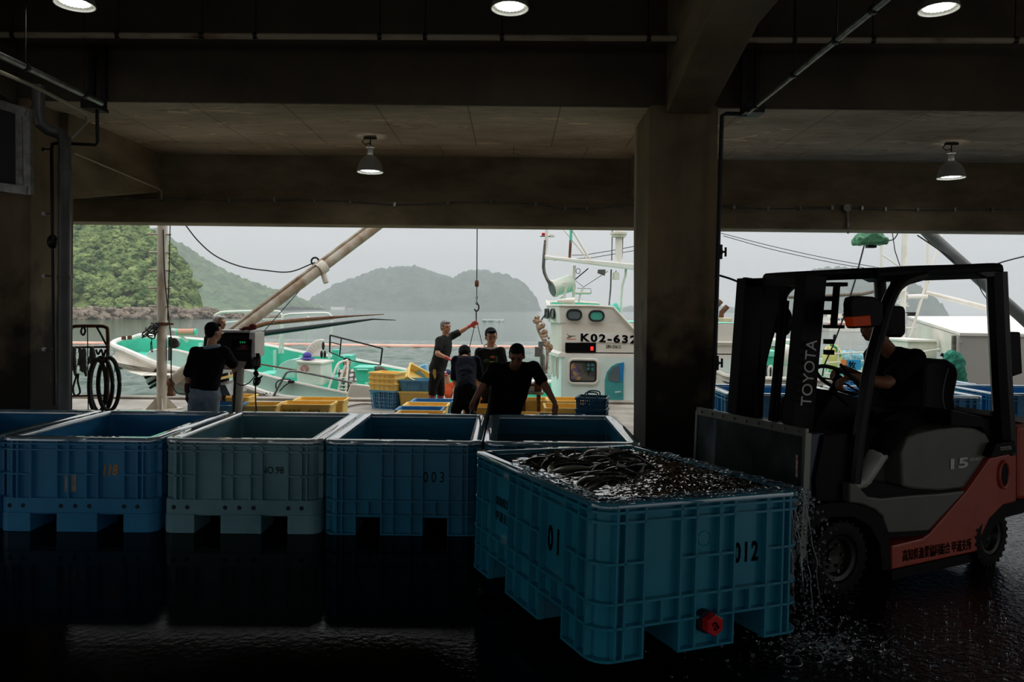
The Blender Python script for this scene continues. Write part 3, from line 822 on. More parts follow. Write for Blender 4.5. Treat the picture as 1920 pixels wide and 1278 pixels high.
# round mark and red drain plug
b = MB(); b.tube([bf(.60 + .035 * cos(a), .033, .50 + .035 * sin(a)) for a in [k * pi / 12 for k in range(24)]], .0015, 6, closed=True); b.build('moulded_ring', M_BIN[3], bin_f)
M_RED = mat('red_plastic', (206, 22, 34), .35)
b = MB(); b.cyl(bf(.60, .034, .12), bf(.60, -.004, .12), .052, n=24); b.build('plug_socket', M_HOLE, bin_f)
b = MB()
hexp = [(.046 * (1 + (.12 if k % 2 else -.06)) * cos(k * pi / 6), .046 * (1 + (.12 if k % 2 else -.06)) * sin(k * pi / 6)) for k in range(12)]
b.prism(hexp, lambda a, c, tt: bf(.615 + a, tt, .117 + c), 0.0, -.045)
plug = b.build('drain_plug', M_RED, bin_f, bevel=.004, label='red star-shaped screw plug')
lettering('a', bf(.615, -.047, .117), mx + mz * .6, mz - mx * .5, M_BLACKP, plug, height=.04, name='plug_mark')

# ---- slush, fish and overflowing water in the raised bin
M_SLUSH = mat('ice_slush_water', (14, 12, 11), .05, noise_=(40, .4, .7), col2=(60, 46, 38), spec=1., coat=.8)
def slush():
    b = MB(); nx, ny = 90, 110; w, l_ = 1.2 - .14, 1.55 - .14
    def fn(u, v):
        x, y = .07 + w * u, .07 + l_ * v
        ice = max(0, min(1, (x * 1.3 - (y - .1)) * 1.4 + .3))
        h = .683 + .006 * noise.noise(V((x * 9, y * 9, 0))) + .003 * noise.noise(V((x * 26, y * 26, 3))) + ice * .012 * noise.noise(V((x * 62, y * 62, 1)))
        h += ice * .012
        return bf(x, y, h)
    b.grid(fn, nx, ny)
    o = b.build('ice_slush', M_SLUSH, smooth=True, angle=25)
    tag(o, 'dark slush of ice and water filling the raised bin around the fish', 'ice slush', kind='stuff')
slush()
M_CHIP = mat('ice_chip', (200, 196, 190), .12, trans=.6, ior=1.31)
def chips():
    b = MB(); rnd = random.Random(2)
    for i in range(900):
        x, y = rnd.uniform(.1, 1.1), rnd.uniform(.1, 1.45)
        if x * 1.3 - y < rnd.uniform(-.7, .3): continue
        s = rnd.uniform(.003, .008); R = Euler((rnd.random() * 6, rnd.random() * 6, rnd.random() * 6)).to_matrix()
        b.box(bf(x, y, .686 + .006 * rnd.random()), (s * 1.6, s, s * .8), R)
    o = b.build('ice_chips', M_CHIP); tag(o, 'small clear ice chips floating on the slush in the raised bin', 'ice', kind='stuff')
chips()
def fish_mat():
    m = mat('fish_skin', (62, 66, 56), .16, bump=(60, .1, .003)); n, l = m.node_tree.nodes, m.node_tree.links; p = n['Principled BSDF']
    g = n.new('ShaderNodeTexCoord'); s = n.new('ShaderNodeSeparateXYZ'); l.new(g.outputs['Object'], s.inputs[0])
    mr = n.new('ShaderNodeMapRange'); mr.inputs[1].default_value = -.035; mr.inputs[2].default_value = .03; l.new(s.outputs['Y'], mr.inputs[0])
    r = n.new('ShaderNodeValToRGB'); r.color_ramp.elements[0].color = lin((168, 166, 152)) + (1,); r.color_ramp.elements[1].color = lin((34, 38, 36)) + (1,)
    r.color_ramp.elements[0].position = .25; r.color_ramp.elements[1].position = .62
    l.new(mr.outputs[0], r.inputs[0]); l.new(r.outputs[0], p.inputs['Base Color']); p.inputs['Coat Weight'].default_value = .6; p.inputs['Coat Roughness'].default_value = .05
    return m
M_FISH = fish_mat(); M_FIN = mat('fish_fin', (92, 84, 70), .3)
def make_fish(L=.42, bend=.05):
    """fish along local x, belly at -y, flanks at +-z"""
    t = thing('fish', 'fish', 'fish')
    prof = [(0, .004), (.03, .16), (.08, .28), (.16, .41), (.28, .50), (.42, .52), (.56, .46), (.7, .32), (.82, .17), (.9, .085), (.95, .06)]
    cy = lambda u: bend * sin(u * pi) * 1.0
    b = MB(); n = 12; vs = []
    for u, h in prof:
        for k in range(n):
            a = 2 * pi * k / n
            vs.append(((u - .5) * L, cy(u) + cos(a) * h * .105 * L / .42 * .9, sin(a) * h * .05))
    fs = [(i * n + k, i * n + (k + 1) % n, (i + 1) * n + (k + 1) % n, (i + 1) * n + k) for i in range(len(prof) - 1) for k in range(n)]
    fs += [tuple(range(n))[::-1], tuple((len(prof) - 1) * n + k for k in range(n))]
    b.add(vs, fs); b.build('body', M_FISH, t, smooth=True, angle=180)
    b = MB(); x = .44 * L
    b.prism([(x, cy(.94) + .004), (x + .03, .022 + cy(.94)), (x + .068, .062 + cy(.94)), (x + .045, .004 + cy(.94)), (x + .068, -.055 + cy(.94)), (x + .03, -.02 + cy(.94)), (x, cy(.94) - .004)], lambda p, q, tt: (p, q, tt), -.0015, .0015)
    b.build('tail_fin', M_FIN, t)
    b = MB(); y = cy(.55) + .043
    b.prism([(-.02 * L, y), (.02 * L, y + .026), (.05 * L, y + .008), (.2 * L, y - .006), (.2 * L, y - .014), (-.02 * L, y - .01)], lambda p, q, tt: (p, q, tt), -.0012, .0012)
    b.build('dorsal_fin', M_FIN, t)
    b = MB(); b.ball((-.43 * L, cy(.07) + .006, 0), (.0055, .0055, .0165), nu=10, nv=6); b.build('eye', M_BLACKP, t, smooth=True)
    return t
def fishes():
    rnd = random.Random(11); protos = [make_fish(.34, .02), make_fish(.30, -.025), make_fish(.37, .04)]
    used = [False] * 3; i = 0; placed = []
    tries = 0
    while i < 40 and tries < 6000:
        tries += 1
        x, y = rnd.uniform(.18, 1.04), rnd.uniform(.18, 1.38)
        if x * 1.15 - y > rnd.uniform(-.35, .15): continue
        ang = rnd.gauss(.15, .45) + (pi if rnd.random() < .4 else 0)
        if any((x - a) ** 2 + (y - c) ** 2 < .0045 for a, c in placed): continue
        ex, ey = .17 * abs(cos(ang)), .17 * abs(sin(ang))
        if x - ex < .09 or x + ex > 1.11 or y - ey < .09 or y + ey > 1.46: continue
        placed.append((x, y))
        k = rnd.randrange(3)
        R = Matrix.Rotation(ang, 4, 'Z') @ Matrix.Rotation(rnd.uniform(-.12, .12), 4, 'Y') @ Matrix.Rotation(rnd.gauss(0.2, .55), 4, 'X')
        M = MBIN @ Matrix.Translation((x, y, .672 + rnd.uniform(-.006, .016))) @ R
        lab = 'wet dark slender fish lying among others in the raised bin'
        if not used[k]: o = protos[k]; o.matrix_basis = M; used[k] = True; o['label'] = lab
        else: o = copy_tree(protos[k], M=M, label=lab)
        o['group'] = 'fish in the raised bin'; i += 1
    # a few tails sticking up
fishes()
M_WATER = mat('clear_water', (235, 245, 250), .02, trans=1., ior=1.33)
def overflow():
    rnd = random.Random(9); b = MB()
    base = bmesh.new(); bmesh.ops.create_icosphere(base, subdivisions=2, radius=1)
    bv = [v.co.copy() for v in base.verts]; bfc = [[v.index for v in f.verts] for f in base.faces]; base.free()
    def blob(c, r, R=None):
        off = V((rnd.random() * 30, 0, rnd.random() * 30))
        b.add([c + V((p.x * r[0], p.y * r[1], p.z * r[2])) * (1 + .4 * noise.noise(p * 1.5 + off)) for p in bv], bfc)
    # beads along the rim (near side, right side, left near half)
    for i in range(330):
        k = rnd.random()
        if k < .45: x, y = rnd.uniform(.05, 1.17), .03 + rnd.uniform(-.03, .05)
        elif k < .8: x, y = 1.16 + rnd.uniform(-.05, .03), rnd.uniform(.03, 1.2)
        else: x, y = .04 + rnd.uniform(-.03, .04), rnd.uniform(.03, 1.0) * rnd.random() + .05
        s = rnd.uniform(.005, .018)
        blob(bf(x, y, .705), (s * 1.6, s * 1.3, s * .55))
    o = b.build('rim_water', M_WATER, smooth=True, angle=180, fix=False); tag(o, 'water slopping over the rim of the raised bin', 'water', kind='stuff')
    # the falling sheet at the right corner: strands and drops
    b = MB()
    c0 = bf(1.205, .06, .70)
    for i in range(15):
        s = c0 + my * rnd.uniform(-.04, .30) + V((0, 0, rnd.uniform(-.04, .02)))
        vx = mx * rnd.uniform(.18, .62) + my * rnd.uniform(-.1, .1); T = rnd.uniform(.25, .41); t0 = rnd.uniform(0, .2)
        pts, rr = [], []
        for k in range(12):
            t = t0 + (T - t0) * k / 11
            pts.append(s + vx * t - V((0, 0, 4.9 * t * t)) + V((noise.noise(V((k * .8, i, 0))), noise.noise(V((k * .8, i, 5))), 0)) * .018)
            rr.append(max(.001, .0055 * (.55 + noise.noise(V((k * 1.3, i, 9))))))
        pts = [p for p in pts if p.z > .01]; rr = rr[:len(pts)]
        if len(pts) > 2: b.tube(pts, rr, 6)
    for i in range(800):
        s = c0 + my * rnd.uniform(-.06, .3); vx = mx * rnd.uniform(.1, .85) + my * rnd.uniform(-.25, .25); t = rnd.uniform(.02, .42)
        p = s + vx * t - V((0, 0, 4.9 * t * t)); 
        if p.z < .01: continue
        r = rnd.uniform(.0015, .0058); blob(p, (r, r, r * rnd.uniform(1, 2.4)))
    o = b.build('falling_water', M_WATER, smooth=True, angle=180, fix=False); tag(o, 'water pouring from the corner of the raised bin to the floor', 'water', kind='stuff')
    b = MB()
    g = bf(1.35, .1, 0); g.z = 0
    for i in range(520):
        a = rnd.uniform(0, 2 * pi); d = abs(rnd.gauss(0, .38)); p = V((g.x + .05 + d * cos(a) * 1.2, g.y - .12 + d * sin(a) * .8, 0))
        hgt = max(0, rnd.gauss(0, .07)) * max(0, 1 - d / .6)
        r = rnd.uniform(.002, .0075); blob(p + V((0, 0, r * .7 + hgt)), (r * 1.3, r * 1.3, r * rnd.uniform(.6, 1.5)))
    for i in range(700):
        x = rnd.uniform(1.5, 4.6); y = rnd.uniform(2.6, 4.6) - .2; r = rnd.uniform(.0015, .005) * (1.6 if rnd.random() < .1 else 1)
        blob(V((x, y, r * .4)), (r * 1.7, r * 1.7, r * .8))
    for i in range(16):
        a = rnd.uniform(0, 2 * pi); d = rnd.uniform(0, .3); p = V((g.x + .05 + d * cos(a), g.y - .12 + d * sin(a), 0))
        rad = rnd.uniform(.02, .07)
        b.tube([p + V((rad * cos(u), rad * sin(u), .01 + .02 * noise.noise(V((u, i, 0))))) for u in [k * pi / 8 for k in range(16)]], .0035, 6, closed=True)
    o = b.build('floor_splash', M_WATER, smooth=True, angle=180, fix=False); tag(o, 'splash and droplets where the water hits the wet floor', 'water', kind='stuff')
overflow()
# ================================================================ PEOPLE
M_SKIN = mat('skin', (206, 152, 120), .5, noise_=(14, .3, .7), col2=(186, 130, 98))
M_SKIN_D = mat('skin_tanned', (150, 98, 70), .5, noise_=(14, .3, .7), col2=(134, 84, 58))
M_HAIRK = mat('hair_black', (12, 11, 10), .75, spec=.15, bump=(120, .5, .004), stretch=(1, 1, .3))
M_HAIRG = mat('hair_grey', (150, 148, 144), .6, noise_=(60, .35, .6), col2=(70, 68, 66), bump=(120, .6, .004))
M_EYEW = mat('eye_white', (220, 216, 208), .3)
M_EYED = mat('eye_dark', (14, 10, 8), .2)
def cloth(name, c, c2=None, sc=9, rough=.9): return mat(name, c, rough, spec=.15, noise_=(sc, .35, .7), col2=c2 or tuple(x * .8 for x in c), bump=(16, .5, .02))
def rcone(b, p0, p1, r0, r1, n=12):
    p0, p1 = V(p0), V(p1); d = p1 - p0
    if d.length < 1e-5: d = V((0, 0, 1e-4))
    dn = d.normalized(); pts = []; rs = []
    for k in range(4):
        a = pi / 2 * k / 4 + .12; pts.append(p0 - dn * r0 * cos(a)); rs.append(r0 * sin(a))
    pts.append(p0); rs.append(r0); pts.append(p1); rs.append(r1)
    for k in range(3, -1, -1):
        a = pi / 2 * k / 4 + .12; pts.append(p1 + dn * r1 * cos(a)); rs.append(r1 * sin(a))
    b.tube(pts, rs, n)
def remesh(o, vox, it=3, disp=None):
    r = o.modifiers.new('remesh', 'REMESH'); r.mode = 'VOXEL'; r.voxel_size = vox; r.use_smooth_shade = True
    s = o.modifiers.new('smooth', 'SMOOTH'); s.iterations = it; s.factor = .5
    if disp:
        t = bpy.data.textures.get('folds') or bpy.data.textures.new('folds', 'CLOUDS'); t.noise_scale = .07
        d = o.modifiers.new('folds', 'DISPLACE'); d.texture = t; d.strength = disp; d.mid_level = .5; d.texture_coords = 'GLOBAL'
def orient(side, up):
    u = V(up).normalized(); s = V(side); s = (s - u * s.dot(u)).normalized(); f = u.cross(s)   # s=right, f=forward
    return Matrix((s, f, u)).transposed()
def head_geo(b, c, R, k=1.):
    """head centre c, frame columns right/forward/up"""
    b.ball(c + R @ V((0, -.008, .028)) * k, (.074 * k, .092 * k, .088 * k), R, 18, 12)
    b.ball(c + R @ V((0, .018, -.035)) * k, (.058 * k, .066 * k, .075 * k), R, 16, 10)
    b.ball(c + R @ V((0, .052, -.082)) * k, (.026 * k, .022 * k, .02 * k), R, 10, 6)
    rcone(b, c + R @ V((0, .088, .014)) * k, c + R @ V((0, .105, -.022)) * k, .008 * k, .0135 * k, 8)
    for s in (-1, 1):
        b.ball(c + R @ V((s * .077, -.008, -.005)) * k, (.010 * k, .020 * k, .032 * k), R, 8, 6)
        b.ball(c + R @ V((s * .033, .06, -.018)) * k, (.022 * k, .018 * k, .018 * k), R, 8, 6)
        b.ball(c + R @ V((s * .012, .083, -.052)) * k, (.016 * k, .010 * k, .007 * k), R, 8, 6)
        b.ball(c + R @ V((s * .03, .078, .034)) * k, (.024 * k, .012 * k, .009 * k), R, 8, 6)
def hand_geo(b, w, d, n, k=1., curl=.5, thumb=1):
    """wrist w, pointing d, palm normal n; fingers curl towards the palm"""
    d = V(d).normalized(); n = V(n); n = (n - d * n.dot(d)).normalized(); s = d.cross(n)
    for j in (-1, -.33, .33, 1): rcone(b, w, w + d * .085 * k + s * j * .03 * k, .022 * k, .0145 * k, 8)
    for j, ln in ((-1, .062), (-.33, .074), (.33, .08), (1, .072)):
        p = w + d * .088 * k + s * j * .031 * k; a = curl * .7; dd = d
        for q, f in enumerate((.45, .3, .25)):
            dd = (d * cos(a) + n * sin(a)).normalized(); e = p + dd * ln * f * k * 1.15; rcone(b, p, e, (.0095 - .0008 * q) * k, (.009 - .0008 * q) * k, 8); p = e; a += curl
    p = w + d * .025 * k + s * thumb * .024 * k; q = p + (d * .6 + s * thumb * .75 + n * .35).normalized() * .042 * k
    rcone(b, p, q, .015 * k, .012 * k, 8); rcone(b, q, q + (d * .85 + s * thumb * .15 + n * .5).normalized() * .034 * k, .011 * k, .0095 * k, 8)
def person(label, J, face, up=(0, 0, 1), k=1., skin=None, hair=M_HAIRK, shirt=None, pants=None, sleeve=.55, gloves=None, boots=None, shoes=None, vox=.013, hands=None, group=None, headk=1., shirt_len=1., belly=1., curl=.6, eyes=True, wide=1., hairgeo=None, boot_top=.62):
    skin = skin or M_SKIN
    g = {a: V(b_) for a, b_ in J.items()}
    base = (g['anL'] + g['anR']) / 2 if 'anL' in g else g['pel'] - V((0, 0, .4))
    t = thing('person', label, 'person', (base.x, base.y, base.z - .06 * k), group=group)
    sR = g['shR'] - g['shL']; upv = (g['shL'] + g['shR']) / 2 - g['pel']
    T = orient(sR, upv)
    sm = (g['shL'] + g['shR']) / 2; pel = g['pel']; chest = sm.lerp(pel, .3); waist = sm.lerp(pel, .68)
    sw = sR.length / 2
    hc = g['head']; f = V(face); H = orient(f.cross(V(up)), up)
    TL = upv.length
    def torso(b, e):
        secs = [(1.06, .045, .045, .01), (1.03, sw * .42, .060, .0), (.985, sw * .78, .075, .0), (.93, sw * .97, .088, .0), (.82, sw * 1.0, .108, .01), (.66, sw * .95, .120, .016), (.48, sw * .88, .118 * belly, .014), (.3, sw * .84, .116 * belly, .012), (.12, sw * .86, .118 * belly, .004), (-.02, sw * .86, .11 * belly, -.004)]
        n_ = 22; vs = []
        for u, a, d_, yo in secs:
            a = (a if u > .9 else a * wide) + e; d_ = d_ * k + e; c_ = pel.lerp(sm, u)
            for i in range(n_):
                q_ = 2 * pi * i / n_; cx_ = abs(cos(q_)) ** .8 * (1 if cos(q_) > 0 else -1); sy_ = abs(sin(q_)) ** .85 * (1 if sin(q_) > 0 else -1)
                vs.append(c_ + T @ V((a * cx_, d_ * sy_ + yo * k, 0)))
        m_ = len(secs); fs = [(i * n_ + j, i * n_ + (j + 1) % n_, (i + 1) * n_ + (j + 1) % n_, (i + 1) * n_ + j) for i in range(m_ - 1) for j in range(n_)]
        b.add(vs, fs + [tuple(range(n_))[::-1], tuple((m_ - 1) * n_ + j for j in range(n_))])
        for s_ in 'LR': rcone(b, sm.lerp(hc, .12), sm.lerp(g['sh' + s_], .86) - T @ V((0, 0, .004)), .052 * k + e * .6, .054 * k + e * .6)
    def hips(b, e):
        b.ball(pel + T @ V((0, 0, .0)), (.160 * k + e, .115 * k + e, .125 * k + e), T, 18, 10)
        if 'hipL' in g:
            rcone(b, g['hipL'], g['hipR'], .10 * k + e, .10 * k + e)
    def arm(b, s, e, f0=0, f1=2):
        a, el, w = g['sh' + s], g['el' + s], g['wr' + s]
        if f1 > 0: 
            u = min(1, f1); rcone(b, a, a.lerp(el, u), .056 * k + e, (.056 - .014 * u) * k + e)
        if f1 > 1:
            u = min(1, f1 - 1); rcone(b, el, el.lerp(w, u), .043 * k + e, (.043 - .016 * u) * k + e); 
            if u > .4: rcone(b, el.lerp(w, .1), el.lerp(w, .35), .045 * k + e, .04 * k + e)
    def leg(b, s, e, f1=2):
        a, kn, an = g['hip' + s], g['kn' + s], g['an' + s]
        rcone(b, a, kn, .088 * k + e, .058 * k + e)
        u = min(1, f1 - 1)
        rcone(b, kn, kn.lerp(an, u), .056 * k + e, (.056 - .018 * u) * k + e)
    b = MB(); torso(b, -.004); hips(b, -.004)
    for s in 'LR':
        arm(b, s, 0)
        if 'hipL' in g: leg(b, s, -.002)
        if hands and s in hands and not gloves: hand_geo(b, g['wr' + s], hands[s][0], hands[s][1], k, curl, hands[s][2] if len(hands[s]) > 2 else 1)
    rcone(b, sm, hc - H @ V((0, .01, .05)) * k, .058 * k, .054 * k)
    head_geo(b, hc, H, k * headk)
    body = b.build('body', skin, t, smooth=True, fix=False); remesh(body, vox * .8, 2)
    kk = k * headk
    if hair:
        b = MB()
        if hairgeo: hairgeo(b, hc, H, kk)
        else:
            b.ball(hc + H @ V((0, -.028, .050)) * kk, (.081 * kk, .084 * kk, .080 * kk), H, 20, 12)
            b.ball(hc + H @ V((0, -.052, .004)) * kk, (.073 * kk, .054 * kk, .072 * kk), H, 16, 10)
            b.ball(hc + H @ V((0, .042, .088)) * kk, (.062 * kk, .042 * kk, .026 * kk), H, 12, 8)
            b.ball(hc + H @ V((0, -.012, .036)) * kk, (.085 * kk, .070 * kk, .062 * kk), H, 16, 10)
        o = b.build('hair', hair, t, smooth=True, fix=False); remesh(o, .010, 2, .005)
    if eyes:
        for s in (-1, 1):
            b = MB(); b.ball(hc + H @ V((s * .030, .079, .012)) * kk, (.014 * kk, .008 * kk, .0055 * kk), H, 10, 6); o = b.build('eye', M_EYED, body, smooth=True)
        b = MB()
        for s in (-1, 1): b.ball(hc + H @ V((s * .031, .086, .036)) * kk, (.021 * kk, .006 * kk, .004 * kk), H, 10, 6)
        b.build('eyebrows', hair or M_HAIRK, body)
        b = MB(); b.ball(hc + H @ V((0, .0925, -.052)) * kk, (.021 * kk, .004 * kk, .003 * kk), H, 10, 6); b.build('mouth', mat('lips', (120, 66, 58), .5), body)
    if shirt:
        b = MB(); torso(b, .012)
        for s in 'LR':
            arm(b, s, .016, 0, sleeve)
            if sleeve <= 1: a_ = g['sh' + s]; e_ = a_.lerp(g['el' + s], sleeve); rcone(b, a_.lerp(e_, .45), e_, .066 * k, .070 * k)
        o = b.build('shirt', shirt, t, smooth=True, fix=False); remesh(o, vox, 3, .018)
    if pants and 'hipL' in g:
        b = MB(); hips(b, .012)
        for s in 'LR': leg(b, s, .020, 1.9 if not boots else 2.12 - boot_top)
        o = b.build('trousers', pants, t, smooth=True, fix=False); remesh(o, vox, 3, .02)
    if gloves:
        for s in 'LR':
            b = MB(); d = hands[s][0]; el, w = g['el' + s], g['wr' + s]
            rcone(b, w.lerp(el, .16), w, .034 * k, .032 * k); hand_geo(b, w, d, hands[s][1], k * 1.12, curl, hands[s][2] if len(hands[s]) > 2 else 1)
            o = b.build('glove', gloves, t, smooth=True, fix=False); remesh(o, .009, 2)
    if 'hipL' in g and (boots or shoes):
        for s in 'LR':
            b = MB(); an, kn = g['an' + s], g['kn' + s]; top = an.lerp(kn, boot_top if boots else .12)
            fd = g.get('toe' + s, an + V(face) * .2) - an; fd = V((fd.x, fd.y, fd.z if 'toe' + s in g else 0)); fd = fd.normalized()
            if boots: rcone(b, top, an, .066 * k, .052 * k)
            sdn = V((0, 0, -.045 * k)) if 'toe' + s not in g else (an - kn).normalized() * .045 * k
            rcone(b, an + sdn * .9 - fd * .035 * k, an + sdn + fd * .13 * k, .042 * k, .036 * k)
            rcone(b, an, an + sdn, .048 * k, .045 * k)
            o = b.build('boot' if boots else 'shoe', boots or shoes, t, smooth=True, fix=False); remesh(o, .011, 2)
    return t, g, H, T
# ================================================================ FORKLIFT
FO = V((1.785, 4.888, 0)); FY = .418
fux, fuy = V((cos(FY), sin(FY), 0)), V((-sin(FY), cos(FY), 0))
def L2W(x, y, z): return FO + fux * x + fuy * y + V((0, 0, z))
def S(px, py, c):                       # local (x, z) of a pixel on the forklift's lengthwise plane y = c
    d = ray(px, py); n = fuy
    t = ((FO + fuy * c) - CAM0).dot(n) / d.dot(n)
    p = CAM0 + d * t; q = p - FO
    return (q.dot(fux), p.z)
def SP(px, py, c): x, z = S(px, py, c); return L2W(x, c, z)
M_FBLACK = mat('forklift_black', (9, 9, 9), .5, noise_=(5, .3, .7), col2=(14, 13, 12), spec=.12)
M_FTUBE = mat('overhead_guard_paint', (16, 17, 16), .35, spec=.25)
M_FGREY = mat('forklift_grey', (100, 100, 93), .4, noise_=(2.5, .3, .75), col2=(82, 82, 74))
M_FORANGE = mat('forklift_orange', (178, 68, 44), .34, noise_=(3, .4, .8), col2=(150, 54, 36))
M_RUBBER = mat('tyre_rubber', (17, 16, 15), .6, spec=.2, bump=(30, .3, .01))
M_RIMD = mat('wheel_rim', (44, 42, 38), .4, .5)
M_LETW = mat('pale_lettering', (206, 206, 200), .4)
M_ORLENS = mat('amber_lens', (120, 34, 2), .45, spec=.2, emit=((255, 84, 5), .06))
M_SILVER = mat('silver_paint', (190, 190, 186), .35, .3)
FL = thing('forklift', 'orange and grey forklift at the right, carrying the fish bin', 'forklift', FO, FY)
def fprism(pts, c0, c1, name, m, bevel=.0, cc=None, parent=FL, label=None):
    """outline given in frame pixels as seen on plane y=cc, extruded across from c0 to c1"""
    cc = c0 if cc is None else cc
    b = MB(); P = [S(x, y, cc) for x, y in pts]
    b.prism(P, lambda a, z, tt: L2W(a, tt, z), c0, c1)
    return b.build(name, m, parent, bevel=bevel, label=label)
# body
fprism([(1702, 820), (1722, 812), (1760, 804), (1800, 800), (1830, 803), (1850, 813), (1859, 831), (1853, 850), (1812, 915), (1762, 920), (1711, 917), (1692, 912), (1690, 850)], -.47, .47, 'engine_hood', M_FGREY, .015)
fprism([(1700, 822), (1712, 840), (1712, 917), (1655, 906), (1618, 897), (1612, 878), (1640, 850)], -.34, .45, 'seat_base', M_FGREY, .02)
fprism([(1593, 905), (1611, 912), (1628, 931), (1655, 934), (1715, 928), (1765, 925), (1814, 919), (1741, 996), (1664, 1000), (1655, 968), (1640, 955), (1615, 945), (1593, 943)], -.49, .49, 'step_panel', M_FGREY, .012)
fprism([(1618, 897), (1655, 906), (1711, 917), (1812, 915), (1814, 920), (1765, 926), (1715, 929), (1655, 935), (1628, 932), (1600, 905)], -.45, .45, 'floor_plate', M_FBLACK)
sk = fprism([(1672, 1023), (1730, 1009), (1743, 1000), (1813, 920), (1856, 859), (1906, 848), (1906, 940), (1881, 947), (1856, 972), (1840, 1006), (1834, 1033), (1672, 1068)], -.50, .50, 'side_skirt', M_FORANGE, .01)
fprism([(1908, 800), (1960, 796), (2000, 800), (2010, 830), (2010, 950), (1990, 962), (1940, 935), (1908, 938)], -.49, .49, 'counterweight', M_FORANGE, .03)
fprism([(1906, 780), (1925, 784), (1950, 795), (1906, 800)], -.30, .30, 'hood_latch_cover', M_FORANGE, .01)
fprism([(1783, 768), (1863, 786), (1906, 796), (1906, 850), (1857, 858), (1860, 830), (1840, 802), (1783, 800)], -.42, .42, 'rear_hood', M_FBLACK, .01)
b = MB(); b.prism([S(1783, 760, -.1), S(1863, 776, -.1), S(1863, 786, -.1), S(1783, 769, -.1)], lambda a, z, tt: L2W(a, tt, z), -.38, .42); b.build('hood_top', mat('hood_top_glint', (150, 150, 146), .05, coat=1., spec=1.), FL)  # pale slab; skylight reflected on the hood is put into its colour
fprism([(1672, 1069), (1834, 1034), (1830, 1052), (1672, 1088)], -.46, .46, 'chassis', M_FBLACK)
fprism([(1666, 1008), (1733, 1003), (1746, 994), (1664, 1001)], -.495, -.3, 'step_tread', M_FBLACK)
# front wheel arch and cowl
arch = [(1500, 990), (1520, 950), (1560, 942), (1593, 943), (1620, 948), (1640, 958), (1657, 975), (1667, 1000), (1672, 1068), (1655, 1068), (1650, 1020), (1632, 985), (1600, 968), (1560, 968), (1530, 985), (1515, 1020)]
fprism(arch, -.50, .50, 'front_fender', M_FBLACK)
fprism([(1545, 815), (1590, 812), (1595, 905), (1593, 945), (1545, 950), (1530, 960), (1528, 900)], -.44, .46, 'front_cowl', M_FBLACK, .01)
fprism([(1531, 790), (1566, 732), (1600, 742), (1640, 765), (1640, 830), (1531, 830)], -.10, .30, 'dashboard', M_FBLACK, .01, cc=-.1)
fprism([(2010, 940), (1930, 934), (1906, 938), (1881, 946), (1855, 971), (1839, 1006), (1834, 1033), (1846, 1034), (1852, 1008), (1866, 985), (1885, 970), (1930, 958), (1990, 966)], -.48, .48, 'rear_fender', M_FBLACK)
# round intake on the rear
c0 = SP(1881, 889, -.5)
b = MB(); b.tube([c0 + fux * .05 * cos(a) - fuy * .006 + V((0, 0, .088 * sin(a))) for a in [k * pi / 14 for k in range(28)]], .011, 8, closed=True); ring = b.build('intake_ring', M_FORANGE, FL, smooth=True)
b = MB(); b.prism([(.048 * cos(a), .085 * sin(a)) for a in [k * pi / 14 for k in range(28)]], lambda p, q, tt: c0 + fux * p + V((0, 0, q)) + fuy * tt, -.004, .02); b.build('intake', M_FBLACK, ring)
# lettering
def flet(s, px, py, c, w, h, m, name='lettering', slope=0., **k):
    return lettering(s, SP(px, py, c), fux + V((0, 0, slope)), V((0, 0, 1)) - fux * slope, m, FL, width=w, height=h, name=name, **k)
def slen(x0, x1, y, c): return S(x1, y, c)[0] - S(x0, y, c)[0]
flet('高知県漁業協同組合 甲浦支所', 1759, 1030, -.502, slen(1695, 1823, 1030, -.5), .075, M_BLACKP, bold=.001, label='black characters along the orange skirt')
flet('15', 1799, 868, -.474, slen(1783, 1816, 868, -.47), .068, M_SILVER, bold=.003)
flet('GENEO', 1829, 860, -.474, slen(1819, 1840, 860, -.47), .02, M_SILVER, bold=.001)
fprism([(1858, 857), (1868, 832), (1902, 826), (1906, 848)], -.53, -.4, 'pillar_foot', M_FBLACK)
flet('TOYOTA', 1886, 840, -.533, slen(1876, 1897, 840, -.53), .026, M_LETW)
# overhead guard
def gtube(pts, c, r, name='guard_bar', smooth=True, n=10):
    P = [SP(x, y, c) if len(p_) == 2 else SP(x, y, p_[2]) for p_ in pts for x, y in [p_[:2]]]
    b = MB(); b.tube(catmull(P, 5), r, n); return b.build(name, M_FTUBE, FL, smooth=smooth)
gtube([(1601, 905), (1609, 830), (1618, 770), (1631, 690), (1652, 610), (1668, 560), (1690, 528), (1730, 514)], -.46, .040, 'front_pillar')
gtube([(1640, 512), (1700, 508), (1790, 505), (1855, 502), (1872, 503)], -.46, .034, 'roof_bar')
b = MB(); b.tube(catmull([SP(1868, 510, -.45), SP(1872, 600, -.45), SP(1878, 720, -.45), SP(1886, 850, -.45)], 4), .066, 8); b.build('rear_pillar', M_FTUBE, FL, smooth=True)
fprism([(1855, 500), (1876, 497), (1884, 503), (1882, 520), (1850, 522), (1830, 512)], -.48, .46, 'rear_roof_beam', M_FTUBE, .012)
xr0 = S(1868, 510, -.45); 
def farx(nearpx): return S(nearpx[0], nearpx[1], -.45)
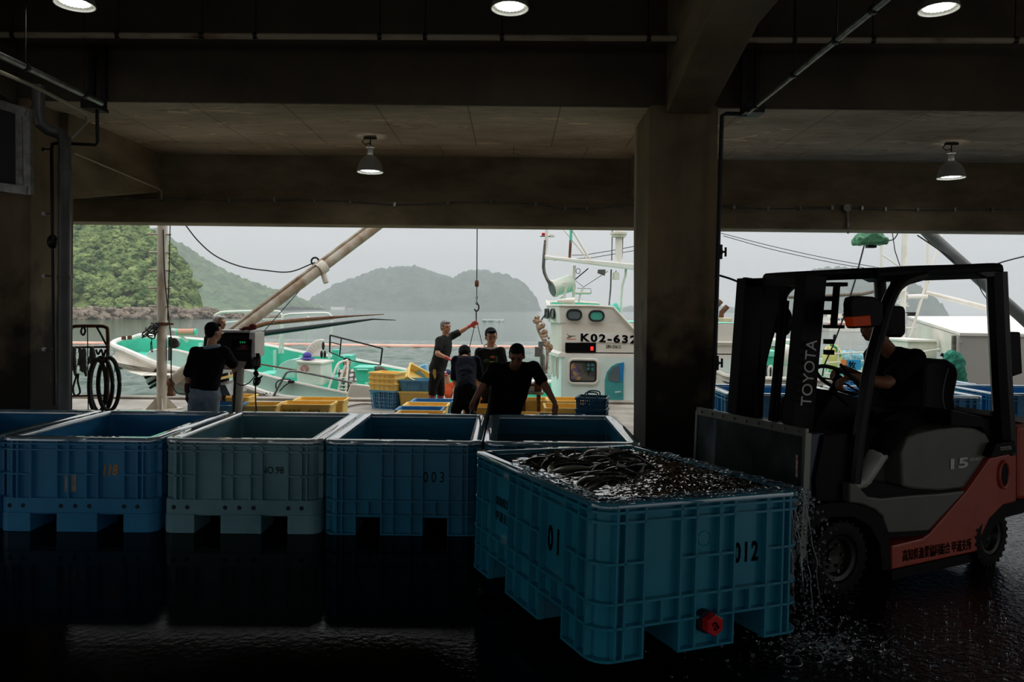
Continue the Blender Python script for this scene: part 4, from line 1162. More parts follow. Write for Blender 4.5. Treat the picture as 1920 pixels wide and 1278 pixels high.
# far side of the guard mirrors the near side
def mirror_tube(pts, r, name):
    P = []
    for x, y in pts: a, z = S(x, y, -.46); P.append(L2W(a, .46, z))
    b = MB(); b.tube(catmull(P, 5), r, 10); b.build(name, M_FTUBE, FL, smooth=True)
mirror_tube([(1601, 905), (1609, 830), (1618, 770), (1631, 690), (1652, 610), (1668, 560), (1690, 528), (1730, 514)], .036, 'front_pillar')
mirror_tube([(1640, 512), (1700, 508), (1790, 505), (1872, 503)], .034, 'roof_bar')
mirror_tube([(1868, 510), (1872, 600), (1878, 720), (1886, 850)], .045, 'rear_pillar')
a0, z0 = S(1640, 512, -.46)
b = MB(); b.tube([L2W(a0, -.46, z0), L2W(a0 - .03, -.3, z0), L2W(a0 - .03, .3, z0), L2W(a0, .46, z0)], .036, 10); b.build('front_roof_beam', M_FTUBE, FL, smooth=True)
az, zz = S(1872, 503, -.46)
for i in range(6):
    c = -.33 + .132 * i; b = MB(); b.bar(L2W(a0, c, z0), L2W(az, c, zz), .022, .05); b.build('roof_slat', M_FTUBE, FL)
# seat
fprism([(1724, 676), (1740, 671), (1770, 673), (1786, 684), (1790, 700), (1782, 740), (1786, 770), (1778, 790), (1740, 800), (1718, 790), (1722, 730)], -.24, .24, 'seat_back', M_FBLACK, .03, cc=-.2)
fprism([(1640, 775), (1700, 765), (1760, 770), (1785, 790), (1780, 808), (1700, 815), (1642, 800)], -.24, .24, 'seat_cushion', M_FBLACK, .03, cc=-.2)
b = MB(); b.tube(catmull([SP(1776, 690, -.23), SP(1768, 720, -.23), SP(1766, 750, -.23), SP(1776, 790, -.23)], 4), .012, 8); b.build('seat_belt_guide', M_FGREY, FL, smooth=True)
# steering wheel and column
swc = SP(1573, 712, -.02); swn = (V((0, 0, 1)) * .8 + fux * .6).normalized(); aa = fuy; bb_ = swn.cross(aa)
b = MB(); b.tube([swc + aa * .16 * cos(u) + bb_ * .16 * sin(u) for u in [k * pi / 16 for k in range(32)]], .014, 8, closed=True)
for u in (0, 2.1, 4.2): b.bar(swc, swc + aa * .16 * cos(u) + bb_ * .16 * sin(u), .02, .012)
b.cyl(swc - swn * .02, swc + swn * .02, .04, n=16); sw = b.build('steering_wheel', M_BLACKR, FL, smooth=True)
b = MB(); b.tube([swc, swc - swn * .42], .028, 10); b.build('steering_column', M_FBLACK, FL, smooth=True)
b = MB(); b.tube([SP(1590, 760, -.1), SP(1560, 733, -.1)], .009, 8); b.ball(SP(1560, 733, -.1), .02); b.build('control_lever', M_FBLACK, FL, smooth=True)
b = MB(); b.tube([SP(1640, 760, -.2), SP(1576, 683, -.2)], .009, 8); b.build('lamp_stalk', M_FBLACK, FL, smooth=True)
# head lamp and turn signal on the near pillar
fprism([(1598, 557), (1612, 554), (1640, 556), (1656, 566), (1656, 600), (1650, 612), (1602, 616), (1597, 600), (1595, 570)], -.52, -.46, 'headlamp_housing', M_FBLACK, .01)
fprism([(1598, 594), (1632, 591), (1634, 610), (1600, 612)], -.528, -.47, 'turn_signal', M_ORLENS, .004, cc=-.528, label='glowing amber turn signal')
fprism([(1657, 573), (1686, 573), (1691, 580), (1691, 625), (1684, 632), (1657, 632)], .16, .30, 'rear_lamp_housing', M_FBLACK, .02, cc=.2)
b = MB(); b.bar(SP(1672, 575, .23), SP(1676, 505, .23), .03, .03, up=(1, 0, 0)); b.build('lamp_bracket', M_FBLACK, FL)
fprism([(1893, 623), (1914, 622), (1918, 700), (1900, 706), (1896, 690)], -.50, -.42, 'rear_work_lamp', M_FBLACK, .01)
# mirror on the far pillar
mc = SP(1467, 602, .46)
b = MB(); b.ball(mc, (.03, .075, .115), Matrix.Rotation(FY + .6, 3, 'Z')); mo = b.build('mirror', M_FTUBE, FL, smooth=True)
b = MB(); b.tube([mc, SP(1440, 612, .46), SP(1430, 600, .46)], .01, 8); b.build('mirror_arm', M_FTUBE, mo, smooth=True)
# mast
def rail(c, px_top, px_bot, w, parent=FL):
    t_, b_ = S(*px_top, c), S(*px_bot, c)
    d = (V((t_[0], 0, t_[1])) - V((b_[0], 0, b_[1])))
    k = (b_[1] - .06) / d.z; bx = b_[0] - d.x * k
    P0, P1 = L2W(bx, c, .06), L2W(t_[0], c, t_[1])
    b = MB(); up = fux
    for oo, ww, dd in ((0, .03, w), (-w / 2 + .015, .085, .03), (w / 2 - .015, .085, .03)):
        b.bar(P0 + fux * oo + fuy * (.0 if oo == 0 else .03), P1 + fux * oo + fuy * (.0 if oo == 0 else .03), dd, ww, up=tuple(fuy))
    return b, P0, P1
mast, _ = [], 0
nb, NP0, NP1 = rail(-.30, (1528, 517), (1502, 800), .165); nb.build('mast_rail', M_FBLACK, FL)
fb, FP0, FP1 = rail(.31, (1413, 522), (1393, 795), .165); fb.build('mast_rail', M_FBLACK, FL)
ax = (NP1 - NP0).normalized()
for u, h in ((.985, .06), (.40, .08), (.08, .1)):
    b = MB(); b.bar(NP0.lerp(NP1, u) + fux * .03, FP0.lerp(FP1, u) + fux * .03, .06, h); b.build('mast_crossmember', M_FBLACK, FL)
for c_, nm in ((.12, 0), (-.12, 1)):
    b = MB(); p = NP0.lerp(FP0, .35 + .3 * (1 - nm)); b.tube([p + fux * .07, p + fux * .07 + ax * 1.78], .026, 10); b.build('lift_cylinder', M_FBLACK, FL, smooth=True)
b = MB(); p = NP0.lerp(FP0, .5) + fux * .02
for k in (-.02, .02): b.bar(p + fuy * k + ax * .3, p + fuy * k + ax * 1.72, .018, .012)
b.build('lift_chain', M_FBLACK, FL)
fprism([(1440, 530), (1470, 528), (1478, 545), (1470, 565), (1455, 590), (1447, 625), (1438, 680), (1432, 740), (1430, 790), (1424, 790), (1426, 640), (1430, 560)], .30, .36, 'hose_guard', M_FBLACK)
# hydraulic post right of the near rail
b = MB(); q0, q1 = SP(1569, 533, -.24), SP(1563, 612, -.24)
b.tube([q0, q1], .022, 10); b.box(q0, (.11, .07, .025)); b.box(q1, (.11, .07, .022)); b.build('valve_stack', M_FBLACK, FL)
b = MB()
for yy in (560, 585, 640, 660): b.box(SP(1554, yy, -.26), (.05, .05, .03))
b.build('rail_bolts', M_FBLACK, FL)
me_o = lettering('TOYOTA', SP(1511, 697, -.30) - fuy * .048 - fux * .025, ax, -fux + ax * ax.dot(fux), M_LETW, FL, width=abs(S(1517, 638, -.3)[1] - S(1517, 758, -.3)[1]) * 1.02, height=.085, name='lettering', label='pale maker name reading up the mast')
# load backrest with a clear splash sheet
P = {k_: V(v_) for k_, v_ in dict(nt=SP(1520, 812, -.5), ft=SP(1297, 772, .5)).items()}
rx = -.33
nt, ft = L2W(rx + .03, -.5, 1.0), L2W(rx + .03, .5, 1.0)
nb_, fb_ = L2W(rx, -.5, .28), L2W(rx, .5, .28)
b = MB(); b.bar(nt, ft, .022, .05); b.bar(nb_, fb_, .03, .06); b.bar(nt, nb_, .045, .022, up=tuple(fuy)); b.bar(ft, fb_, .02, .022, up=tuple(fuy))
br = b.build('backrest_frame', mat('stainless_frame', (120, 120, 112), .35, .75), FL)
b = MB()
for i in range(9): q = nt.lerp(ft, (i + .5) / 9); b.cyl(q - fux * .014, q - fux * .02, .009, n=8)
b.build('rivets', M_GALV, br)
M_CLEAR = mat('scratched_clear_sheet', (150, 158, 158), .22, trans=.85, ior=1.2, noise_=(4, .4, .7), col2=(60, 66, 66), bump=(20, .3, .004))
b = MB(); b.box((nt + fb_) / 2, (.006, 1.0, .72), Matrix.Rotation(FY, 3, 'Z') @ Matrix.Rotation(.04, 3, 'Y')); b.build('splash_sheet', M_CLEAR, FL)
b = MB()
for u in (.18, .5, .8): b.bar(nt.lerp(ft, u) + fux * .03, nb_.lerp(fb_, u) + fux * .03, .035, .02, up=tuple(fuy))
b.build('backrest_bars', M_FBLACK, br)
b = MB(); b.box(nt.lerp(nb_, .28) + fuy * .055 - fux * .012, (.003, .016, .13), Matrix.Rotation(FY, 3, 'Z')); b.build('warning_strip', mat('red_white_strip', (186, 90, 70), .5, noise_=(60, .45, .55), col2=(200, 200, 196)), br)
b = MB(); b.bar(L2W(rx + .06, -.42, .42), L2W(rx + .06, .42, .42), .04, .12); b.bar(L2W(rx + .06, -.42, .16), L2W(rx + .06, .42, .16), .04, .12); b.build('fork_carriage', M_FBLACK, FL)
fprism([(1512, 815), (1545, 812), (1548, 960), (1512, 960)], -.42, -.36, 'carriage_side_plate', mat('dark_blue_plate', (16, 30, 54), .3), cc=-.42)
for yb in (.2875 * 1.55, .7125 * 1.55):
    b = MB(); b.bb((.12, yb - .05, .045), (1.52, yb + .05, .085), MBIN); b.bb((1.48, yb - .05, .045), (1.53, yb + .05, .42), MBIN); b.build('fork', M_BLACKM, FL)
# wheels
def wheel(cx, cy, r, w, steer=0, name='wheel'):
    c = L2W(cx, cy, r); R = Matrix.Rotation(FY + steer, 4, 'Z') @ Matrix.Rotation(pi / 2, 4, 'X'); M = Matrix.Translation(c) @ R
    sgn = 1 if cy < 0 else -1
    b = MB(); h = w / 2
    b.lathe([(r * .60, -h * .7), (r * .66, -h * .95), (r * .85, -h), (r * .96, -h * .9), (r, -h * .6), (r, h * .6), (r * .96, h * .9), (r * .85, h), (r * .66, h * .95), (r * .60, h * .7)], M, 40)
    n = 26
    for k in range(n):
        a = 2 * pi * k / n
        for s in (-1, 1):
            aa_ = a + (pi / n if s > 0 else 0)
            b.box((r * .968 * cos(aa_), r * .968 * sin(aa_), s * h * .62), (.022, r * .11, h * .62), Matrix.Rotation(aa_, 3, 'Z'), M)
    o = b.build('wheel', M_RUBBER, FL, smooth=True, angle=30)
    b = MB(); b.lathe([(.001, sgn * h * .35), (r * .2, sgn * h * .4), (r * .22, sgn * h * .2), (r * .44, sgn * h * .25), (r * .5, sgn * h * .75), (r * .6, sgn * h * .85), (r * .62, sgn * h * .7), (r * .55, 0)], M, 32)
    for k in range(6): a = k * pi / 3; b.cyl(M @ V((r * .32 * cos(a), r * .32 * sin(a), sgn * h * .2)), M @ V((r * .32 * cos(a), r * .32 * sin(a), sgn * h * .42)), .011, n=6)
    b.build('wheel_rim', M_RIMD, o, smooth=True, angle=30)
wheel(0, -.40, .225, .16); wheel(0, .40, .225, .16); wheel(1.38, -.42, .20, .13, .12); wheel(1.38, .42, .20, .13, .12)

# ---- the driver
def driver():
    c = .0
    J = dict(head=SP(1634, 611, c), pel=SP(1712, 772, c), shL=SP(1676, 668, c) + fuy * -.17, shR=SP(1676, 668, c) + fuy * .17)
    J['elL'] = SP(1662, 718, -.22); J['wrL'] = SP(1592, 706, -.12)
    J['elR'] = SP(1640, 720, .24); J['wrR'] = SP(1582, 690, .12)
    J['hipL'] = SP(1716, 782, -.09); J['hipR'] = SP(1716, 782, .09)
    J['knL'] = SP(1672, 806, -.40); J['anL'] = SP(1622, 892, -.43); J['toeL'] = J['anL'] - fux * .2 - V((0, 0, .06))
    J['knR'] = SP(1640, 790, .14); J['anR'] = SP(1596, 880, .14); J['toeR'] = J['anR'] - fux * .2 - V((0, 0, .06))
    def cap(b, c_, H, k):
        b.ball(c_ + H @ V((0, -.02, .05)) * k, (.09 * k, .105 * k, .075 * k), H, 18, 10)
        b.ball(c_ + H @ V((0, -.085, -.01)) * k, (.075 * k, .05 * k, .10 * k), H, 14, 8)
        b.ball(c_ + H @ V((0, .11, .045)) * k, (.06 * k, .06 * k, .010 * k), H, 14, 8)
    hd = (-fux * .8 + V((0, 0, -.3)))
    person('person in black T-shirt and cap driving the forklift, hands on the wheel', J, -fux + V((0, 0, -.22)), V((0, 0, 1)) - fux * .22, k=.95, skin=M_SKIN_D, hair=mat('black_cap', (14, 14, 15), .8), hairgeo=cap,
           belly=1.25, shirt=cloth('black_tshirt', (13, 13, 14)), pants=cloth('black_trousers', (12, 12, 13)), sleeve=.75, boots=mat('white_rubber_boot', (188, 188, 180), .4, noise_=(5, .35, .7), col2=(120, 118, 110)), hands=dict(L=(hd, -fuy * .2 + V((0, 0, -1)), -1), R=(hd, V((0, 0, -1)), 1)), curl=.9)
driver()
# ================================================================ THINGS ON THE QUAY
M_YEL = mat('yellow_crate_plastic', (255, 222, 128), .5, noise_=(6, .35, .7), col2=(248, 204, 106))
M_BLU = mat('blue_crate_plastic', (92, 162, 204), .45, noise_=(6, .35, .7), col2=(70, 136, 182))
M_TEALB = mat('dark_teal_basket', (34, 108, 138), .45)
M_LBLU = mat('light_blue_basket', (130, 192, 224), .5)
M_STEELP = mat('painted_steel_post', (206, 198, 182), .5, noise_=(4, .45, .8), col2=(130, 92, 58), stretch=(1, 1, .4))
M_RUST = mat('rust', (116, 70, 40), .8, noise_=(12, .35, .65), col2=(78, 44, 28))
M_BOOM = mat('weathered_boom', (172, 164, 146), .55, noise_=(1.8, .40, .62), col2=(122, 88, 54))
M_WHITE = mat('white_boat_paint', (232, 228, 218), .4, noise_=(2, .45, .8), col2=(212, 202, 186))
M_CREAMW = mat('cream_hull_paint', (226, 220, 206), .4, noise_=(1.5, .4, .8), col2=(204, 194, 176))
M_MINT = mat('mint_deck_paint', (84, 200, 170), .42, noise_=(2.5, .4, .75), col2=(66, 178, 150))
M_PMINT = mat('pale_mint_paint', (190, 224, 212), .42, noise_=(2, .4, .8), col2=(172, 210, 198))
M_ROPE = mat('grey_rope', (120, 106, 92), .9, noise_=(30, .4, .6), col2=(84, 72, 62))
M_CLOTHG = cloth('grey_glove_cloth', (120, 122, 116), (84, 86, 82))
M_SHEET = mat('grey_tarp', (176, 172, 166), .7, bump=(3, .3, .02))

def crate(m, w=.62, d=.42, h=.30, taper=.05, holes=False, handle=False, label='crate', lid=False, marks=None):
    """open plastic crate, origin at the middle of its base"""
    t = thing('plastic_crate', label, 'crate')
    b = MB(); th = .012
    def ring(z, e, ins=0): 
        x, y = w / 2 - e - ins, d / 2 - e - ins; r = .03; out = []
        for sx, sy, a0 in ((1, -1, -pi / 2), (1, 1, 0), (-1, 1, pi / 2), (-1, -1, pi)):
            for k in range(4):
                a = a0 + pi / 2 * k / 3; out.append((sx * (x - r) + r * cos(a), sy * (y - r) + r * sin(a), z))
        return out
    N = 16
    rings = [ring(0, taper), ring(h, .012), ring(h, .012, th), ring(.012, taper, th)]
    vs = [p for r_ in rings for p in r_]; fs = [tuple(range(N))[::-1], tuple(range(3 * N, 4 * N))]
    for j in range(3):
        for i in range(N):
            if holes and j in (0, 2): continue
            fs.append((j * N + i, j * N + (i + 1) % N, (j + 1) * N + (i + 1) % N, (j + 1) * N + i))
    if not holes: b.add(vs, fs)
    else:
        b.add(vs, fs[:2])
        for q in range(6):      # open slatted walls: horizontal bars and uprights
            z = h * q / 5; e = taper + (.012 - taper) * q / 5; R_ = ring(z, e)
            b.tube(R_, .006 if 0 < q < 5 else .010, 4, closed=True)
        for i in range(13):
            u = -1 + 2 * i / 12
            for s in (-1, 1):
                b.bar((u * (w / 2 - taper - .02), s * (d / 2 - taper), 0), (u * (w / 2 - .03), s * (d / 2 - .014), h), .012, .008)
                if i % 2 == 0: b.bar((s * (w / 2 - taper), u * (d / 2 - taper - .02), 0), (s * (w / 2 - .014), u * (d / 2 - .03), h), .012, .008)
    for u in (-.62, -.2, .2, .62):
        for s in (-1, 1): b.bar((u * (w / 2 - taper), s * (d / 2 - taper + .003), .01), (u * (w / 2 - .02), s * (d / 2 - .008), h - .03), .014, .01)
    b.build('body', m, t)
    b = MB(); a, c = ring(h, -.004), ring(h, .018); a2 = [(x, y, z - .022) for x, y, z in a]; a3 = [(x, y, z + .005) for x, y, z in a]; c3 = [(x, y, z + .005) for x, y, z in c]
    vs = a2 + a3 + c3 + c; fs = []
    for j in range(4):
        for i in range(N): k = (i + 1) % N; fs.append((j * N + i, j * N + k, ((j + 1) % 4) * N + k, ((j + 1) % 4) * N + i))
    b.add(vs, fs); b.build('rim', m, t)
    if handle:
        for s in (-1, 1):
            b = MB(); b.tube(catmull([(-.07, s * d * .3, h), (-.065, s * d * .3, h + .05), (0, s * d * .3, h + .062), (.065, s * d * .3, h + .05), (.07, s * d * .3, h)], 4), .008, 6); b.build('handle', m, t)
    return t
Cy = crate(M_YEL, label='x'); Cb = crate(M_BLU, label='x')
protos = {'y': Cy, 'b': Cb}; used_p = set()
def put(k, x, y, z, rz, label, group=None, grp=None, M=None):
    p = protos[k]
    if k not in used_p: used_p.add(k); o = p; o.location = (x, y, z); o.rotation_euler = (0, 0, rz); o['label'] = label
    else: o = copy_tree(p, (x, y, z), rz, label)
    if M is not None: o.rotation_mode = 'XYZ'; o.rotation_euler = M
    if group: o['group'] = group
    elif 'group' in o: del o['group']
    return o
# the four crates in a slanting row in front of the bent man
GR = 'crates in a slanting row behind the deep blue bin'
for k, (px, py, Y, c, lab) in enumerate(((788, 773, 9.64, 'y', 'yellow crate nearest the blue bins, front of the slanting row of four'), (788, 765, 10.1, 'b', 'blue crate second from the front in the slanting row of four'), (800, 757, 10.56, 'y', 'yellow crate third from the front in the slanting row of four'), (812, 750, 11.05, 'b', 'blue crate at the back of the slanting row of four'))):
    q = W(px, py, Y); put(c, q.x, q.y, max(0, q.z - .305), -.03, lab, GR)
# the stack beside the boat
C2 = crate(M_BLU, .50, .38, .31, .04, True, label='blue slatted crate at the bottom of the yellow stack beside the boat'); protos['B'] = C2
q = G(722, 768, 0); rz_ = -.42
used_p.add('B'); C2.location = (q.x, q.y + .22, 0); C2.rotation_euler = (0, 0, rz_)
b = MB(); R_ = Matrix.Rotation(rz_, 4, 'Z'); b.box((0, 0, .14), (.38, .27, .22), None, Matrix.Translation((q.x, q.y + .22, 0)) @ R_); tag(b.build('net_bundle', M_ROPE), 'brown netting packed inside the blue slatted crate', 'net')
Cs = crate(M_YEL, .52, .40, .13, .015, label='x'); protos['s'] = Cs
for i, lab in enumerate(('yellow tray directly on the blue slatted crate', 'yellow tray in the middle of the stack beside the boat', 'topmost yellow tray of the stack beside the boat')):
    put('s', q.x, q.y + .22, .305 + i * .085, rz_, lab, 'yellow trays stacked beside the boat')
# crates beside the man in pink boots
q = W(784, 722, 12.6)
put('y', q.x, q.y, 0, -.05, 'yellow crate under the blue one left of the pink boots')
o = put('b', q.x + .01, q.y, .19, -.05, 'blue crate stacked on a yellow one left of the pink boots')
q2 = W(783, 712, 12.9); put('s', q2.x, q2.y, q2.z - .02, 0, 'yellow tray tilted up behind the stacked blue crate', M=(.7, .5, .4))
t = thing('fish_basket', 'pale blue round basket tipped behind the stacked crates', 'basket', W(800, 712, 13.2))
b = MB(); M_ = Matrix.Translation(W(800, 716, 13.2)) @ Euler((.2, -.5, 0)).to_matrix().to_4x4(); b.lathe([(.10, 0), (.15, .26), (.165, .265), (.165, .28), (.14, .27), (.09, .01), (.001, .01)], M_, 20); b.build('body', M_LBLU, t, smooth=True)
# big yellow crates near the left of the boat
q = W(570, 757, 10.0); Cl = crate(M_YEL, .72, .42, .38, .04, label='yellow crate with dark characters behind the NO.98 bin'); Cl.location = (q.x, q.y + .2, 0)
lettering('甲浦漁協', q + V((-.16, -.012, -.10)), (1, 0, 0), (0, 0, 1), M_BLACKP, Cl, width=.24, height=.05)
lettering('高知県', q + V((.14, -.012, -.10)), (1, 0, 0), (0, 0, 1), M_BLACKP, Cl, width=.16, height=.05)
copy_tree(Cl, (q.x + .07, q.y + .66, 0), .02, 'yellow crate half hidden behind the one with dark characters')
# yellow and blue crates around the scale
q = W(470, 745, 9.6); put('y', q.x, q.y + .2, .11, .1, 'yellow crate at the foot of the scale post, cable trailing into it')
q = W(392, 759, 9.2); put('b', q.x, q.y + .3, .15, 0, 'blue crate on the ground in front of the scale')
q = W(425, 743, 10.4); put('y', q.x, q.y + .2, .12, 0, 'yellow crate behind the jeans of the man at the scale')
# right side, behind the leaning man
q = W(985, 752, 10.3); cz = put('y', q.x, q.y, q.z - .30, 0, 'yellow crate with red characters under the small machine table'); cz.location.z = 0.0; cz.scale.z = 1.5
q = W(1052, 752, 10.6)
cL = crate(M_YEL, .62, .5, .42, .03, label='large yellow crate behind the hand of the leaning man'); cL.location = (q.x, q.y, 0)
q = W(1062, 761, 9.6); copy_tree(cL, (q.x + .02, q.y, q.z - .42), 0, 'large yellow crate in front, left of the teal basket stack')
q = W(900, 762, 9.9); o = put('y', q.x, q.y + .1, 0, 0, 'yellow crate between the bent man and the leaning man'); o.scale = (.75, 1, 1.3)
q = W(975, 776, 8.9); o = put('y', q.x + .1, q.y, 0, 0, 'yellow crate just behind the waist of the leaning man'); o.scale.z = 1.45
q = W(1054, 781, 7.75); put('B', q.x, q.y, 0, 0, 'lower blue crate of the two under the leaning man\'s hand'); o = put('B', q.x, q.y, q.z - .31, 0, 'upper blue crate, right under the leaning man\'s hand')
# teal handled baskets
Ct = crate(M_TEALB, .35, .30, .20, .02, True, True, label='x'); protos['t'] = Ct
q = W(1111, 744, 8.35)
for i, lab in enumerate(('bottom dark teal basket of the handled stack by the pillar', 'second dark teal basket of the handled stack by the pillar', 'third dark teal basket of the handled stack by the pillar', 'topmost dark teal basket with its handle up, by the pillar')):
    put('t', q.x, q.y, max(0, q.z - .20 - (3 - i) * .125), -.25, lab, 'dark teal baskets stacked by the pillar')
# small machine on a steel table
def machine():
    t = thing('work_table', 'small steel work table behind the leaning man', 'table', W(997, 775, 10.0))
    a, c = W(974, 737, 10.0), W(1016, 737, 10.0)
    b = MB(); b.box((a + c) / 2 + V((0, .15, 0)), (.34, .34, .03)); b.build('table_top', M_GALV, t)
    for x in (a.x + .04, c.x - .06):
        for y in (10.02, 10.28): b = MB(); b.bb((x, y, .02), (x + .045, y + .045, a.z)); b.build('leg', M_RUST, t)
    m_ = thing('platform_scale', 'small grey scale with a mint knob on the steel table', 'scale', a + V((.1, .1, .03)))
    b = MB(); b.bb((a.x + .0, 10.05, a.z + .015), (a.x + .2, 10.3, a.z + .085)); b.build('body', M_SILVER, m_)
    b = MB(); b.bb((a.x + .02, 10.08, a.z + .085), (a.x + .22, 10.28, a.z + .12)); b.bb((a.x + .2, 10.1, a.z + .02), (a.x + .3, 10.3, a.z + .14)); b.build('frame', M_RUST, m_)
    b = MB(); b.cyl((a.x + .25, 10.08, a.z + .15), (a.x + .25, 10.08, a.z + .21), .02); b.build('knob', M_MINT, m_)
machine()

# blue bins behind the forklift
for (X, Y, lab) in ((2.62, 9.03, 'bright blue bin on the quay seen between the pillar and the forklift mast'), (4.22, 9.0, 'bright blue bin on the quay seen behind the forklift seat'), (6.05, 9.35, 'bright blue bin on the quay right of the forklift rear pillar'), (5.15, 10.6, 'bright blue bin on the quay, in the second row behind the forklift')):
    o = copy_tree(bin_d, (X + 1.5, Y, 0), pi / 2, lab); o['group'] = 'blue bins out on the quay behind the forklift'
    for c in o.children: 
        if c.type == 'MESH':
            c.data = c.data.copy(); c.data.materials[0] = M_BIN[0] if c.name.startswith('body') else M_RIM[M_BIN[0].name]

# steel post with rungs, and the derrick boom
t = thing('crane_post', 'pale steel post with side rungs standing on the quay', 'post', G(303, 768, 0))
pb = G(303, 768, 0); pt = W(306, 380, 12.1); PY = pb.y
b = MB(); b.tube([pb, (pt.x, PY, pt.z)], .078, 20); b.build('post_tube', M_STEELP, t, smooth=True)
for py in (438, 472, 505.5, 539, 573):
    a, c = W(279, py + .5, PY - .02), W(321, py + 1.5, PY - .02); b = MB(); b.tube([a, c], .016, 8); b.build('rung', M_STEELP, t, smooth=True)
b = MB()
for a in range(4):
    an = a * pi / 2 + .5; d = V((cos(an), sin(an), 0)); b.prism([(.07, 0), (.24, 0), (.24, .015), (.09, .19), (.07, .19)], lambda p, q_, tt: pb + d * p + V((0, 0, q_)) + V((-d.y, d.x, 0)) * tt, -.008, .008)
b.box(pb + V((0, 0, .008)), (.5, .5, .016)); b.build('base_plate', M_STEELP, t)
b = MB(); q = W(304, 607, PY); b.cyl(q - V((0, 0, .025)), q + V((0, 0, .025)), .09, n=20); b.box(q + V((.12, 0, 0)), (.12, .04, .03)); b.build('clamp', M_RUST, t)
b = MB(); b.tube([W(319, 420, PY - .05), W(317, 520, PY - .05), W(314, 600, PY - .05)], .008, 6); b.build('rope_guide', M_BLACKM, t)
b = MB(); b.bb(W(316, 632, PY - .03), W(322, 675, PY + .1)); b.build('winch_box', M_BLACKM, t)
b = MB(); q = W(327, 643, PY); b.cyl(q - V((0, .03, 0)), q + V((0, .03, 0)), .085, n=20); b.build('winch_drum', M_GALV, t)
one('tangled black rope hanging left of the crane post', 'rope', 'rope', M_BLACKR, lambda b: [b.tube(catmull([W(280 + 14 * math.sin(k * 2.1) + 6, 605 + 4 * k, 12 - .02 * k), W(284 + 10 * math.cos(k * 1.7), 612 + 3 * k, 11.9), W(278 + 12 * math.sin(k * 3.3 + 1), 622 + 2 * k, 11.95), W(290 + 6 * math.cos(k), 606 + k, 12)], 5), .011, 5) for k in range(7)] + [b.tube(catmull([W(284, 632, 12), W(285, 650, 12), W(286, 660, 12), W(283, 655, 12), W(283, 640, 12)], 4), .007, 5), b.tube([W(283, 606, 12), W(300, 606, 12)], .012, 5)], smooth=True)
one('black electric cable running down beside the crane post', 'cable', 'power_cable', M_BLACKR, lambda b: b.tube(catmull([W(306, 430, 12), W(309, 520, 12), W(317, 600, 12), W(321, 640, 12), W(321, 700, 12), W(324, 722, 12), W(332, 736, 12), W(348, 738, 12)], 6), .010, 6), smooth=True)
# boom
bA, bB = W(322, 714, 12.2), W(706, 424, 14.6); bC = bA + (bB - bA) * 1.35
t = thing('derrick_boom', 'rusty weathered cargo boom slanting up from the crane post over the boat', 'boom', bA)
b = MB(); b.tube([bA, bC], [.088, .105], 16); b.build('boom_tube', M_BOOM, t, smooth=True)
d_ = (bB - bA).normalized(); b = MB(); b.tube([bA + d_ * .3 + V((0, 0, .14)), bC + V((0, 0, .15))], .028, 8); b.build('boom_pipe', M_BOOM, t, smooth=True)
q = bA.lerp(bB, .695); b = MB(); b.cyl(q - d_ * .08, q + d_ * .08, .128, n=20); b.tube([q, q + V((.1, -.05, -.28))], .05, 8); b.build('boom_collar', M_STEELP, t, smooth=True)
b = MB(); b.tube([q + V((-.12, 0, .12)) + V((.07 * cos(a), 0, .07 * sin(a))) for a in [k * pi / 6 for k in range(12)]], .018, 6, closed=True); b.build('shackle', M_BLACKM, t)
b = MB(); b.tube([bA, bA + V((-.02, 0, -.2))], .05, 8); b.box(bA + V((-.03, 0, -.22)), (.14, .1, .05)); b.tube([pb + V((.02, 0, .42)), bA], .05, 8); b.build('boom_heel', M_RUST, t)
one('black guy cable sagging from the beam to the boom collar', 'cable', 'guy_cable', M_BLACKR, lambda b: b.tube(catmull([W(345, 418, 13.2), W(372, 452, 13.2), W(405, 480, 13.3), W(450, 499, 13.5), W(500, 507, 13.7), W(545, 509, 13.8), q + V((-.12, 0, .1))], 6), .012, 6), smooth=True)
one('thin wire running alongside the boom', 'wire', 'wire', M_BLACKM, lambda b: b.tube([W(478, 640, 13.2), W(590, 512, 14), W(712, 428, 14.6)], .008, 5))
# hoist wire, hook and slings
def hoist():
    Y = 12.3; t = thing('crane_hook', 'crane hook with ball weight hanging on a wire above the men', 'hook', W(893, 600, Y))
    b = MB(); b.tube([W(895, 380, Y), W(894, 524, Y)], .008, 6); b.build('hoist_wire', M_BLACKM, t)
    b = MB(); b.lathe([(.001, 0), (.028, .005), (.033, .03), (.033, .09), (.02, .115), (.001, .12)], Matrix.Translation(W(894, 538, Y)), 14); b.build('weight', M_RUST, t, smooth=True)
    b = MB(); b.tube([W(894, 538, Y), W(894, 552, Y)], .007, 6)
    for k in range(4): c = W(894, 553 + 5 * k, Y); b.tube([c + V((.014 * cos(a) if k % 2 else 0, .014 * cos(a) if not k % 2 else 0, .024 * sin(a))) for a in [j * pi / 5 for j in range(10)]], .006, 5, closed=True)
    b.build('chain', M_BLACKM, t)
    b = MB(); b.tube(catmull([W(894, 570, Y), W(897, 574, Y), W(897, 580, Y), W(893, 584, Y), W(889, 580, Y), W(890, 574, Y)], 4), [.012] * 20 + [.005], 8) if False else b.tube(catmull([W(894, 568, Y), W(897.5, 573, Y), W(897, 580, Y), W(893, 583, Y), W(889.5, 579, Y)], 4), .0125, 8)
    b.build('hook', M_BLACKM, t, smooth=True)
    b = MB(); b.tube([W(893, 583, Y), W(893, 598, Y)], .010, 6); b.build('swivel', M_BLACKM, t)
    for p in ((880, 652), (904, 645)): b = MB(); b.tube([W(893, 598, Y), W(*p, Y - .3)], .007, 5); b.build('sling', M_BLACKR, t)
hoist()
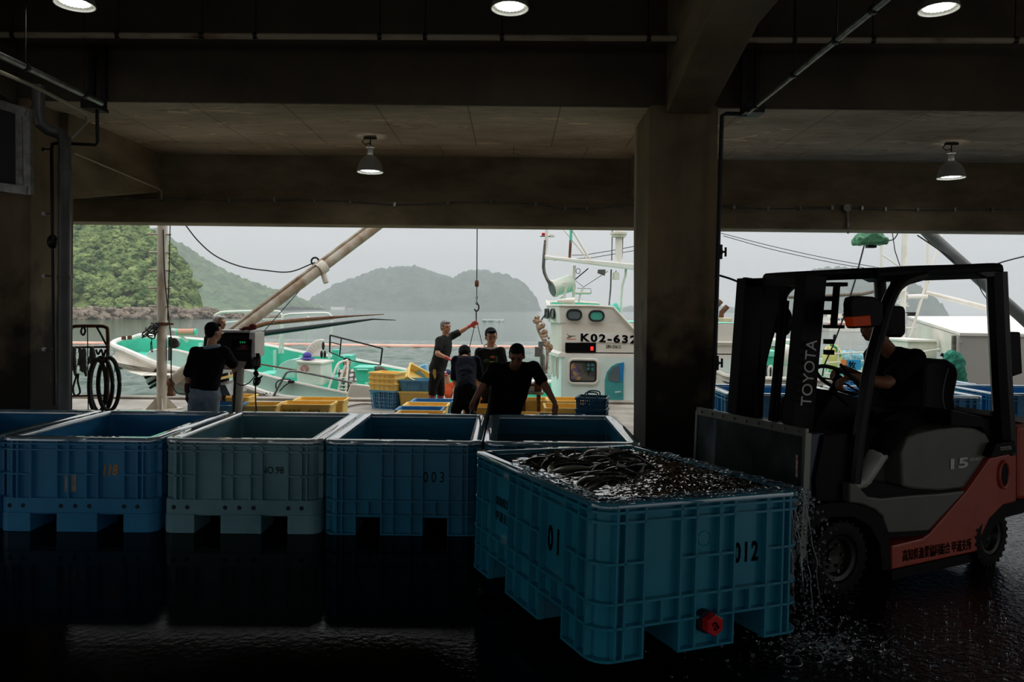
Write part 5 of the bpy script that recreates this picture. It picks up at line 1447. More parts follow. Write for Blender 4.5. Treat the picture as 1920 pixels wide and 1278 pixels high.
# weighing station
def station():
    Y = 8.9; t = thing('weighing_scale', 'electronic weighing scale head on a post, beside the man in the polo shirt', 'scale', W(448, 790, Y))
    b = MB(); P = [(Y, W(0, 622, Y).z), (Y - .07, W(0, 660, Y).z), (Y - .02, W(0, 687, Y).z), (Y + .3, W(0, 687, Y).z), (Y + .3, W(0, 617, Y).z)]
    b.prism(P, lambda y, z, tt: (tt, y, z), W(411, 650, Y).x, W(474, 650, Y).x); hb = b.build('scale_head', M_BLACKM, t, bevel=.008)
    b = MB(); b.bb(V((W(474, 0, Y).x, Y - .04, W(0, 665, Y).z + .01)), V((W(485, 0, Y).x, Y + .3, W(0, 620, Y).z + .012))); b.build('side_box', M_WHITE, t, bevel=.005)
    b = MB(); b.bb(V((W(409, 0, Y).x, Y - .08, W(0, 618, Y).z)), V((W(478, 0, Y).x, Y + .32, W(0, 614, Y).z))); b.build('top_tray', M_SILVER, t)
    c = W(453, 646, Y - .062); b = MB(); b.box(c, (.235, .012, .13), Matrix.Rotation(-.28, 3, 'X')); dp = b.build('display', mat('display_glass', (12, 16, 22), .1), hb)
    b = MB()
    for dx in (-.01, .015, .04): b.box(c + V((dx, -.012, .03)), (.014, .006, .02), Matrix.Rotation(-.28, 3, 'X'))
    b.build('display_digits', mat('green_digits', (20, 120, 70), .4, emit=((30, 160, 90), .35)), dp)
    b = MB(); b.cyl(c + V((.03, -.01, -.03)), c + V((.03, -.018, -.032)), .014); b.build('button', M_RED, dp)
    b = MB(); b.prism([(W(411, 0, Y).x, W(0, 687, Y).z), (W(463, 0, Y).x, W(0, 687, Y).z), (W(470, 0, Y).x, W(0, 672, Y).z), (W(411, 0, Y).x, W(0, 668, Y).z)], lambda x, z, tt: (x, tt, z), Y - .085, Y - .03); b.build('lower_panel', M_SILVER, t)
    b = MB(); b.tube([W(451, 686, Y + .1), V((W(449, 0, Y + .1).x, Y + .1, .01))], .047, 14); b.build('post', M_STEELP, t, smooth=True)
    b = MB(); b.tube([W(443, 686, Y + .08), V((W(441, 0, Y + .08).x, Y + .08, .01))], .022, 10); b.build('cable_pipe', M_BLACKM, t, smooth=True)
    g = tag(MB().ball(W(468, 615, Y), (.09, .06, .025)).ball(W(474, 612, Y), (.045, .05, .035)).ball(W(456, 617, Y), (.05, .04, .012)).build('glove', mat('dark_red_glove', (120, 40, 40), .8), smooth=True), 'dark red work glove lying on top of the scale head', 'glove')
    one('bundle of black cables hanging beside the scale head', 'cables', 'cable_bundle', M_BLACKR, lambda b: [b.tube(catmull([W(478 + 2 * k, 662, Y), W(474 + 3 * k, 685, Y), W(484 - 2 * k, 700, Y), W(476 + 3 * k, 712, Y), W(478 + k, 722, Y), W(492 - 2 * k, 704 + k, Y)], 5), .008, 5) for k in range(5)] + [b.tube(catmull([W(480, 700, Y), W(479, 740, Y), W(481, 775, Y)], 4), .008, 5), b.tube(catmull([W(480, 702, Y), W(466, 718, Y), W(452, 722, Y), W(444, 718, Y)], 5), .007, 5)], smooth=True)
    h = thing('weighing_hopper', 'steel weighing hopper behind the man at the scale', 'hopper', W(425, 760, 9.6))
    b = MB(); b.prism([(W(410, 0, 9.6).x, W(0, 715, 9.6).z), (W(433, 0, 9.6).x, W(0, 715, 9.6).z), (W(443, 0, 9.6).x, W(0, 735, 9.6).z), (W(410, 0, 9.6).x, W(0, 735, 9.6).z)], lambda x, z, tt: (x, tt, z), 9.5, 10.1); b.build('chute', M_GALV, h)
    b = MB(); b.bb(W(408, 709, 9.5), W(437, 705, 10.1)); b.build('tray', M_YEL, h)
    b = MB(); b.bb(W(409, 700, 9.7), W(434, 686, 10)); b.bb(W(412, 686, 9.7), W(420, 680, 9.9)); b.build('load_cell', M_SILVER, h)
    for px in (412, 440): b = MB(); x = W(px, 0, 9.7).x; b.bb((x, 9.7, 0), (x + .05, 9.75, W(0, 735, 9.7).z)); b.build('leg', M_RUST, h)
    b = MB(); b.bb(W(437, 697, 9.3), W(446, 712, 9.4)); b.build('switch_box', M_BLACKM, h)
station()
# tubular rack with gloves, ropes and hoses at the left
def rack():
    Y = 9.6; t = thing('drying_rack', 'rusty tubular rack at the left, hung with gloves and ropes', 'rack', W(168, 800, Y))
    b = MB(); b.tube(catmull([W(131, 830, Y), W(131, 700, Y), W(131, 625, Y), W(136, 613, Y), W(150, 611, Y), W(185, 611, Y), W(197, 613, Y), W(202, 624, Y), W(202, 700, Y), W(203, 830, Y)], 4), .022, 8); b.build('frame', M_RUST, t, smooth=True)
    for py in (651, 742): b = MB(); b.tube([W(131, py, Y), W(202, py - 1, Y)], .013, 8); b.build('rail', M_RUST, t, smooth=True)
    b = MB(); b.tube([W(164, 611, Y), W(166, 830, Y)], .007, 6); b.build('rod', M_BLACKM, t)
    for k, (px, py, ln, w, lab) in enumerate(((138, 653, 52, 9, 'leftmost grey glove hanging from the rack'), (150, 653, 44, 7, 'second grey glove on the rack, twisted'), (157, 656, 48, 9, 'long grey glove hanging mid rack'), (172, 653, 36, 10, 'pale glove hanging right of the long grey one on the rack'))):
        p = W(px, py, Y - .03); s = Y / 1400
        o = one(lab, 'glove', 'glove', M_CLOTHG, lambda b: (rcone(b, p, p - V((-.02 * (k % 2), 0, ln * .55 * s)), w * .45 * s, w * .6 * s), rcone(b, p - V((0, 0, ln * .5 * s)), p - V((-.03, 0, ln * s)), w * .6 * s, w * .28 * s), rcone(b, p - V((.02, 0, ln * .6 * s)), p - V((.045, 0, ln * .8 * s)), w * .25 * s, w * .2 * s), b.cyl(p, p + V((0, 0, .03)), .012)), group='gloves hung on the rack', smooth=True)
        remesh(o, .012, 2, .02)
    for k, (pts, lab) in enumerate((([(145, 700), (140, 715), (137, 730), (141, 741), (150, 735), (146, 715), (147, 700)], 'dark cord looped below the gloves on the rack'), ([(155, 612), (152, 622), (156, 628), (160, 620), (157, 612)], 'small cord knotted on the top bar of the rack'), ([(181, 612), (190, 628), (196, 640), (201, 648)], 'dark rope running down from the rack top to its right post'), ([(180, 655), (184, 664), (190, 655), (194, 668), (198, 655)], 'dark cord wound on the middle rail of the rack'))):
        one(lab, 'rope', 'cord', M_BLACKR, lambda b: b.tube(catmull([W(x, y, Y - .03) for x, y in pts], 5), .012, 6), smooth=True)
    for k, (cx, cy, rx, ry, lab) in enumerate(((190, 722, 21, 52, 'coiled black hose, widest loop hanging on the rack'), (183, 724, 16, 50, 'coiled black hose, narrow loop at the left on the rack'), (204, 720, 20, 50, 'coiled black hose, rightmost loop on the rack'))):
        one(lab, 'hose', 'hose', M_BLACKR, lambda b: b.tube([W(cx + rx * cos(a), cy + ry * sin(a), Y - .06 - .03 * k + .02 * sin(2 * a)) for a in [j * pi / 20 for j in range(40)]], .026, 8, closed=True), group='black hoses on the rack', smooth=True)
rack()
one('low rope lines and puddled hose on the quay beside the yellow crates', 'rope', 'rope', M_ROPE, lambda b: (b.tube(catmull([G(636, 768, .02), G(660, 760, .02), G(690, 757, .02), G(730, 764, .02), G(760, 768, .02)], 6), .012, 6), b.tube(catmull([G(480, 765, .02), G(520, 757, .02), G(560, 751, .02)], 6), .012, 6)), smooth=True)
# ================================================================ BOATS AND FLOATING THINGS
def wall_strip(b, top, dz, th, bot=None):
    """upright strip under a polyline `top`, thickness th along +y"""
    n = len(top); vs = []
    for i, p in enumerate(top):
        d = (top[min(i + 1, n - 1)] - top[max(i - 1, 0)]); d.z = 0; d.normalize(); nn = V((-d.y, d.x, 0)) * th / 2
        z = bot[i] if bot else p.z - dz
        for q, zz in ((p + nn, p.z), (p - nn, p.z), (p - nn, z), (p + nn, z)): vs.append((q.x, q.y, zz))
    fs = [(4 * i + k, 4 * i + (k + 1) % 4, 4 * i + 4 + (k + 1) % 4, 4 * i + 4 + k) for i in range(n - 1) for k in range(4)]
    fs += [(0, 1, 2, 3), (4 * n - 4, 4 * n - 1, 4 * n - 2, 4 * n - 3)]
    b.add(vs, fs)
def boat1():
    t = thing('fishing_boat', 'white fishing boat with mint green decks and wheelhouse, moored at the quay', 'boat', (-2, 16, SEA_Z))
    near = catmull([W(211, 646, 17.2), W(217, 650, 16.8), W(228, 654, 16.4), W(256, 666, 15.8), W(297, 683, 15.2), W(346, 696, 14.85), W(457, 724, 14.5), W(530, 745, 14.35), V((-3.0, 14.3, -.14)), V((0, 14.3, -.26)), V((4.5, 14.3, -.28))], 5)
    far = catmull([W(211, 646, 17.2), W(215, 641, 17.5), W(226, 637, 17.9), W(250, 634, 18.3), W(297, 634, 18.6), V((-6.5, 18.6, .62)), V((-4.5, 18.5, .36)), V((-2.5, 18.4, .05)), V((0, 18.4, -.1)), V((2, 18.4, -.1)), V((4.5, 18.4, -.1))], 5)
    b = MB(); n = len(near)
    # hull: cap rail down to the lower rub rail, then tucking in to the waterline
    def side(path, sgn):
        vs = []; N = len(path)
        for i, p in enumerate(path):
            cy = 16.35; u = i / (N - 1); tuck = 1.0 * (1 - min(1, i / 28)) + .25
            dirc = V((1.2 * (1 - min(1, i / 18)) , (cy - p.y) / max(.3, abs(cy - p.y)), 0)); 
            full = max(0., min(1., (p.x + 6.5) / 1.1)); full = full * full * (3 - 2 * full)
            for dz, k in ((0, 0), (-.10, .0), (-.13, .06), (-.25, .05), (-.28, -.01), (-.36, -.01), (-.40, .1), (-1.0, .75), (-2.2, 1.3)):
                kk = k + (1 - full) * (.0 if dz > -.5 else .6 if dz > -2 else 1.0)
                q = p + dirc * kk * tuck; zz = p.z + dz if dz > -.9 else max(SEA_Z - .4, p.z + dz) if dz > -2 else SEA_Z - .5
                if dz < -.5: zz = zz * full + (p.z - (.43 if dz > -2 else .40)) * (1 - full)
                vs.append((q.x, q.y, zz))
        fs = [(9 * i + k, 9 * i + k + 1, 9 * i + 10 + k, 9 * i + 9 + k) for i in range(N - 1) for k in range(8)]
        b.add(vs, fs)
    side(near, 1); side(far, -1)
    b.build('hull', M_CREAMW, t, smooth=True, angle=30)
    b = MB(); b.tube(near, .065, 8); b.tube(far, .065, 8); b.build('cap_rail', M_WHITE, t, smooth=True)
    b = MB(); b.tube([p + V((.02, .03, -.32)) for p in near], .05, 8); b.build('rub_rail', M_WHITE, t, smooth=True)
    # deck between the two sides
    b = MB(); vs = []; m_ = len(near)
    for i in range(m_):
        a = near[i]; fy = interp([(q.x, q.y) for q in far], a.x); fz = interp([(q.x, q.z) for q in far], a.x)
        z = min(a.z, fz) - .22 - .42 * min(1, max(0, (a.x + 6.6) / 1.6))
        vs += [(a.x + .02, a.y + .05, z), (a.x + .02, fy - .05, z)]
    b.add(vs, [(2 * i, 2 * i + 1, 2 * i + 3, 2 * i + 2) for i in range(m_ - 1)]); b.build('deck', M_MINT, t)
    b = MB(); b.add([(p.x + (.06 if p.x < -8.2 else 0), p.y - .07, z) for p in far[2:] for z in (p.z - .02, p.z - .7)], [(2 * i, 2 * i + 1, 2 * i + 3, 2 * i + 2) for i in range(len(far) - 3)]); b.build('bow_lining', M_MINT, t, smooth=True)
    # raised bulwarks
    nt = catmull([W(277, 669, 15.6), W(283, 660, 15.5), W(300, 655, 15.3), W(324, 656, 15.1), W(348, 661, 14.95), W(400, 675, 14.75), W(457, 692, 14.6), W(530, 712, 14.45), W(600, 727, 14.4), W(668, 741, 14.4)], 4)
    b = MB(); wall_strip(b, nt, 0, .06, [min(p.z - .01, interp([(q.x, q.z) for q in near], p.x) - .5) for p in nt]); b.build('near_bulwark', M_PMINT, t, smooth=True, angle=30)
    b = MB(); b.tube(nt, .035, 6); b.build('bulwark_rail', M_WHITE, t, smooth=True)
    ft = catmull([W(325, 634, 18.3), W(400, 640, 18.3), W(500, 649, 18.2), W(566, 662, 18.1), W(659, 675, 18.1), W(718, 687, 18.1), W(793, 701, 18.1), W(850, 711, 18.1), W(1000, 725, 18.1)], 4)
    b = MB(); wall_strip(b, ft, 1.25, .08); b.build('far_bulwark', M_MINT, t, smooth=True, angle=30)
    b = MB(); b.tube([p + V((0, 0, .02)) for p in ft], .05, 6); b.build('bulwark_rail', M_WHITE, t, smooth=True)
    b = MB()
    for i in range(3, len(ft), 3): p = ft[i]; b.bb((p.x - .03, p.y - .16, p.z - 1.2), (p.x + .03, p.y - .03, p.z - .05))
    b.build('bulwark_frames', M_PMINT, t)
    # small marks on the bulwark
    for (px, py) in ((503, 738), (575, 746)): 
        b = MB(); rr = random.Random(px); q = W(px, py, 14.36)
        for k in range(9): b.box(q + V((rr.uniform(-.09, .09), -.03, rr.uniform(-.02, .02))), (.03, .006, .012), Matrix.Rotation(rr.uniform(-1, 1), 3, 'Y'))
        b.build('name_remnant', M_BLACKP, t)
    # cheek panel near the gangway
    b = MB(); b.prism([(658, 718), (694, 722), (700, 760), (643, 760)], lambda x, y, tt: W(x, y, 14.25 + tt), 0, .5); b.build('cheek_panel', M_CREAMW, t, bevel=.03)
    # fenders/ropes below the bow
    for k, p in enumerate((((296, 690), (285, 702), (272, 708)), ((308, 692), (300, 706), (278, 720)), ((318, 697), (305, 712), (281, 727)), ((330, 700), (312, 714), (290, 722)))):
        b = MB(); b.tube(catmull([W(x, y, 15.2) for x, y in p], 5), .03, 6); b.build('bow_rope', M_BLACKR if k != 2 else mat('green_rope', (30, 90, 62), .8), t, smooth=True)
    # pulpit rails and long poles
    def rl(pts, Y, r, nm='rail', m=M_WHITE): b = MB(); b.tube(catmull([W(x, y, Y) for x, y in pts], 4), r, 7); return b.build(nm, m, t, smooth=True)
    rl([(402, 640), (402, 598), (408, 588), (430, 584), (515, 583), (526, 588), (529, 598), (524, 662)], 17.6, .028, 'guard_rail')
    rl([(530, 662), (531, 600), (538, 590), (560, 588), (610, 587), (620, 592), (622, 602), (617, 672)], 17.4, .028, 'guard_rail')
    rl([(402, 606), (470, 600), (528, 597)], 17.6, .016, 'guard_rail')
    rl([(579, 594), (576, 600), (575, 642)], 17.3, .022, 'guard_rail')
    rl([(618, 660), (619, 628)], 15.6, .018, 'stay_frame', M_BLACKM); rl([(619, 628), (717, 653)], 15.6, .018, 'stay_frame', M_BLACKM)
    rl([(717, 653), (713, 684)], 15.6, .018, 'stay_frame', M_BLACKM); rl([(640, 633), (637, 666)], 15.6, .014, 'stay_frame', M_BLACKM); rl([(618, 641), (640, 646)], 15.6, .012, 'stay_frame', M_BLACKM); rl([(617, 659), (660, 676), (712, 684)], 15.6, .012, 'stay_frame', M_BLACKM)
    for pts, nm, m, rr_ in (([(436, 624), (500, 606), (560, 600), (620, 595), (665, 592), (720, 589)], 'fishing_pole', M_RUST, [.055, .05, .045, .035, .018, .008]), ([(470, 628), (500, 624), (600, 611), (660, 603), (700, 598), (742, 600)], 'fishing_pole', M_BLACKM, [.07, .065, .05, .035, .018, .008]), ([(480, 609), (560, 602), (625, 597)], 'fishing_pole', mat('pink_pole', (196, 130, 118), .6), [.03, .03, .02])):
        b = MB(); b.tube([W(x, y, 17.0) for x, y in pts], rr_, 8); b.build(nm, m, t, smooth=True)
    # pink buoy roller at the bow
    b = MB(); b.cyl(W(334, 622, 17.5), W(366, 622, 17.4), .075, n=14); b.build('roller', mat('pink_roller', (206, 146, 118), .6), t, smooth=True)
    b = MB(); b.cyl(W(366, 622, 17.4), W(369, 622, 17.4), .08, n=14); b.cyl(W(331, 622, 17.5), W(334, 622, 17.5), .08, n=14); b.build('roller_cap', M_MINT, t)
    b = MB(); b.bar(W(322, 617, 17.5), W(334, 620, 17.5), .06, .05); b.bar(W(336, 628, 17.5), W(352, 640, 17.6), .08, .06); b.build('roller_bracket', M_WHITE, t)
    b = MB(); b.tube([W(250, 633, 17.9), W(262, 629, 17.9), W(300, 632, 17.9), W(325, 634, 18)], .06, 8); b.build('bow_rail', M_WHITE, t, smooth=True)
    b = MB(); b.cyl(W(232, 637, 17.6), W(232, 630, 17.6), .05); b.cyl(W(243, 636, 17.6), W(243, 629, 17.6), .05); b.build('bollard', M_RUST, t, smooth=True)
    # winch box, roller and curved cover
    Y = 15.0
    b = MB(); P = [(556, 678), (600, 681), (603, 724), (556, 720)]; b.prism(P, lambda x, y, tt: W(x, y, Y) + V((tt * .1, tt, 0)), 0, .7); wb = b.build('winch_box', M_WHITE, t, bevel=.03)
    b = MB(); b.prism([(554, 676), (602, 679), (603, 683), (554, 680)], lambda x, y, tt: W(x, y, Y - .03) + V((tt * .1, tt, 0)), 0, .76); b.build('lid', M_CREAMW, wb, bevel=.01)
    c = W(571, 691, Y - .012); b = MB(); b.prism([(.085 * cos(a) * (1 + .05 * cos(8 * a)), .075 * sin(a)) for a in [k * pi / 16 for k in range(32)]], lambda p, q_, tt: c + V((p, tt, q_)), 0, .012)
    em = b.build('emblem', mat('faded_pink_emblem', (190, 120, 116), .7), wb, label='faded pink shell-shaped emblem')
    b = MB()
    for k in (-2, -1, 0, 1, 2): b.bar(c + V((0, -.003, -.06)), c + V((k * .032, -.003, .055)), .004, .004)
    b.build('emblem_lines', M_WHITE, em)
    b = MB(); cc = W(553, 708, Y + .2); b.prism([(0, 0)] + [(-.42 * cos(a), .38 * sin(a)) for a in [k * pi / 20 for k in range(11)]], lambda p, q_, tt: cc + V((p, tt, q_)), 0, .5); b.build('curved_cover', M_PMINT, t, bevel=.01)
    b = MB(); cc = W(604, 668, Y + .5); b.prism([(0, 0)] + [(-.36 * cos(a), .36 * sin(a)) for a in [k * pi / 20 for k in range(11)]], lambda p, q_, tt: cc + V((p, tt, q_)), 0, .16); b.build('line_hauler', M_WHITE, t, bevel=.02)
    b = MB()
    for k in range(6): a = .25 + k * .24; b.box(cc + V((-.26 * cos(a), -.012, .26 * sin(a))), (.02, .02, .12), Matrix.Rotation(a - pi / 2, 3, 'Y'))
    b.build('hauler_teeth', M_CREAMW, t)
    rl([(505, 757), (522, 725), (533, 705), (540, 697), (556, 696), (600, 704), (668, 719)], 14.3, .022, 'bent_rail', M_GALV); rl([(480, 681), (520, 688), (556, 694)], 14.6, .015, 'bent_rail', M_RUST)
    b = MB(); b.ball(W(546, 715, 14.35), (.07, .05, .035)); b.tube(catmull([W(546, 716, 14.35), W(535, 722, 14.3), W(524, 733, 14.3)], 4), .012, 6); b.tube(catmull([W(545, 711, 14.35), W(528, 711, 14.3), W(518, 718, 14.3), W(518, 730, 14.3)], 4), .012, 6); b.build('mooring_cleat', M_BLACKM, t, smooth=True)
    # mint hatches and coamings
    def mbx(x0, y0, x1, y1, Yn, dpt, nm='hatch', m=M_MINT): b = MB(); a, c_ = W(x0, y0, Yn), W(x1, y1, Yn); b.bb((a.x, Yn, c_.z), (c_.x, Yn + dpt, a.z)); return b.build(nm, m, t, bevel=.02)
    mbx(660, 688, 701, 716, 16.2, .7); mbx(622, 655, 634, 680, 16.6, .2, 'bollard_post'); mbx(636, 666, 657, 690, 16.9, .6); mbx(640, 668, 646, 712, 16.2, .1, 'coaming'); mbx(619, 706, 640, 732, 15.2, .5)
    mbx(697, 700, 760, 728, 16.6, .8, 'coaming'); mbx(480, 700, 512, 712, 15.6, .8, 'hatch'); mbx(668, 692, 690, 694, 16.15, .06, 'hatch_batten', M_PMINT)
    b = MB(); b.ball(W(716, 702, 16.3), (.26, .05, .16), Matrix.Rotation(.5, 3, 'Y')); b.build('net_float', M_ROPE, t, smooth=True)
    b = MB()
    for k in range(7): b.cyl(W(736 + 6 * k, 707, 16.2), W(741.5 + 6 * k, 707.3, 16.2), .085 + .01 * (k % 2), n=12)
    b.build('rolled_net', mat('pinkish_net', (150, 124, 112), .9, noise_=(30, .4, .6), col2=(110, 88, 80)), t, smooth=True)
    # ladder
    for dx in (0, 16):
        b = MB(); b.tube(catmull([W(614 + dx * 1.3, 734 + dx * .2, 14.6), W(626 + dx, 700, 14.7), W(634 + dx * .9, 682, 14.8), W(648 + dx * .15, 676, 14.9), W(652, 680, 14.9), W(648, 736, 14.7)] if dx == 0 else [W(634, 735, 14.7), W(640, 705, 14.8), W(648, 684, 14.85)], 4), .022, 7); b.build('ladder_rail', M_WHITE, t, smooth=True)
    for k in range(4): b = MB(); b.tube([W(633 + k, 708 + 7 * k, 14.7), W(650, 708 + 7 * k, 14.7)], .013, 6); b.build('ladder_rung', M_WHITE, t)
    # ------------------------------------------------ wheelhouse
    YN, YF = 14.6, 17.3
    def z_(y, x=1100): return W(x, y, YN).z
    def plan(x0, bul, x1=4.6):          # plan outline starting at near back going round the front
        pts = [(x1, YN), (x0 + .12, YN), (x0 + .03, YN + .03), (x0, YN + .12)]
        for k in range(1, 8):
            u = k / 8; pts.append((x0 - bul * sin(pi * u), YN + .12 + (YF - YN - .24) * u))
        pts += [(x0, YF - .12), (x0 + .12, YF), (x1, YF)]
        return pts
    def block(levels, nm, m, cap=True, x1=4.6, **k):
        b = MB(); n_ = 14; vs = []
        for x0, bul, z in levels: vs += [(p[0], p[1], z) for p in plan(x0, bul, x1)]
        n_ = len(plan(0, 0)); fs = []
        for j in range(len(levels) - 1):
            for i in range(n_): fs.append((j * n_ + i, j * n_ + (i + 1) % n_, (j + 1) * n_ + (i + 1) % n_, (j + 1) * n_ + i))
        if cap: fs += [tuple(range(n_))[::-1], tuple((len(levels) - 1) * n_ + i for i in range(n_))]
        b.add(vs, fs); return b.build(nm, m, t, **k)
    X = lambda px: (px - 960) / F * YN
    block([(X(1051), .08, -.7), (X(1051), .09, z_(670))], 'cabin_wall', mat('cabin_white', (222, 234, 226), .4, noise_=(1.6, .4, .8), col2=(206, 224, 214)), smooth=True, angle=40)
    block([(X(1046), .12, z_(670)), (X(1046), .12, z_(664)), (X(1051), .10, z_(660))], 'cabin_ledge', M_WHITE, smooth=True, angle=30)
    block([(X(1051), .10, z_(662)), (X(1051), .12, z_(604))], 'bridge_wall', M_CREAMW, smooth=True, angle=40)
    # flying bridge: hollow parapet; side profile falls away aft
    b = MB(); pl = plan(X(1049), .16, 4.6); n_ = len(pl)
    def topz(x): 
        px = 960 + x / YN * F; return z_(574) if px < 1150 else max(z_(640), z_(574) - (px - 1150) * .0110)
    pl = [(4.6, YN), (3.6, YN), (3.0, YN), (2.5, YN), (2.2, YN), (2.0, YN), (1.6, YN)] + pl[1:]
    pl = pl[:-1] + [(1.6, YF), (2.0, YF), (2.2, YF), (2.5, YF), (3.0, YF), (3.6, YF), (4.6, YF)]
    vs = []
    cx, cyy = 2.6, (YN + YF) / 2
    for (x, y) in pl:
        k = .0 if x > 1.6 else .04
        yo = -.04 if y < cyy else .04
        tz = topz(x) + (0.0 if y < cyy else .10); bz = min(z_(606), tz - .02)
        bz = z_(606) if x < 2.3 else min(z_(606), tz - .05)
        ix, iy = x + (.07 if x < 1.6 else 0), y + (.07 if y < cyy else -.07)
        vs += [(x - k * .2, y, bz), (x - k, y + yo, tz), (ix - k, iy, tz), (ix, iy, bz)]
    N = len(pl); b.add(vs, [(4 * i + k, 4 * i + k + 1, 4 * i + 5 + k, 4 * i + 4 + k) for i in range(N - 1) for k in range(3)]); b.build('bridge_parapet', M_WHITE, t, smooth=True, angle=40)
    b = MB(); inn = [(x + (.08 if x < 1.6 else 0), y + (.08 if y < cyy else -.08)) for x, y in pl]; vs = []
    for (x, y) in inn: vs += [(x, y, z_(606)), (x, y, topz(x) + (0 if y < cyy else .10) - .01)]
    b.add(vs, [(2 * i, 2 * i + 1, 2 * i + 3, 2 * i + 2) for i in range(N - 1)]); b.add([(x, y, z_(603)) for x, y in inn], [tuple(range(N))]); b.build('bridge_lining', M_MINT, t, fix=False)
    b = MB(); b.tube([V((x - .03, y + (-.04 if y < cyy else .04), topz(x) + (0 if y < cyy else .10) + .01)) for x, y in pl], .028, 6); b.build('parapet_rail', M_CREAMW, t, smooth=True)
    # windows with rubber frames
    M_GL = mat('window_glass', (92, 104, 104), .06); M_FRAME = mat('window_rubber', (30, 30, 30), .5)
    def rr_(x0, y0, x1, y1, r, n=4): return [(cx_ + r * cos(a0 + pi / 2 * k / n), cy_ + r * sin(a0 + pi / 2 * k / n)) for cx_, cy_, a0 in ((x1 - r, y1 - r, 0), (x0 + r, y1 - r, pi / 2), (x0 + r, y0 + r, pi), (x1 - r, y0 + r, -pi / 2)) for k in range(n + 1)]
    def win(x0, y0, x1, y1, gm, fm=M_FRAME, fr=.02, yy=YN, r=.09, nm='window'):
        a, c_ = W(x0, y1, yy), W(x1, y0, yy); P = rr_(a.x, a.z, c_.x, c_.z, r)
        b = MB(); b.tube([(p, yy - .012, q_) for p, q_ in P], fr, 6, closed=True); w_ = b.build(nm, fm, t, smooth=True)
        b = MB(); b.prism(P, lambda p, q_, tt: (p, yy + tt, q_), -.012, .0); b.build('pane', gm, w_); return w_
    win(1063, 581, 1090, 599, M_GL, yy=YN - .045); win(1105, 583, 1132, 601, mat('mint_window_glass', (70, 160, 140), .1), yy=YN - .045)
    wb_ = win(1068, 677, 1117, 714, mat('dark_cabin_glass', (96, 92, 84), .08, noise_=(3.5, .4, .6), col2=(40, 44, 44)), r=.05)
    b = MB(); a, c_ = W(1066, 718, YN), W(1121, 674, YN); b.tube([(p, YN - .012, q_) for p, q_ in rr_(a.x, a.z, c_.x, c_.z, .09)], .028, 6, closed=True); b.build('window_surround', M_CREAMW, t, smooth=True)
    b = MB(); 
    for px, py in ((1103, 684), (1111, 684), (1103, 691), (1111, 692)): b.cyl(W(px, py, YN - .014), W(px, py, YN - .022), .03, n=14)
    b.build('dial_stickers', mat('teal_dial', (40, 110, 110), .4), wb_)
    b = MB(); b.prism([(1070, 682), (1078, 680), (1090, 708), (1088, 712), (1071, 711)], lambda x, y, tt: W(x, y, YN - .018 + tt), 0, .004); b.build('towel', mat('hanging_towel', (170, 140, 60), .8, noise_=(9, .45, .55), col2=(96, 76, 110)), wb_)
    # side-front windows (on the curved front)
    def fwin(u, z0, z1, w, m, x0=X(1051), bul=.26, nm='window'):
        y = YN + .12 + (YF - YN - .24) * u; x = x0 - bul * sin(pi * u) - .012; tx = -bul * pi * cos(pi * u); d = V((tx, YF - YN, 0)).normalized()
        P = rr_(-w / 2, z0, w / 2, z1, w * .3); c_ = V((x, y, 0))
        b = MB(); b.tube([c_ + d * p + V((0, 0, q_)) for p, q_ in P], .018, 6, closed=True); w_ = b.build(nm, m, t, smooth=True)
        b = MB(); b.prism(P, lambda p, q_, tt: c_ + d * p + V((tt, 0, q_)), 0, .01); b.build('pane', M_GL, w_)
    for u in (.12, .34, .58): fwin(u, z_(598), z_(580), .30, M_FRAME, X(1049) - .045, .16)
    for u in (.1, .3, .5): fwin(u, z_(712), z_(672), .2, M_CREAMW, X(1051), .09)
    # door with arched top corner, display board, number
    b = MB(); P = [(1134, 760), (1134, 712), (1138, 697), (1147, 686), (1157, 681), (1169, 679), (1169, 760)]; b.prism(P, lambda x, y, tt: W(x, y, YN - .02 + tt), 0, .02); dr = b.build('cabin_door', mat('teal_door', (70, 156, 152), .45, noise_=(1.6, .4, .7), col2=(52, 134, 140)), t)
    b = MB(); b.prism([(1141, 713), (1141, 700), (1149, 689), (1162, 684), (1160, 716)], lambda x, y, tt: W(x, y, YN - .03 + tt), 0, .01); b.build('door_glass', M_GL, dr)
    b = MB(); b.cyl(W(1163, 734, YN - .02), W(1163, 734, YN - .09), .02); b.tube([W(1163, 734, YN - .08), W(1153, 735, YN - .08)], .01, 6); b.build('door_handle', M_SILVER, dr)
    b = MB(); b.prism([(1160, 683), (1170, 679), (1170, 690), (1167, 715), (1163, 715)], lambda x, y, tt: W(x, y, YN - .012 + tt), -.02, -.014); b.build('door_frame_blue', mat('blue_door_frame', (30, 120, 180), .5), dr)
    b = MB(); b.bb(W(1060, 642, YN - .02), W(1117, 660, YN - .0)); sb = b.build('display_board', M_BLACKP, t, bevel=.006)
    b = MB(); q = W(1110, 653, YN - .026); b.box(q, (.055, .01, .075)); b.build('red_lamp', mat('red_led', (255, 40, 30), .3, emit=((255, 40, 30), 1.6)), sb)
    pl_ = MB(); pl_.bb(W(1086, 624, YN - .012), W(1250, 643, YN)); np_ = pl_.build('number_board', M_WHITE, t)
    d3 = (W(1187, 637, YN) - W(1090, 633, YN)).normalized()
    lettering('K02-6325', W(1149, 634.5, YN - .018), d3, (0, 0, 1), M_BLACKP, np_, width=W(1209, 0, YN).x - W(1088, 0, YN).x, height=.165, bold=.004, spacing=1.25, label='black registration number')
    lettering('280-35615', W(1150, 649.5, YN - .004), d3, (0, 0, 1), M_BLACKP, t, width=W(1165, 0, YN).x - W(1137, 0, YN).x, height=.068, bold=.001)
    lettering('YANMAR', W(1071, 635.5, YN - .004), (1, 0, 0), (0, 0, 1), M_RED, t, width=.19, height=.028)
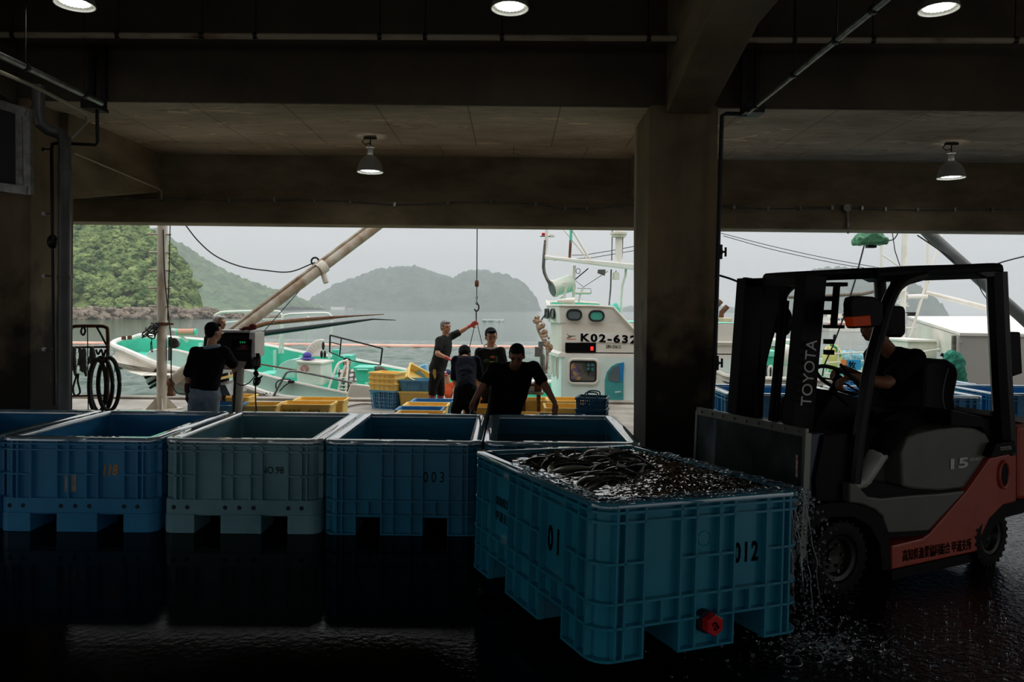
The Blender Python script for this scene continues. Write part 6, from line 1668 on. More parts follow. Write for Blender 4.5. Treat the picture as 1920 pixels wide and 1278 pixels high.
    b = MB(); b.prism([(1062, 625), (1069, 629), (1081, 629), (1071, 631), (1068, 633), (1062, 633), (1067, 630)], lambda x, y, tt: W(x, y, YN - .006 + tt), 0, .005); b.build('bird_mark', mat('olive_mark', (96, 96, 70), .6), t)
    b = MB(); b.tube([W(1140, 761, 14.3), W(1200, 762, 14.3)], .028, 6); b.build('side_rail', M_WHITE, t)
    b = MB(); b.bb(W(1100, 766, 14.2), W(1230, 790, 14.6)); b.build('rubbing_strake', M_CREAMW, t)
    # mast and gear above the wheelhouse
    Yg = 15.6
    b = MB(); b.prism([(1021, 478), (1042, 481), (1187, 494), (1250, 499), (1250, 511), (1187, 506), (1062, 490), (1045, 488), (1022, 486)], lambda x, y, tt: W(x, y, Yg + tt), -.12, .12); b.build('gantry', M_WHITE, t, bevel=.02)
    def tb(pts, r, nm, m=M_WHITE, Y_=Yg): b = MB(); b.tube([W(x, y, Y_) for x, y in pts], r, 8); return b.build(nm, m, t, smooth=True)
    b = MB(); b.bar(W(1040, 489, Yg), W(1040, 477, Yg), .02, .02); b.bar(W(1041, 477, Yg), W(1072, 484, Yg), .015, .02); b.build('gantry_rail', M_WHITE, t)
    tb([(1025, 425), (1024, 487)], .035, 'light_mast'); tb(catmull([V((1023, 450, 0)), V((1020, 480, 0)), V((1019, 505, 0)), V((1023, 520, 0)), V((1031, 532, 0))], 4) and [(1023, 450), (1020, 480), (1019, 500), (1021, 512), (1026, 523), (1032, 534)], .035, 'conduit', M_GALV)
    b = MB(); b.bb(W(1016, 436, Yg), W(1023, 442, Yg + .1)); b.build('port_light', M_RED, t, bevel=.01); b = MB(); b.bb(W(1031, 438, Yg), W(1038, 445, Yg + .1)); b.build('navigation_light', M_WHITE, t, bevel=.01)
    b = MB(); b.bb(W(1013, 442, Yg), W(1039, 444, Yg + .08)); b.build('light_bracket', M_BLACKM, t)
    tb([(1071, 425), (1070, 455)], .028, 'signal_pole', M_MINT); tb([(1070, 450), (1068, 484)], .028, 'signal_pole', M_RUST)
    tb([(1073, 430), (1107, 488)], .026, 'stay'); tb([(1057, 430), (1100, 484)], .016, 'stay')
    tb([(1161, 425), (1160, 492)], .075, 'mast', M_WHITE); b = MB(); b.lathe([(.08, 0), (.15, .01), (.15, .05), (.18, .06), (.18, .1), (.05, .1)], Matrix.Translation(W(1160, 445, Yg)), 20); b.build('mast_flange', M_CREAMW, t, smooth=True)
    tb([(1148, 430), (1147, 488)], .012, 'antenna', M_GALV); tb([(1168, 440), (1166, 485)], .012, 'antenna', M_RUST)
    tb([(1077, 498), (1076, 530), (1075, 575)], .03, 'bridge_post', M_CREAMW); tb([(1146, 505), (1145, 540), (1142, 572)], .016, 'bridge_post', M_GALV); tb([(1174, 492), (1173, 515), (1167, 535), (1165, 560), (1164, 592)], .025, 'bridge_post', M_CREAMW)
    tb([(1078, 524), (1103, 503)], .012, 'stay', M_BLACKM); tb([(1094, 538), (1140, 508)], .006, 'stay', M_BLACKM); tb([(1094, 538), (1078, 525)], .005, 'stay', M_BLACKM)
    tb([(1072, 478), (1095, 478), (1150, 469), (1187, 462), (1250, 450)], .007, 'stay', M_BLACKM); tb([(1075, 485), (1110, 483), (1187, 470), (1250, 458)], .007, 'stay', M_BLACKM)
    b = MB(); b.tube([W(1084, 508, Yg) + V((.045 * cos(a), 0, .055 * sin(a))) for a in [k * pi / 8 for k in range(16)]], .007, 5, closed=True); b.build('loop_antenna', M_BLACKM, t)
    # searchlight
    sl0, sl1 = W(1037, 541, Yg), W(1071, 530, Yg + .15)
    b = MB(); b.cyl(sl0, sl1, .165, .19, n=28); s_ = b.build('searchlight', mat('searchlight_paint', (206, 212, 196), .4), t, smooth=True)
    dd = (sl0 - sl1).normalized(); b = MB(); b.cyl(sl0 + dd * .02, sl0 - dd * .03, .185, n=28); b.build('searchlight_rim', M_CREAMW, s_, smooth=True); b = MB(); b.cyl(sl0 + dd * .03, sl0, .155, n=28); b.build('searchlight_lens', M_GL, s_)
    b = MB(); b.bar(W(1054, 532, Yg - .2), W(1072, 531, Yg - .2), .03, .03); b.bar(W(1063, 533, Yg - .2), W(1058, 556, Yg - .2), .05, .05); b.bar(W(1058, 556, Yg - .1), W(1052, 562, Yg), .08, .04); b.build('searchlight_yoke', M_CREAMW, s_)
    # horn, lamps
    b = MB(); hq = W(1045, 564, 14.75); M_ = Matrix.Translation(hq) @ Matrix.Rotation(pi / 2, 4, 'Y'); b.lathe([(.02, 0), (.05, .1), (.06, .25), (.075, .33), (.07, .34), (.001, .30)], M_, 16); b.build('horn', M_CREAMW, t, smooth=True)
    b = MB(); b.prism([(1121, 505), (1136, 505), (1134, 517), (1120, 512)], lambda x, y, tt: W(x, y, Yg + tt), -.1, .1); b.build('flood_lamp', M_GALV, t)
    b = MB(); b.lathe([(.075, 0), (.065, .13), (.055, .15), (.001, .15)], Matrix.Translation(W(1155, 524, Yg)), 16); b.build('bucket_lamp', M_CREAMW, t, smooth=True); tb([(1155, 507), (1155, 512)], .01, 'lamp_hanger', M_GALV)
    b = MB(); b.cyl(W(1079, 549, Yg), W(1107, 549, Yg), .03, n=12); b.build('tube_lamp', M_CREAMW, t, smooth=True); tb([(1093, 539), (1087, 555), (1085, 566)], .02, 'tube_lamp_arm', M_CREAMW); tb([(1082, 540), (1108, 541), (1108, 550)], .008, 'tube_lamp_frame', M_GALV)
    b = MB(); b.ball(W(1154, 590, 15.6), (.09, .09, .26)); b.build('seat_back', M_MINT, t, smooth=True); b = MB(); b.ball(W(1146, 575, 15.6), (.07, .07, .05)); b.build('seat_top', M_MINT, t, smooth=True)
    # coiled gear on the wheelhouse front corner
    rnd = random.Random(4); b = MB()
    for k in range(22):
        u = k / 21; q = W(1008 + 22 * u + rnd.uniform(-5, 5), 600 + 50 * u + rnd.uniform(-6, 6), 14.5); b.ball(q, (rnd.uniform(.02, .07), .03, rnd.uniform(.02, .07)), nu=8, nv=5)
    b.tube(catmull([W(1010, 592, 14.5), W(1007, 610, 14.5), W(1014, 630, 14.5), W(1026, 655, 14.5), W(1024, 700, 14.5)], 5), .025, 6); b.build('rope_gear', mat('buff_rope', (190, 166, 138), .9, noise_=(14, .4, .6), col2=(120, 92, 66)), t)
    b = MB(); b.tube([W(1015, 600, 14.5), W(1027, 582, 14.6)], .014, 6); b.build('stay', M_BLACKM, t)
    b = MB(); b.bb(W(1003, 650, 14.35), W(1014, 668, 14.5)); b.build('hauler_motor', M_GALV, t, bevel=.01); b = MB(); b.tube([W(1014, 640, 14.45), W(1014, 662, 14.45), W(1017, 668, 14.45), W(1018, 735, 14.45)], .05, 10); b.build('hauler_post', M_GALV, t, smooth=True)
    return t
boat1()
one('purple-blue sun hat lying on the white winch box', 'hat', 'hat', mat('purple_cloth', (86, 80, 160), .9), lambda b: (b.ball(W(577, 672, 15.2), (.15, .12, .03)), b.ball(W(576, 666, 15.2), (.09, .08, .07))), smooth=True)
one('small dark figure-shaped bundle of gloves hanging by the hauler', 'gloves', 'glove_bundle', M_BLACKR, lambda b: (b.ball(W(606, 648, 15.1), (.03, .03, .09)), b.ball(W(603, 664, 15.1), (.03, .03, .08)), b.ball(W(609, 664, 15.1), (.028, .03, .08))), smooth=True)

# floating oil boom and raft
one('long pale pink floating boom lying across the harbour', 'floating boom', 'floating_boom', mat('pink_float', (232, 186, 164), .7, noise_=(.6, .4, .7), col2=(214, 160, 140)), lambda b: b.tube([G(x, y, SEA_Z) + V((0, 0, .05)) for x, y in ((-60, 644), (60, 644.5), (200, 645.5), (400, 646.5), (600, 648.5), (800, 650.8), (1010, 653), (1100, 654))], .17, 10), smooth=True)
def raft():
    q = G(925, 603.5, SEA_Z); t = thing('fish_raft', 'small floating raft far out between the boat and the island', 'raft', q)
    b = MB(); b.box(q + V((0, 0, .2)), (4.9, 3, .35)); b.build('deck', mat('raft_float', (90, 124, 112), .8, noise_=(1, .4, .6), col2=(200, 206, 200)), t)
    b = MB()
    for k in range(9): b.box(q + V((-2.2 + .55 * k, 0, .55)), (.3, 2, .1))
    b.build('floats', M_WHITE, t)
raft()
def town():
    rnd = random.Random(8)
    for k, (px, w, h) in enumerate(((536, 6, 3), (546, 5, 4), (556, 7, 3), (565, 6, 5), (574, 5, 3), (583, 7, 4), (592, 5, 6), (599, 6, 4), (632, 24, 4), (655, 10, 1.6))):
        q = W(px, 577.5, 820); z = SEA_Z; s = 820 / F
        t = thing('house', ('pale low building on the far shore', 'tiny house on the far shore')[w < 8] + ', number %s from the left' % ['one', 'two', 'three', 'four', 'five', 'six', 'seven', 'eight', 'nine', 'ten'][k], 'house', (q.x, 820, z), group='buildings on the far shore')
        b = MB(); b.bb((q.x - w * s / 2, 820, z), (q.x + w * s / 2, 828, z + h * s + 1)); b.build('walls', M_WHITE if k % 2 == 0 else M_SHEET, t)
        b = MB(); b.prism([(-w * s / 2 - .3, 0), (w * s / 2 + .3, 0), (0, h * s * .35)], lambda a, c, tt: (q.x + a, tt, z + h * s + 1 + c), 819.6, 828.4); b.build('roof', M_PVC, t)
town()

# ------------------------------------------------ boats on the right
def boat2():
    t = thing('fishing_boat', 'white and green fishing boat moored behind the forklift', 'boat', (6, 16, SEA_Z))
    near = catmull([W(1300, 690, 14.9), W(1342, 697, 14.6), W(1368, 706, 14.4), W(1435, 710, 14.3), W(1560, 712, 14.3), W(1800, 720, 14.3), V((12.5, 14.3, .35))], 5)
    b = MB(); wall_strip(b, near, 0, .12, [SEA_Z - .3] * len(near)); b.build('hull', M_WHITE, t, smooth=True, angle=30)
    b = MB(); b.tube([p + V((0, -.05, .0)) for p in near], .05, 7); b.build('cap_rail', M_CREAMW, t, smooth=True)
    b = MB(); b.tube([p + V((0, -.07, -.12)) for p in near], .015, 5); b.build('rub_line', M_BLACKR, t)
    b = MB(); b.bb((3.4, 14.4, -.6), (12.5, 18.5, -.45)); b.build('deck', M_MINT, t)
    b = MB(); b.bb((3.4, 18.4, SEA_Z - .3), (12.5, 18.5, .55)); b.build('far_hull', M_CREAMW, t)
    def bx(x0, y0, x1, y1, Y, d, nm, m, bev=.02): a, c = W(x0, y0, Y), W(x1, y1, Y); b = MB(); b.bb((a.x, Y, c.z), (c.x, Y + d, a.z)); return b.build(nm, m, t, bevel=bev)
    M_RB = mat('rusty_beige_box', (206, 190, 160), .6, noise_=(3, .48, .68), col2=(156, 104, 58), stretch=(2, 1, .5))
    bx(1330, 595, 1373, 660, 16.8, 1.0, 'engine_casing', M_RB)
    for x in (1352, 1340):
        dy = 0 if x == 1352 else -10
        b = MB(); b.tube([W(x, 597 + dy, 17), W(x + 1, 586 + dy, 17), W(x + 12, 574 + dy, 17)], .06, 10); b.build('exhaust_pipe', M_RUST, t, smooth=True)
    b = MB(); b.lathe([(.30, 0), (.30, .36), (.28, .37), (.28, .52), (.24, .58), (.12, .62), (.12, .66), (.2, .68), (.2, .70), (.001, .70)], Matrix.Translation(W(1350, 705, 15.4)), 32); b.build('tank', M_PMINT, t, smooth=True, angle=30)
    b = MB(); b.tube([W(1358, 644, 15.6) + V((.14 * cos(a), .1 * sin(a), .0)) for a in [k * pi / 8 for k in range(16)]], .02, 6, closed=True); b.tube([W(1358, 644, 15.6), W(1358, 655, 15.6)], .03, 6); b.build('hand_wheel', M_PMINT, t, smooth=True)
    bx(1425, 668, 1464, 715, 15.4, .9, 'locker', M_MINT); bx(1423, 657, 1461, 669, 15.35, 1.0, 'locker_lid', mat('light_mint', (120, 214, 188), .45))
    bx(1400, 636, 1500, 646, 17.4, 1.2, 'canopy', M_WHITE); bx(1400, 650, 1500, 660, 17.6, .6, 'coaming', M_CREAMW)
    b = MB(); q = W(1474, 665, 15.0); b.ball(q, (.155, .155, .215)); b.cyl(q - V((0, 0, .2)), q - V((0, 0, .42)), .05); b.build('fender_float', M_WHITE, t, smooth=True)
    b = MB(); q = W(1450, 701, 14.8); b.cyl(q, q + V((0, .4, 0)), .14, n=24); b.build('hose_reel', M_BLACKR, t, smooth=True)
    b = MB(); b.tube(catmull([W(1441, 712, 14.6), W(1441, 692, 14.6), W(1445, 686, 14.6), W(1449, 692, 14.6), W(1448, 712, 14.6)], 4), .022, 7); b.build('handrail', M_WHITE, t, smooth=True)
    b = MB()
    for k in range(3): b.tube(catmull([W(1462, 694 + 5 * k, 15.2), W(1472, 692 + 5 * k, 15.2), W(1484, 690 + 5 * k, 15.2)], 4), .03, 6)
    b.build('pink_hoses', mat('pink_hose', (206, 130, 120), .6), t, smooth=True)
    # white rails and bundles amidships
    for pts in ([(1548, 664), (1600, 661), (1650, 659)], [(1548, 680), (1600, 677), (1650, 674)], [(1548, 700), (1600, 697), (1650, 695)]): b = MB(); b.tube([W(x, y, 15) for x, y in pts], .018, 6); b.build('rail', M_WHITE, t)
    for x in (1552, 1572, 1595, 1632): b = MB(); b.tube([W(x, 635, 15), W(x, 712, 15)], .016, 6); b.build('rail_post', M_WHITE, t)
    b = MB(); b.ball(W(1560, 670, 15.5), (.2, .2, .3)); o = b.build('yellow_bag', mat('yellow_sheet', (224, 208, 120), .6), t, smooth=True); remesh(o, .05, 2, .08)
    b = MB(); b.ball(W(1592, 676, 15.6), (.35, .2, .22)); b.ball(W(1575, 690, 15.6), (.3, .2, .16)); o = b.build('net_heap', mat('pale_blue_net', (150, 196, 206), .8, noise_=(12, .4, .6), col2=(96, 150, 166)), t, smooth=True); remesh(o, .05, 2, .1)
    b = MB(); b.tube(catmull([W(1556, 645, 15.3), W(1568, 652, 15.3), W(1576, 668, 15.3)], 5), .03, 7); b.build('green_hose', mat('green_hose_m', (70, 150, 90), .5), t, smooth=True)
    s_ = bx(1588, 674, 1614, 693, 14.8, .04, 'sign_board', mat('cyan_sign', (40, 150, 200), .5), 0); lettering('牧', W(1598, 684, 14.78), (1, 0, 0), (0, 0, 1), M_BLACKP, s_, height=.15, width=.15, bold=.002)
    bx(1578, 674, 1587, 693, 14.8, .04, 'orange_sign_edge', mat('orange_sign', (226, 130, 60), .5), 0)
    # masts and lattice
    def tb(pts, r, nm, m=M_WHITE, Y_=16.5): b = MB(); b.tube([W(x, y, Y_) for x, y in pts], r, 8); return b.build(nm, m, t, smooth=True)
    tb([(1653, 430), (1652, 520)], .03, 'mast'); tb([(1697, 430), (1695, 500), (1690, 645)], .07, 'mast'); tb([(1654, 477), (1687, 500)], .02, 'stay'); tb([(1741, 430), (1739, 505)], .035, 'mast'); tb([(1772, 430), (1746, 500), (1704, 640)], .03, 'stay')
    tb([(1692, 430), (1691, 500)], .012, 'antenna', M_BLACKM); tb([(1673, 435), (1678, 470), (1688, 500)], .01, 'antenna', M_BLACKM)
    for k in range(6):
        y = 528 + 20 * k; tb([(1684 - k, y), (1706 - k, y + 6)], .016, 'lattice_bar'); tb([(1684 - k, y + 18), (1704 - k, y)], .012, 'lattice_bar')
    tb([(1683, 525), (1740, 523), (1742, 530)], .03, 'cross_tree'); tb([(1700, 556), (1738, 555)], .05, 'cross_tree'); tb([(1740, 500), (1737, 560)], .02, 'lattice_bar'); tb([(1683, 520), (1688, 560), (1690, 600)], .02, 'lattice_bar'); tb([(1690, 616), (1716, 614)], .02, 'cross_tree')
    b = MB(); b.tube([W(1690, 533, 16.4) + V((.13 * cos(a), 0, .15 * sin(a))) for a in [k * pi / 10 for k in range(20)]], .014, 6, closed=True); b.build('ring_antenna', M_WHITE, t)
    tb([(1735, 547), (1790, 560), (1860, 578), (1960, 600)], .035, 'outrigger_pole'); tb([(1735, 550), (1860, 584), (1960, 608)], .014, 'outrigger_stay', M_WHITE)
    tb([(1478, 557), (1560, 554), (1618, 551), (1640, 546)], .035, 'bamboo_pole', M_ROPE)
    b = MB(); b.bb(W(1706, 585, 16.5), W(1712, 592, 16.7)); b.build('block', M_BLACKM, t)
boat2()
def house_right():
    t = thing('deck_house', 'large white roofed shed with grey tarp side behind the forklift', 'shed', W(1880, 728, 14))
    A, B_, C_, D_ = W(1800, 629, 13.4), W(2100, 634, 13.4), W(2100, 596, 20), W(1702, 596, 20)
    b = MB(); b.add([A, B_, C_, D_] + [p + V((0, 0, .05)) for p in (A, B_, C_, D_)], [(0, 1, 2, 3), (7, 6, 5, 4), (0, 4, 5, 1), (1, 5, 6, 2), (2, 6, 7, 3), (3, 7, 4, 0)]); b.build('roof', M_WHITE, t)
    z0 = .02
    b = MB(); b.bb((A.x, 13.42, z0), (B_.x, 13.48, A.z)); b.build('tarp_front', M_SHEET, t)
    E_ = W(1722, 612, 17.0)
    b = MB(); b.add([A + V((0, .06, 0)), D_ + V((0, 0, -.05)), V((D_.x, D_.y, .9)), V((A.x, A.y + .06, .9))], [(0, 1, 2, 3)]); b.add([A + V((.05, .06, 0)), D_ + V((.05, 0, -.05)), V((D_.x + .05, D_.y, .9)), V((A.x + .05, A.y + .06, .9))], [(3, 2, 1, 0)]); b.build('side_panel', M_CREAMW, t)
    b = MB()
    for py in (640, 680, 712): b.cyl(W(1801, py, 13.42), W(1801, py, 13.38), .02)
    b.build('eyelets', M_SILVER, t)
    for px in (1800, 1990): b = MB(); x = W(px, 0, 13.5).x; b.bb((x - .03, 13.48, z0), (x + .03, 13.54, A.z)); b.build('shed_post', M_GALV, t)
    t2 = thing('deck_box', 'low pale locker left of the tarp shed', 'locker', W(1738, 700, 15))
    b = MB(); a, c = W(1702, 640, 15.2), W(1757, 672, 15.2); b.bb((a.x, 15.2, c.z), (c.x, 16.4, a.z)); b.build('box', M_CREAMW, t2, bevel=.02)
    b = MB(); b.bb((a.x - .03, 15.15, a.z), (c.x + .02, 16.45, a.z + .04)); b.build('lid', M_WHITE, t2)
    b = MB(); b.tube([W(1725, 660, 15.0), W(1762, 654, 15.0)], .02, 6); b.build('rail', M_WHITE, t2)
    b = MB(); b.bb((a.x + .1, 15.3, .0), (c.x - .05, 16.3, c.z)); b.build('plinth', M_PMINT, t2)
    o = one('green netting heaped beside the tarp shed', 'net', 'net_heap', mat('green_net', (44, 140, 112), .9, noise_=(14, .4, .6), col2=(26, 92, 76)), lambda b: (b.ball(W(1786, 700, 12.9), (.22, .2, .42)), b.ball(W(1784, 722, 12.9), (.26, .2, .3))), smooth=True); remesh(o, .04, 2, .1)
    one('black steel bracket beam under the shed eave', 'bracket', 'beam_bracket', M_BLACKM, lambda b: (b.bar(W(1764, 664, 13.6), W(1798, 678, 13.5), .05, .06), b.bar(W(1770, 662, 13.6), W(1770, 690, 13.6), .03, .03)))
house_right()
# grey boom at the right, tarp-covered lamp, rope and block, wires
bA2, bB2 = W(1958, 632, 12.6), W(1722, 420, 13.6)
t = thing('derrick_boom', 'grey steel boom slanting down to the right behind the forklift roof', 'boom', bA2)
b = MB(); b.tube([bA2, bA2 + (bB2 - bA2) * 1.2], .10, 16); b.build('boom_tube', M_PVC, t, smooth=True)
b = MB(); b.tube([bA2 + V((0, 0, .12)), bB2 + V((0, 0, .12))], .015, 6); b.build('boom_pipe', M_BLACKM, t)
def tarp_lamp():
    q = W(1631, 452, 12.2); t = thing('covered_lamp', 'lamp wrapped in a green tarpaulin hanging outside above the forklift', 'lamp', q)
    b = MB(); b.ball(q + V((0, 0, .06)), (.24, .16, .13)); b.box(q + V((0, 0, -.0)), (.48, .3, .12)); b.ball(q + V((0, 0, .1)), (.18, .12, .14)); o = b.build('tarpaulin', mat('green_tarp', (84, 150, 108), .55, noise_=(9, .4, .7), col2=(60, 116, 84)), t, smooth=True); remesh(o, .02, 2, .06)
    b = MB(); b.box(q + V((.02, 0, -.085)), (.14, .12, .05)); b.build('lamp_base', M_BLACKM, t, bevel=.01)
    b = MB(); b.tube([q + V((0, 0, .1)), V((q.x, 10.28, 3.5))], .012, 6); b.build('hanging_rope', M_BLACKR, t)
tarp_lamp()
def blockrope():
    t = thing('pulley_block', 'rusty pulley block on a dark rope beside the headlamp', 'pulley', W(1584, 590, 11.5))
    b = MB(); b.tube([W(1620, 461, 11.8), W(1602, 530, 11.6), W(1585, 583, 11.5)], .014, 6); b.build('upper_rope', M_BLACKR, t)
    b = MB(); b.ball(W(1585, 583, 11.5), (.03, .03, .05)); b.build('swivel', M_RUST, t, smooth=True); b = MB(); b.cyl(W(1583, 590, 11.46), W(1583, 590, 11.54), .03); b.build('sheave', M_GALV, t)
    b = MB(); b.tube([W(1582, 594, 11.5), W(1560, 652, 11.4), W(1545, 685, 11.4), W(1542, 705, 11.4)], .012, 6); b.build('lower_rope', M_BLACKR, t)
    b = MB(); b.ball(W(1565, 632, 11.4), (.025, .025, .05)); b.build('knot', M_BLACKR, t)
blockrope()
for k, (pts, Y, r, lab) in enumerate((([(1352, 437), (1450, 462), (1560, 486), (1650, 502)], 15, .007, 'upper thin wire right of the pillar against the sky'), ([(1356, 442), (1450, 468), (1560, 492), (1620, 502)], 15, .007, 'lower thin wire right of the pillar against the sky'), ([(1345, 515), (1368, 522), (1390, 530), (1440, 545)], 9.5, .014, 'double rope from the pillar valve towards the mast'), ([(1720, 441), (1760, 468), (1790, 492), (1800, 500)], 12.4, .012, 'black cable draped along the grey boom'), ([(1730, 441), (1752, 462), (1780, 480), (1796, 498)], 12.4, .009, 'thin cable beside the cable draped along the grey boom'), ([(1864, 496), (1890, 488), (1930, 478)], 12.4, .012, 'twisted wire above the forklift rear pillar'), ([(1830, 520), (1840, 545), (1850, 560)], 12.4, .008, 'thin cable hanging by the forklift rear pillar'), ([(1662, 452), (1676, 448), (1684, 436)], 12.3, .01, 'loose wire right of the green tarpaulin'))):
    one(lab, 'wire', 'wire', M_BLACKR, lambda b: b.tube(catmull([W(x, y, Y) for x, y in pts], 5), r, 5), smooth=True)
def ferry():
    Y = 120.; s = Y / F; q = W(1583, 618, Y); t = thing('ferry', 'white ferry with a red stripe far behind the forklift', 'ship', (q.x, Y, SEA_Z))
    c = lambda x, y: W(x, y, Y)
    b = MB(); b.prism([(1552, 604), (1625, 604), (1622, 622), (1556, 622)], lambda x, y, tt: W(x, y, Y) + V((0, tt, 0)), 0, 4); h = b.build('hull', M_WHITE, t)
    b = MB(); b.prism([(1556, 594), (1618, 594), (1618, 604), (1556, 604)], lambda x, y, tt: W(x, y, Y) + V((0, tt, 0)), .5, 3.5); b.build('superstructure', M_WHITE, t)
    b = MB(); b.prism([(1566, 588), (1600, 588), (1600, 594), (1566, 594)], lambda x, y, tt: W(x, y, Y) + V((0, tt, 0)), .8, 3); b.build('bridge', M_CREAMW, t)
    b = MB(); b.prism([(1552, 606), (1625, 606), (1625, 607.5), (1552, 607.5)], lambda x, y, tt: W(x, y, Y) + V((0, tt, 0)), -.05, 0); b.build('red_stripe', M_RED, h)
    b = MB()
    for k in range(12): a, c_ = W(1559 + 5 * k, 596.5, Y - .02), W(1562 + 5 * k, 600.5, Y - .02); b.bb((a.x, Y + .44, c_.z), (c_.x, Y + .5, a.z))
    b.build('windows', mat('ship_window', (70, 80, 90), .1), t)
ferry()
# ================================================================ THE PEOPLE
def P_(px, py, Y): return W(px, py, Y)
BK = cloth('black_cotton', (12, 12, 13)); DKG = cloth('charcoal_cotton', (44, 46, 44)); NAVY = cloth('navy_cotton', (20, 28, 44)); JEANS = cloth('grey_jeans', (158, 170, 178), (126, 138, 146), 14)
DKTR = cloth('dark_work_trousers', (36, 34, 34)); BRTR = cloth('brown_black_trousers', (24, 22, 20))
PINKG = mat('pink_rubber_glove', (206, 92, 84), .5); PINKB = mat('wine_rubber_boot', (150, 56, 72), .35); BROWNG = mat('dark_red_rubber_glove', (70, 24, 24), .5)
# man leaning on the bins, facing us
Y = 7.5
J = dict(head=P_(969, 668, 7.24), shR=P_(927, 690, Y), shL=P_(1000, 688, Y), pel=P_(938, 800, Y + .25),
         elR=P_(905, 724, Y - .08), wrR=P_(889, 750, Y - .12), elL=P_(1022, 722, Y - .08), wrL=P_(1040, 754, Y - .12), hipR=P_(926, 812, Y + .25), hipL=P_(954, 812, Y + .25))
for s, px in (('R', 926), ('L', 958)): J['kn' + s] = V((P_(px, 0, Y).x, Y + .17, .45)); J['an' + s] = V((P_(px, 0, Y).x, Y + .22, .06))
person('person in black T-shirt with short dark hair leaning over the bins, facing the camera', J, (-.12, -1, -.62), (-.05, -.55, 1), k=.95, skin=M_SKIN_D, shirt=BK, pants=BRTR, sleeve=.68, shoes=M_BLACKR,
       hands=dict(R=((-.25, -.1, -1), (.6, -.6, 0), 1), L=((.05, -.1, -1), (-.6, -.6, 0), -1)), curl=.8, belly=1.25)
one('dark gripping tool held by the leaning man above the bin', 'tool', 'hand_tool', M_BLACKM, lambda b: b.tube([P_(886, 768, 7.3), P_(879, 780, 7.25)], .010, 8), smooth=True)
# bent man in navy, seen from behind
Y = 9.4
J = dict(head=P_(871, 665, 10.0), shL=P_(855, 675, 9.8), shR=P_(892, 675, 9.8), pel=P_(874, 733, Y), elL=P_(853, 712, 9.75), wrL=P_(862, 738, 9.9), elR=P_(902, 712, 9.9), wrR=P_(896, 740, 10.0), hipL=P_(866, 742, Y), hipR=P_(886, 742, Y))
for s, px in (('L', 862), ('R', 890)): J['kn' + s] = V((P_(px, 0, Y).x, Y + .06, .40)); J['an' + s] = V((P_(px, 0, Y).x, Y, .06))
person('person in navy T-shirt and brown trousers bending forward, back to the camera', J, (.1, 1, -1.2), (0, .9, .8), k=.92, headk=1.1, shirt=NAVY, pants=BRTR, sleeve=.85, shoes=M_BLACKR, hands=dict(L=((0, .1, -1), (0, 1, 0)), R=((0, .1, -1), (0, 1, 0))), eyes=False, belly=1.2)
# man in glasses
Y = 10.3
J = dict(head=P_(921, 632, Y - .05), shR=P_(899, 660, Y), shL=P_(939, 658, Y), pel=P_(918, 728, Y + .1), elR=P_(890, 690, Y), wrR=P_(893, 722, Y - .1), elL=P_(946, 690, Y), wrL=P_(944, 722, Y - .1), hipR=P_(910, 738, Y + .1), hipL=P_(928, 738, Y + .1))
for s, px in (('R', 908), ('L', 930)): J['kn' + s] = V((P_(px, 0, Y).x, Y, .40)); J['an' + s] = V((P_(px, 0, Y).x, Y, .06))
t, g, H, T = person('person with glasses and dark printed T-shirt looking down, towel at the neck', J, (.25, -1, -.4), (.0, -.25, 1), k=.92, headk=1.12, shirt=DKG, pants=DKTR, sleeve=.9, shoes=M_BLACKR, hands=dict(R=((0, 0, -1), (1, 0, 0)), L=((0, 0, -1), (-1, 0, 0))))
hc = g['head']; b = MB()
for s in (-1, 1): b.tube([hc + H @ V((s * .031 + .024 * cos(a), .098, .012 + .018 * sin(a))) * .92 for a in [k * pi / 6 for k in range(12)]], .0025, 5, closed=True); b.tube([hc + H @ V((s * .054, .095, .014)) * .92, hc + H @ V((s * .078, 0, .012)) * .92], .0025, 5)
b.build('glasses', M_SILVER, t)
b = MB(); sm = (g['shL'] + g['shR']) / 2; b.tube([sm + T @ V((.085 * cos(a), .02 + .075 * sin(a), .085 + .015 * sin(a) * -1)) for a in [k * pi / 10 for k in range(20)]], .014, 8, closed=True); o = b.build('neck_towel', mat('white_towel', (226, 224, 218), .9), t, smooth=True)
for k, (c_, dx, dz, sz) in enumerate((((170, 76, 60), .025, .02, (.07, .035)), ((50, 74, 40), -.05, -.035, (.10, .05)), ((176, 142, 60), .02, -.045, (.09, .02)), ((52, 80, 50), .075, -.01, (.035, .09)))):
    q = P_(920, 672, Y - .165) + V((dx, 0, dz)); b = MB(); b.ball(q, (sz[0] / 2, .014, sz[1] / 2), nu=10, nv=6); b.build('shirt_print', mat('shirt_print_%s' % ['red', 'green', 'yellow', 'leaf'][k], c_, .8), t, smooth=True)
# grey-haired man reaching for the sling
Y = 12.0
J = dict(head=P_(836, 614, Y - .02), shR=P_(824, 638, Y - .16), shL=P_(845, 631, Y + .14), pel=P_(819, 694, Y), elR=P_(820, 663, Y - .28), wrR=P_(839, 671, Y - .34), elL=P_(866, 620, Y + .12), wrL=P_(881, 611, Y + .08), hipR=P_(817, 702, Y - .09), hipL=P_(822, 702, Y + .09))
J['knR'] = P_(811, 728, Y - .1); J['anR'] = V((J['knR'].x - .0, Y - .1, .07)); J['knL'] = P_(826, 728, Y + .1); J['anL'] = V((J['knL'].x + .0, Y + .1, .07))
t, g, H, T = person('person with grey hair, pink gloves and wine-red boots reaching for the crane sling', J, (.75, -.65, -.12), k=.92, hair=M_HAIRG, shirt=DKG, pants=DKTR, sleeve=.62, gloves=PINKG, boots=PINKB, boot_top=.88, hands=dict(R=((.8, -.1, -.35), (0, .3, -1)), L=((.85, -.1, .5), (.3, -.5, 0))), curl=.55, wide=.95)
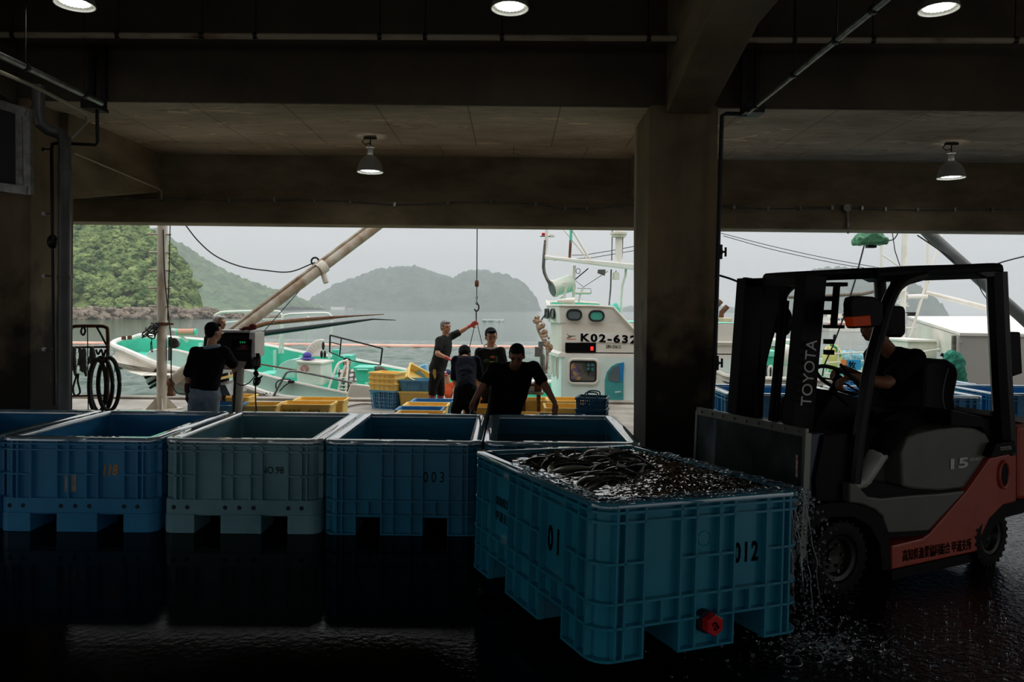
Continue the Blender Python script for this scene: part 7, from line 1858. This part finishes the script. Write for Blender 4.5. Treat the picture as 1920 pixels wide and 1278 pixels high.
b = MB(); b.prism([(812, 692), (817, 692), (818, 706), (815, 711), (811, 700)], lambda x, y, tt: P_(x, y, Y - .235 + tt), 0, .02); b.build('trouser_patch', mat('ochre_patch', (206, 160, 76), .8), t)
# man with orange vest sitting in the boat
Y = 14.9
J = dict(head=P_(838, 704, Y - .05), shR=P_(829, 722, Y), shL=P_(849, 722, Y), pel=P_(839, 757, Y + .1), elR=P_(826, 736, Y), wrR=P_(832, 748, Y - .2), elL=P_(854, 738, Y), wrL=P_(850, 750, Y - .2), hipR=P_(835, 758, Y + .1), hipL=P_(845, 758, Y + .1))
for s, px in (('R', 834), ('L', 848)): J['kn' + s] = P_(px, 758, Y - .15) ; J['an' + s] = J['kn' + s] + V((0, .0, -.38))
def cap2(b, c_, H, k):
    b.ball(c_ + H @ V((0, -.008, .055)) * k, (.083 * k, .098 * k, .07 * k), H, 18, 10)
t, g, H, T = person('person in orange vest and navy cap with red brim sitting in the boat', J, (-.35, -1, -.3), k=1.0, hair=mat('navy_cap', (34, 44, 72), .8), hairgeo=cap2, shirt=cloth('orange_vest', (226, 98, 58), (206, 84, 48)), pants=cloth('grey_trousers', (170, 170, 166)), sleeve=0.15, hands=dict(R=((0, -1, -.5), (0, 0, -1)), L=((0, -1, -.5), (0, 0, -1))), headk=1.05)
b = MB(); b.ball(g['head'] + H @ V((0, .10, .035)), (.068, .06, .012), H, 14, 6); b.build('cap_brim', mat('red_brim', (206, 60, 64), .7), t, smooth=True)
b = MB(); b.ball(g['head'] + H @ V((0, .085, .075)), (.035, .012, .018), H, 10, 6); b.build('cap_badge', M_WHITE, t, smooth=True)
for s in 'LR': b = MB(); rcone(b, g['sh' + s].lerp(g['el' + s], .3), g['el' + s], .062, .052); rcone(b, g['el' + s], g['wr' + s], .052, .042); o = b.build('sleeve', cloth('pale_grey_sleeve', (190, 192, 188)), t, smooth=True)
# boy in plaid shirt on deck
Y = 15.3
J = dict(head=P_(651, 681, Y - .03), shR=P_(639, 698, Y - .12), shL=P_(659, 697, Y + .1), pel=P_(648, 735, Y), elR=P_(640, 716, Y - .16), wrR=P_(646, 702, Y - .26), elL=P_(664, 714, Y + .06), wrL=P_(658, 722, Y - .1), hipR=P_(645, 740, Y - .05), hipL=P_(652, 740, Y + .05))
for s, px in (('R', 644), ('L', 654)): J['kn' + s] = P_(px, 752, Y); J['an' + s] = J['kn' + s] + V((0, 0, -.3))
PLAID = mat('plaid_shirt', (206, 196, 190), .85, noise_=(3, .4, .7), col2=(190, 180, 176))
def plaid(m):
    n, l = m.node_tree.nodes, m.node_tree.links; p = n['Principled BSDF']; tc = n.new('ShaderNodeTexCoord')
    w1 = n.new('ShaderNodeTexWave'); w1.bands_direction = 'Z'; w1.inputs['Scale'].default_value = 3.6; w2 = n.new('ShaderNodeTexWave'); w2.bands_direction = 'X'; w2.inputs['Scale'].default_value = 3.6
    l.new(tc.outputs['Object'], w1.inputs[0]); l.new(tc.outputs['Object'], w2.inputs[0])
    mu = n.new('ShaderNodeMath'); mu.operation = 'MULTIPLY'; l.new(w1.outputs['Fac'], mu.inputs[0]); l.new(w2.outputs['Fac'], mu.inputs[1])
    r = n.new('ShaderNodeValToRGB'); r.color_ramp.elements[0].color = lin((92, 78, 76)) + (1,); r.color_ramp.elements[0].position = .1; r.color_ramp.elements[1].color = lin((214, 206, 202)) + (1,); r.color_ramp.elements[1].position = .35
    l.new(mu.outputs[0], r.inputs[0]); l.new(r.outputs[0], p.inputs['Base Color'])
plaid(PLAID)
person('person in plaid shirt standing on the mint deck beside the white ladder', J, (.7, -.6, -.35), k=.9, shirt=PLAID, pants=DKTR, sleeve=1.5, hands=dict(R=((.4, -.2, .6), (0, 1, 0)), L=((0, -.4, -.6), (0, 1, 0))))
# man at the scale, back to us
Y = 8.3
J = dict(head=P_(401, 623, Y + .08), shL=P_(367, 660, Y), shR=P_(421, 660, Y + .06), pel=P_(384, 728, Y), elL=P_(354, 700, Y - .02), wrL=P_(352, 733, Y), elR=P_(436, 682, Y + .22), wrR=P_(428, 686, Y + .42), hipL=P_(372, 742, Y), hipR=P_(396, 742, Y))
for s, px in (('L', 369), ('R', 399)): J['kn' + s] = V((P_(px, 0, Y).x, Y, .38)); J['an' + s] = V((P_(px, 0, Y).x, Y, .06))
t, g, H, T = person('person in black polo shirt and grey jeans at the scale, back to the camera', J, (.6, .8, -.18), k=.95, skin=M_SKIN, shirt=BK, pants=JEANS, sleeve=.95, shoes=M_BLACKR, eyes=False, hands=dict(L=((0, 0, -1), (1, 0, 0)), R=((.2, .8, -.2), (0, 0, -1))), belly=1.25, wide=1.08)
b = MB(); sm = (g['shL'] + g['shR']) / 2; b.tube([sm + V((.012, .01, .06)) + V((.075 * cos(a), .07 * sin(a), .012 * cos(a))) for a in [k * pi / 10 for k in range(20)]], .022, 8, closed=True); b.build('collar', mat('pale_collar', (150, 162, 176), .9), t, smooth=True)
b = MB(); w, el = g['wrL'], g['elL']; rcone(b, w.lerp(el, .35), w, .042, .036); hand_geo(b, w, (0, 0, -1), (1, 0, 0), 1.05, .7); o = b.build('glove', BROWNG, t, smooth=True); remesh(o, .009, 2)
# white-haired man behind the scale
Y = 10.4
J = dict(head=P_(412, 606, Y), shL=P_(392, 634, Y), shR=P_(426, 636, Y - .1), pel=P_(408, 705, Y), elL=P_(388, 665, Y), wrL=P_(398, 690, Y - .1), elR=P_(432, 665, Y), wrR=P_(430, 690, Y - .1), hipL=P_(400, 712, Y), hipR=P_(416, 712, Y))
for s, px in (('L', 398), ('R', 418)): J['kn' + s] = V((P_(px, 0, Y).x, Y, .40)); J['an' + s] = V((P_(px, 0, Y).x, Y, .06))
person('person with white hair half hidden behind the scale head', J, (.9, -.3, -.2), k=.92, hair=mat('hair_white', (200, 196, 190), .7, bump=(120, .5, .004)), shirt=DKG, pants=DKTR, sleeve=.9, shoes=M_BLACKR, hands=dict(L=((.5, -.5, -.3), (0, 0, -1)), R=((.5, -.5, -.3), (0, 0, -1))))
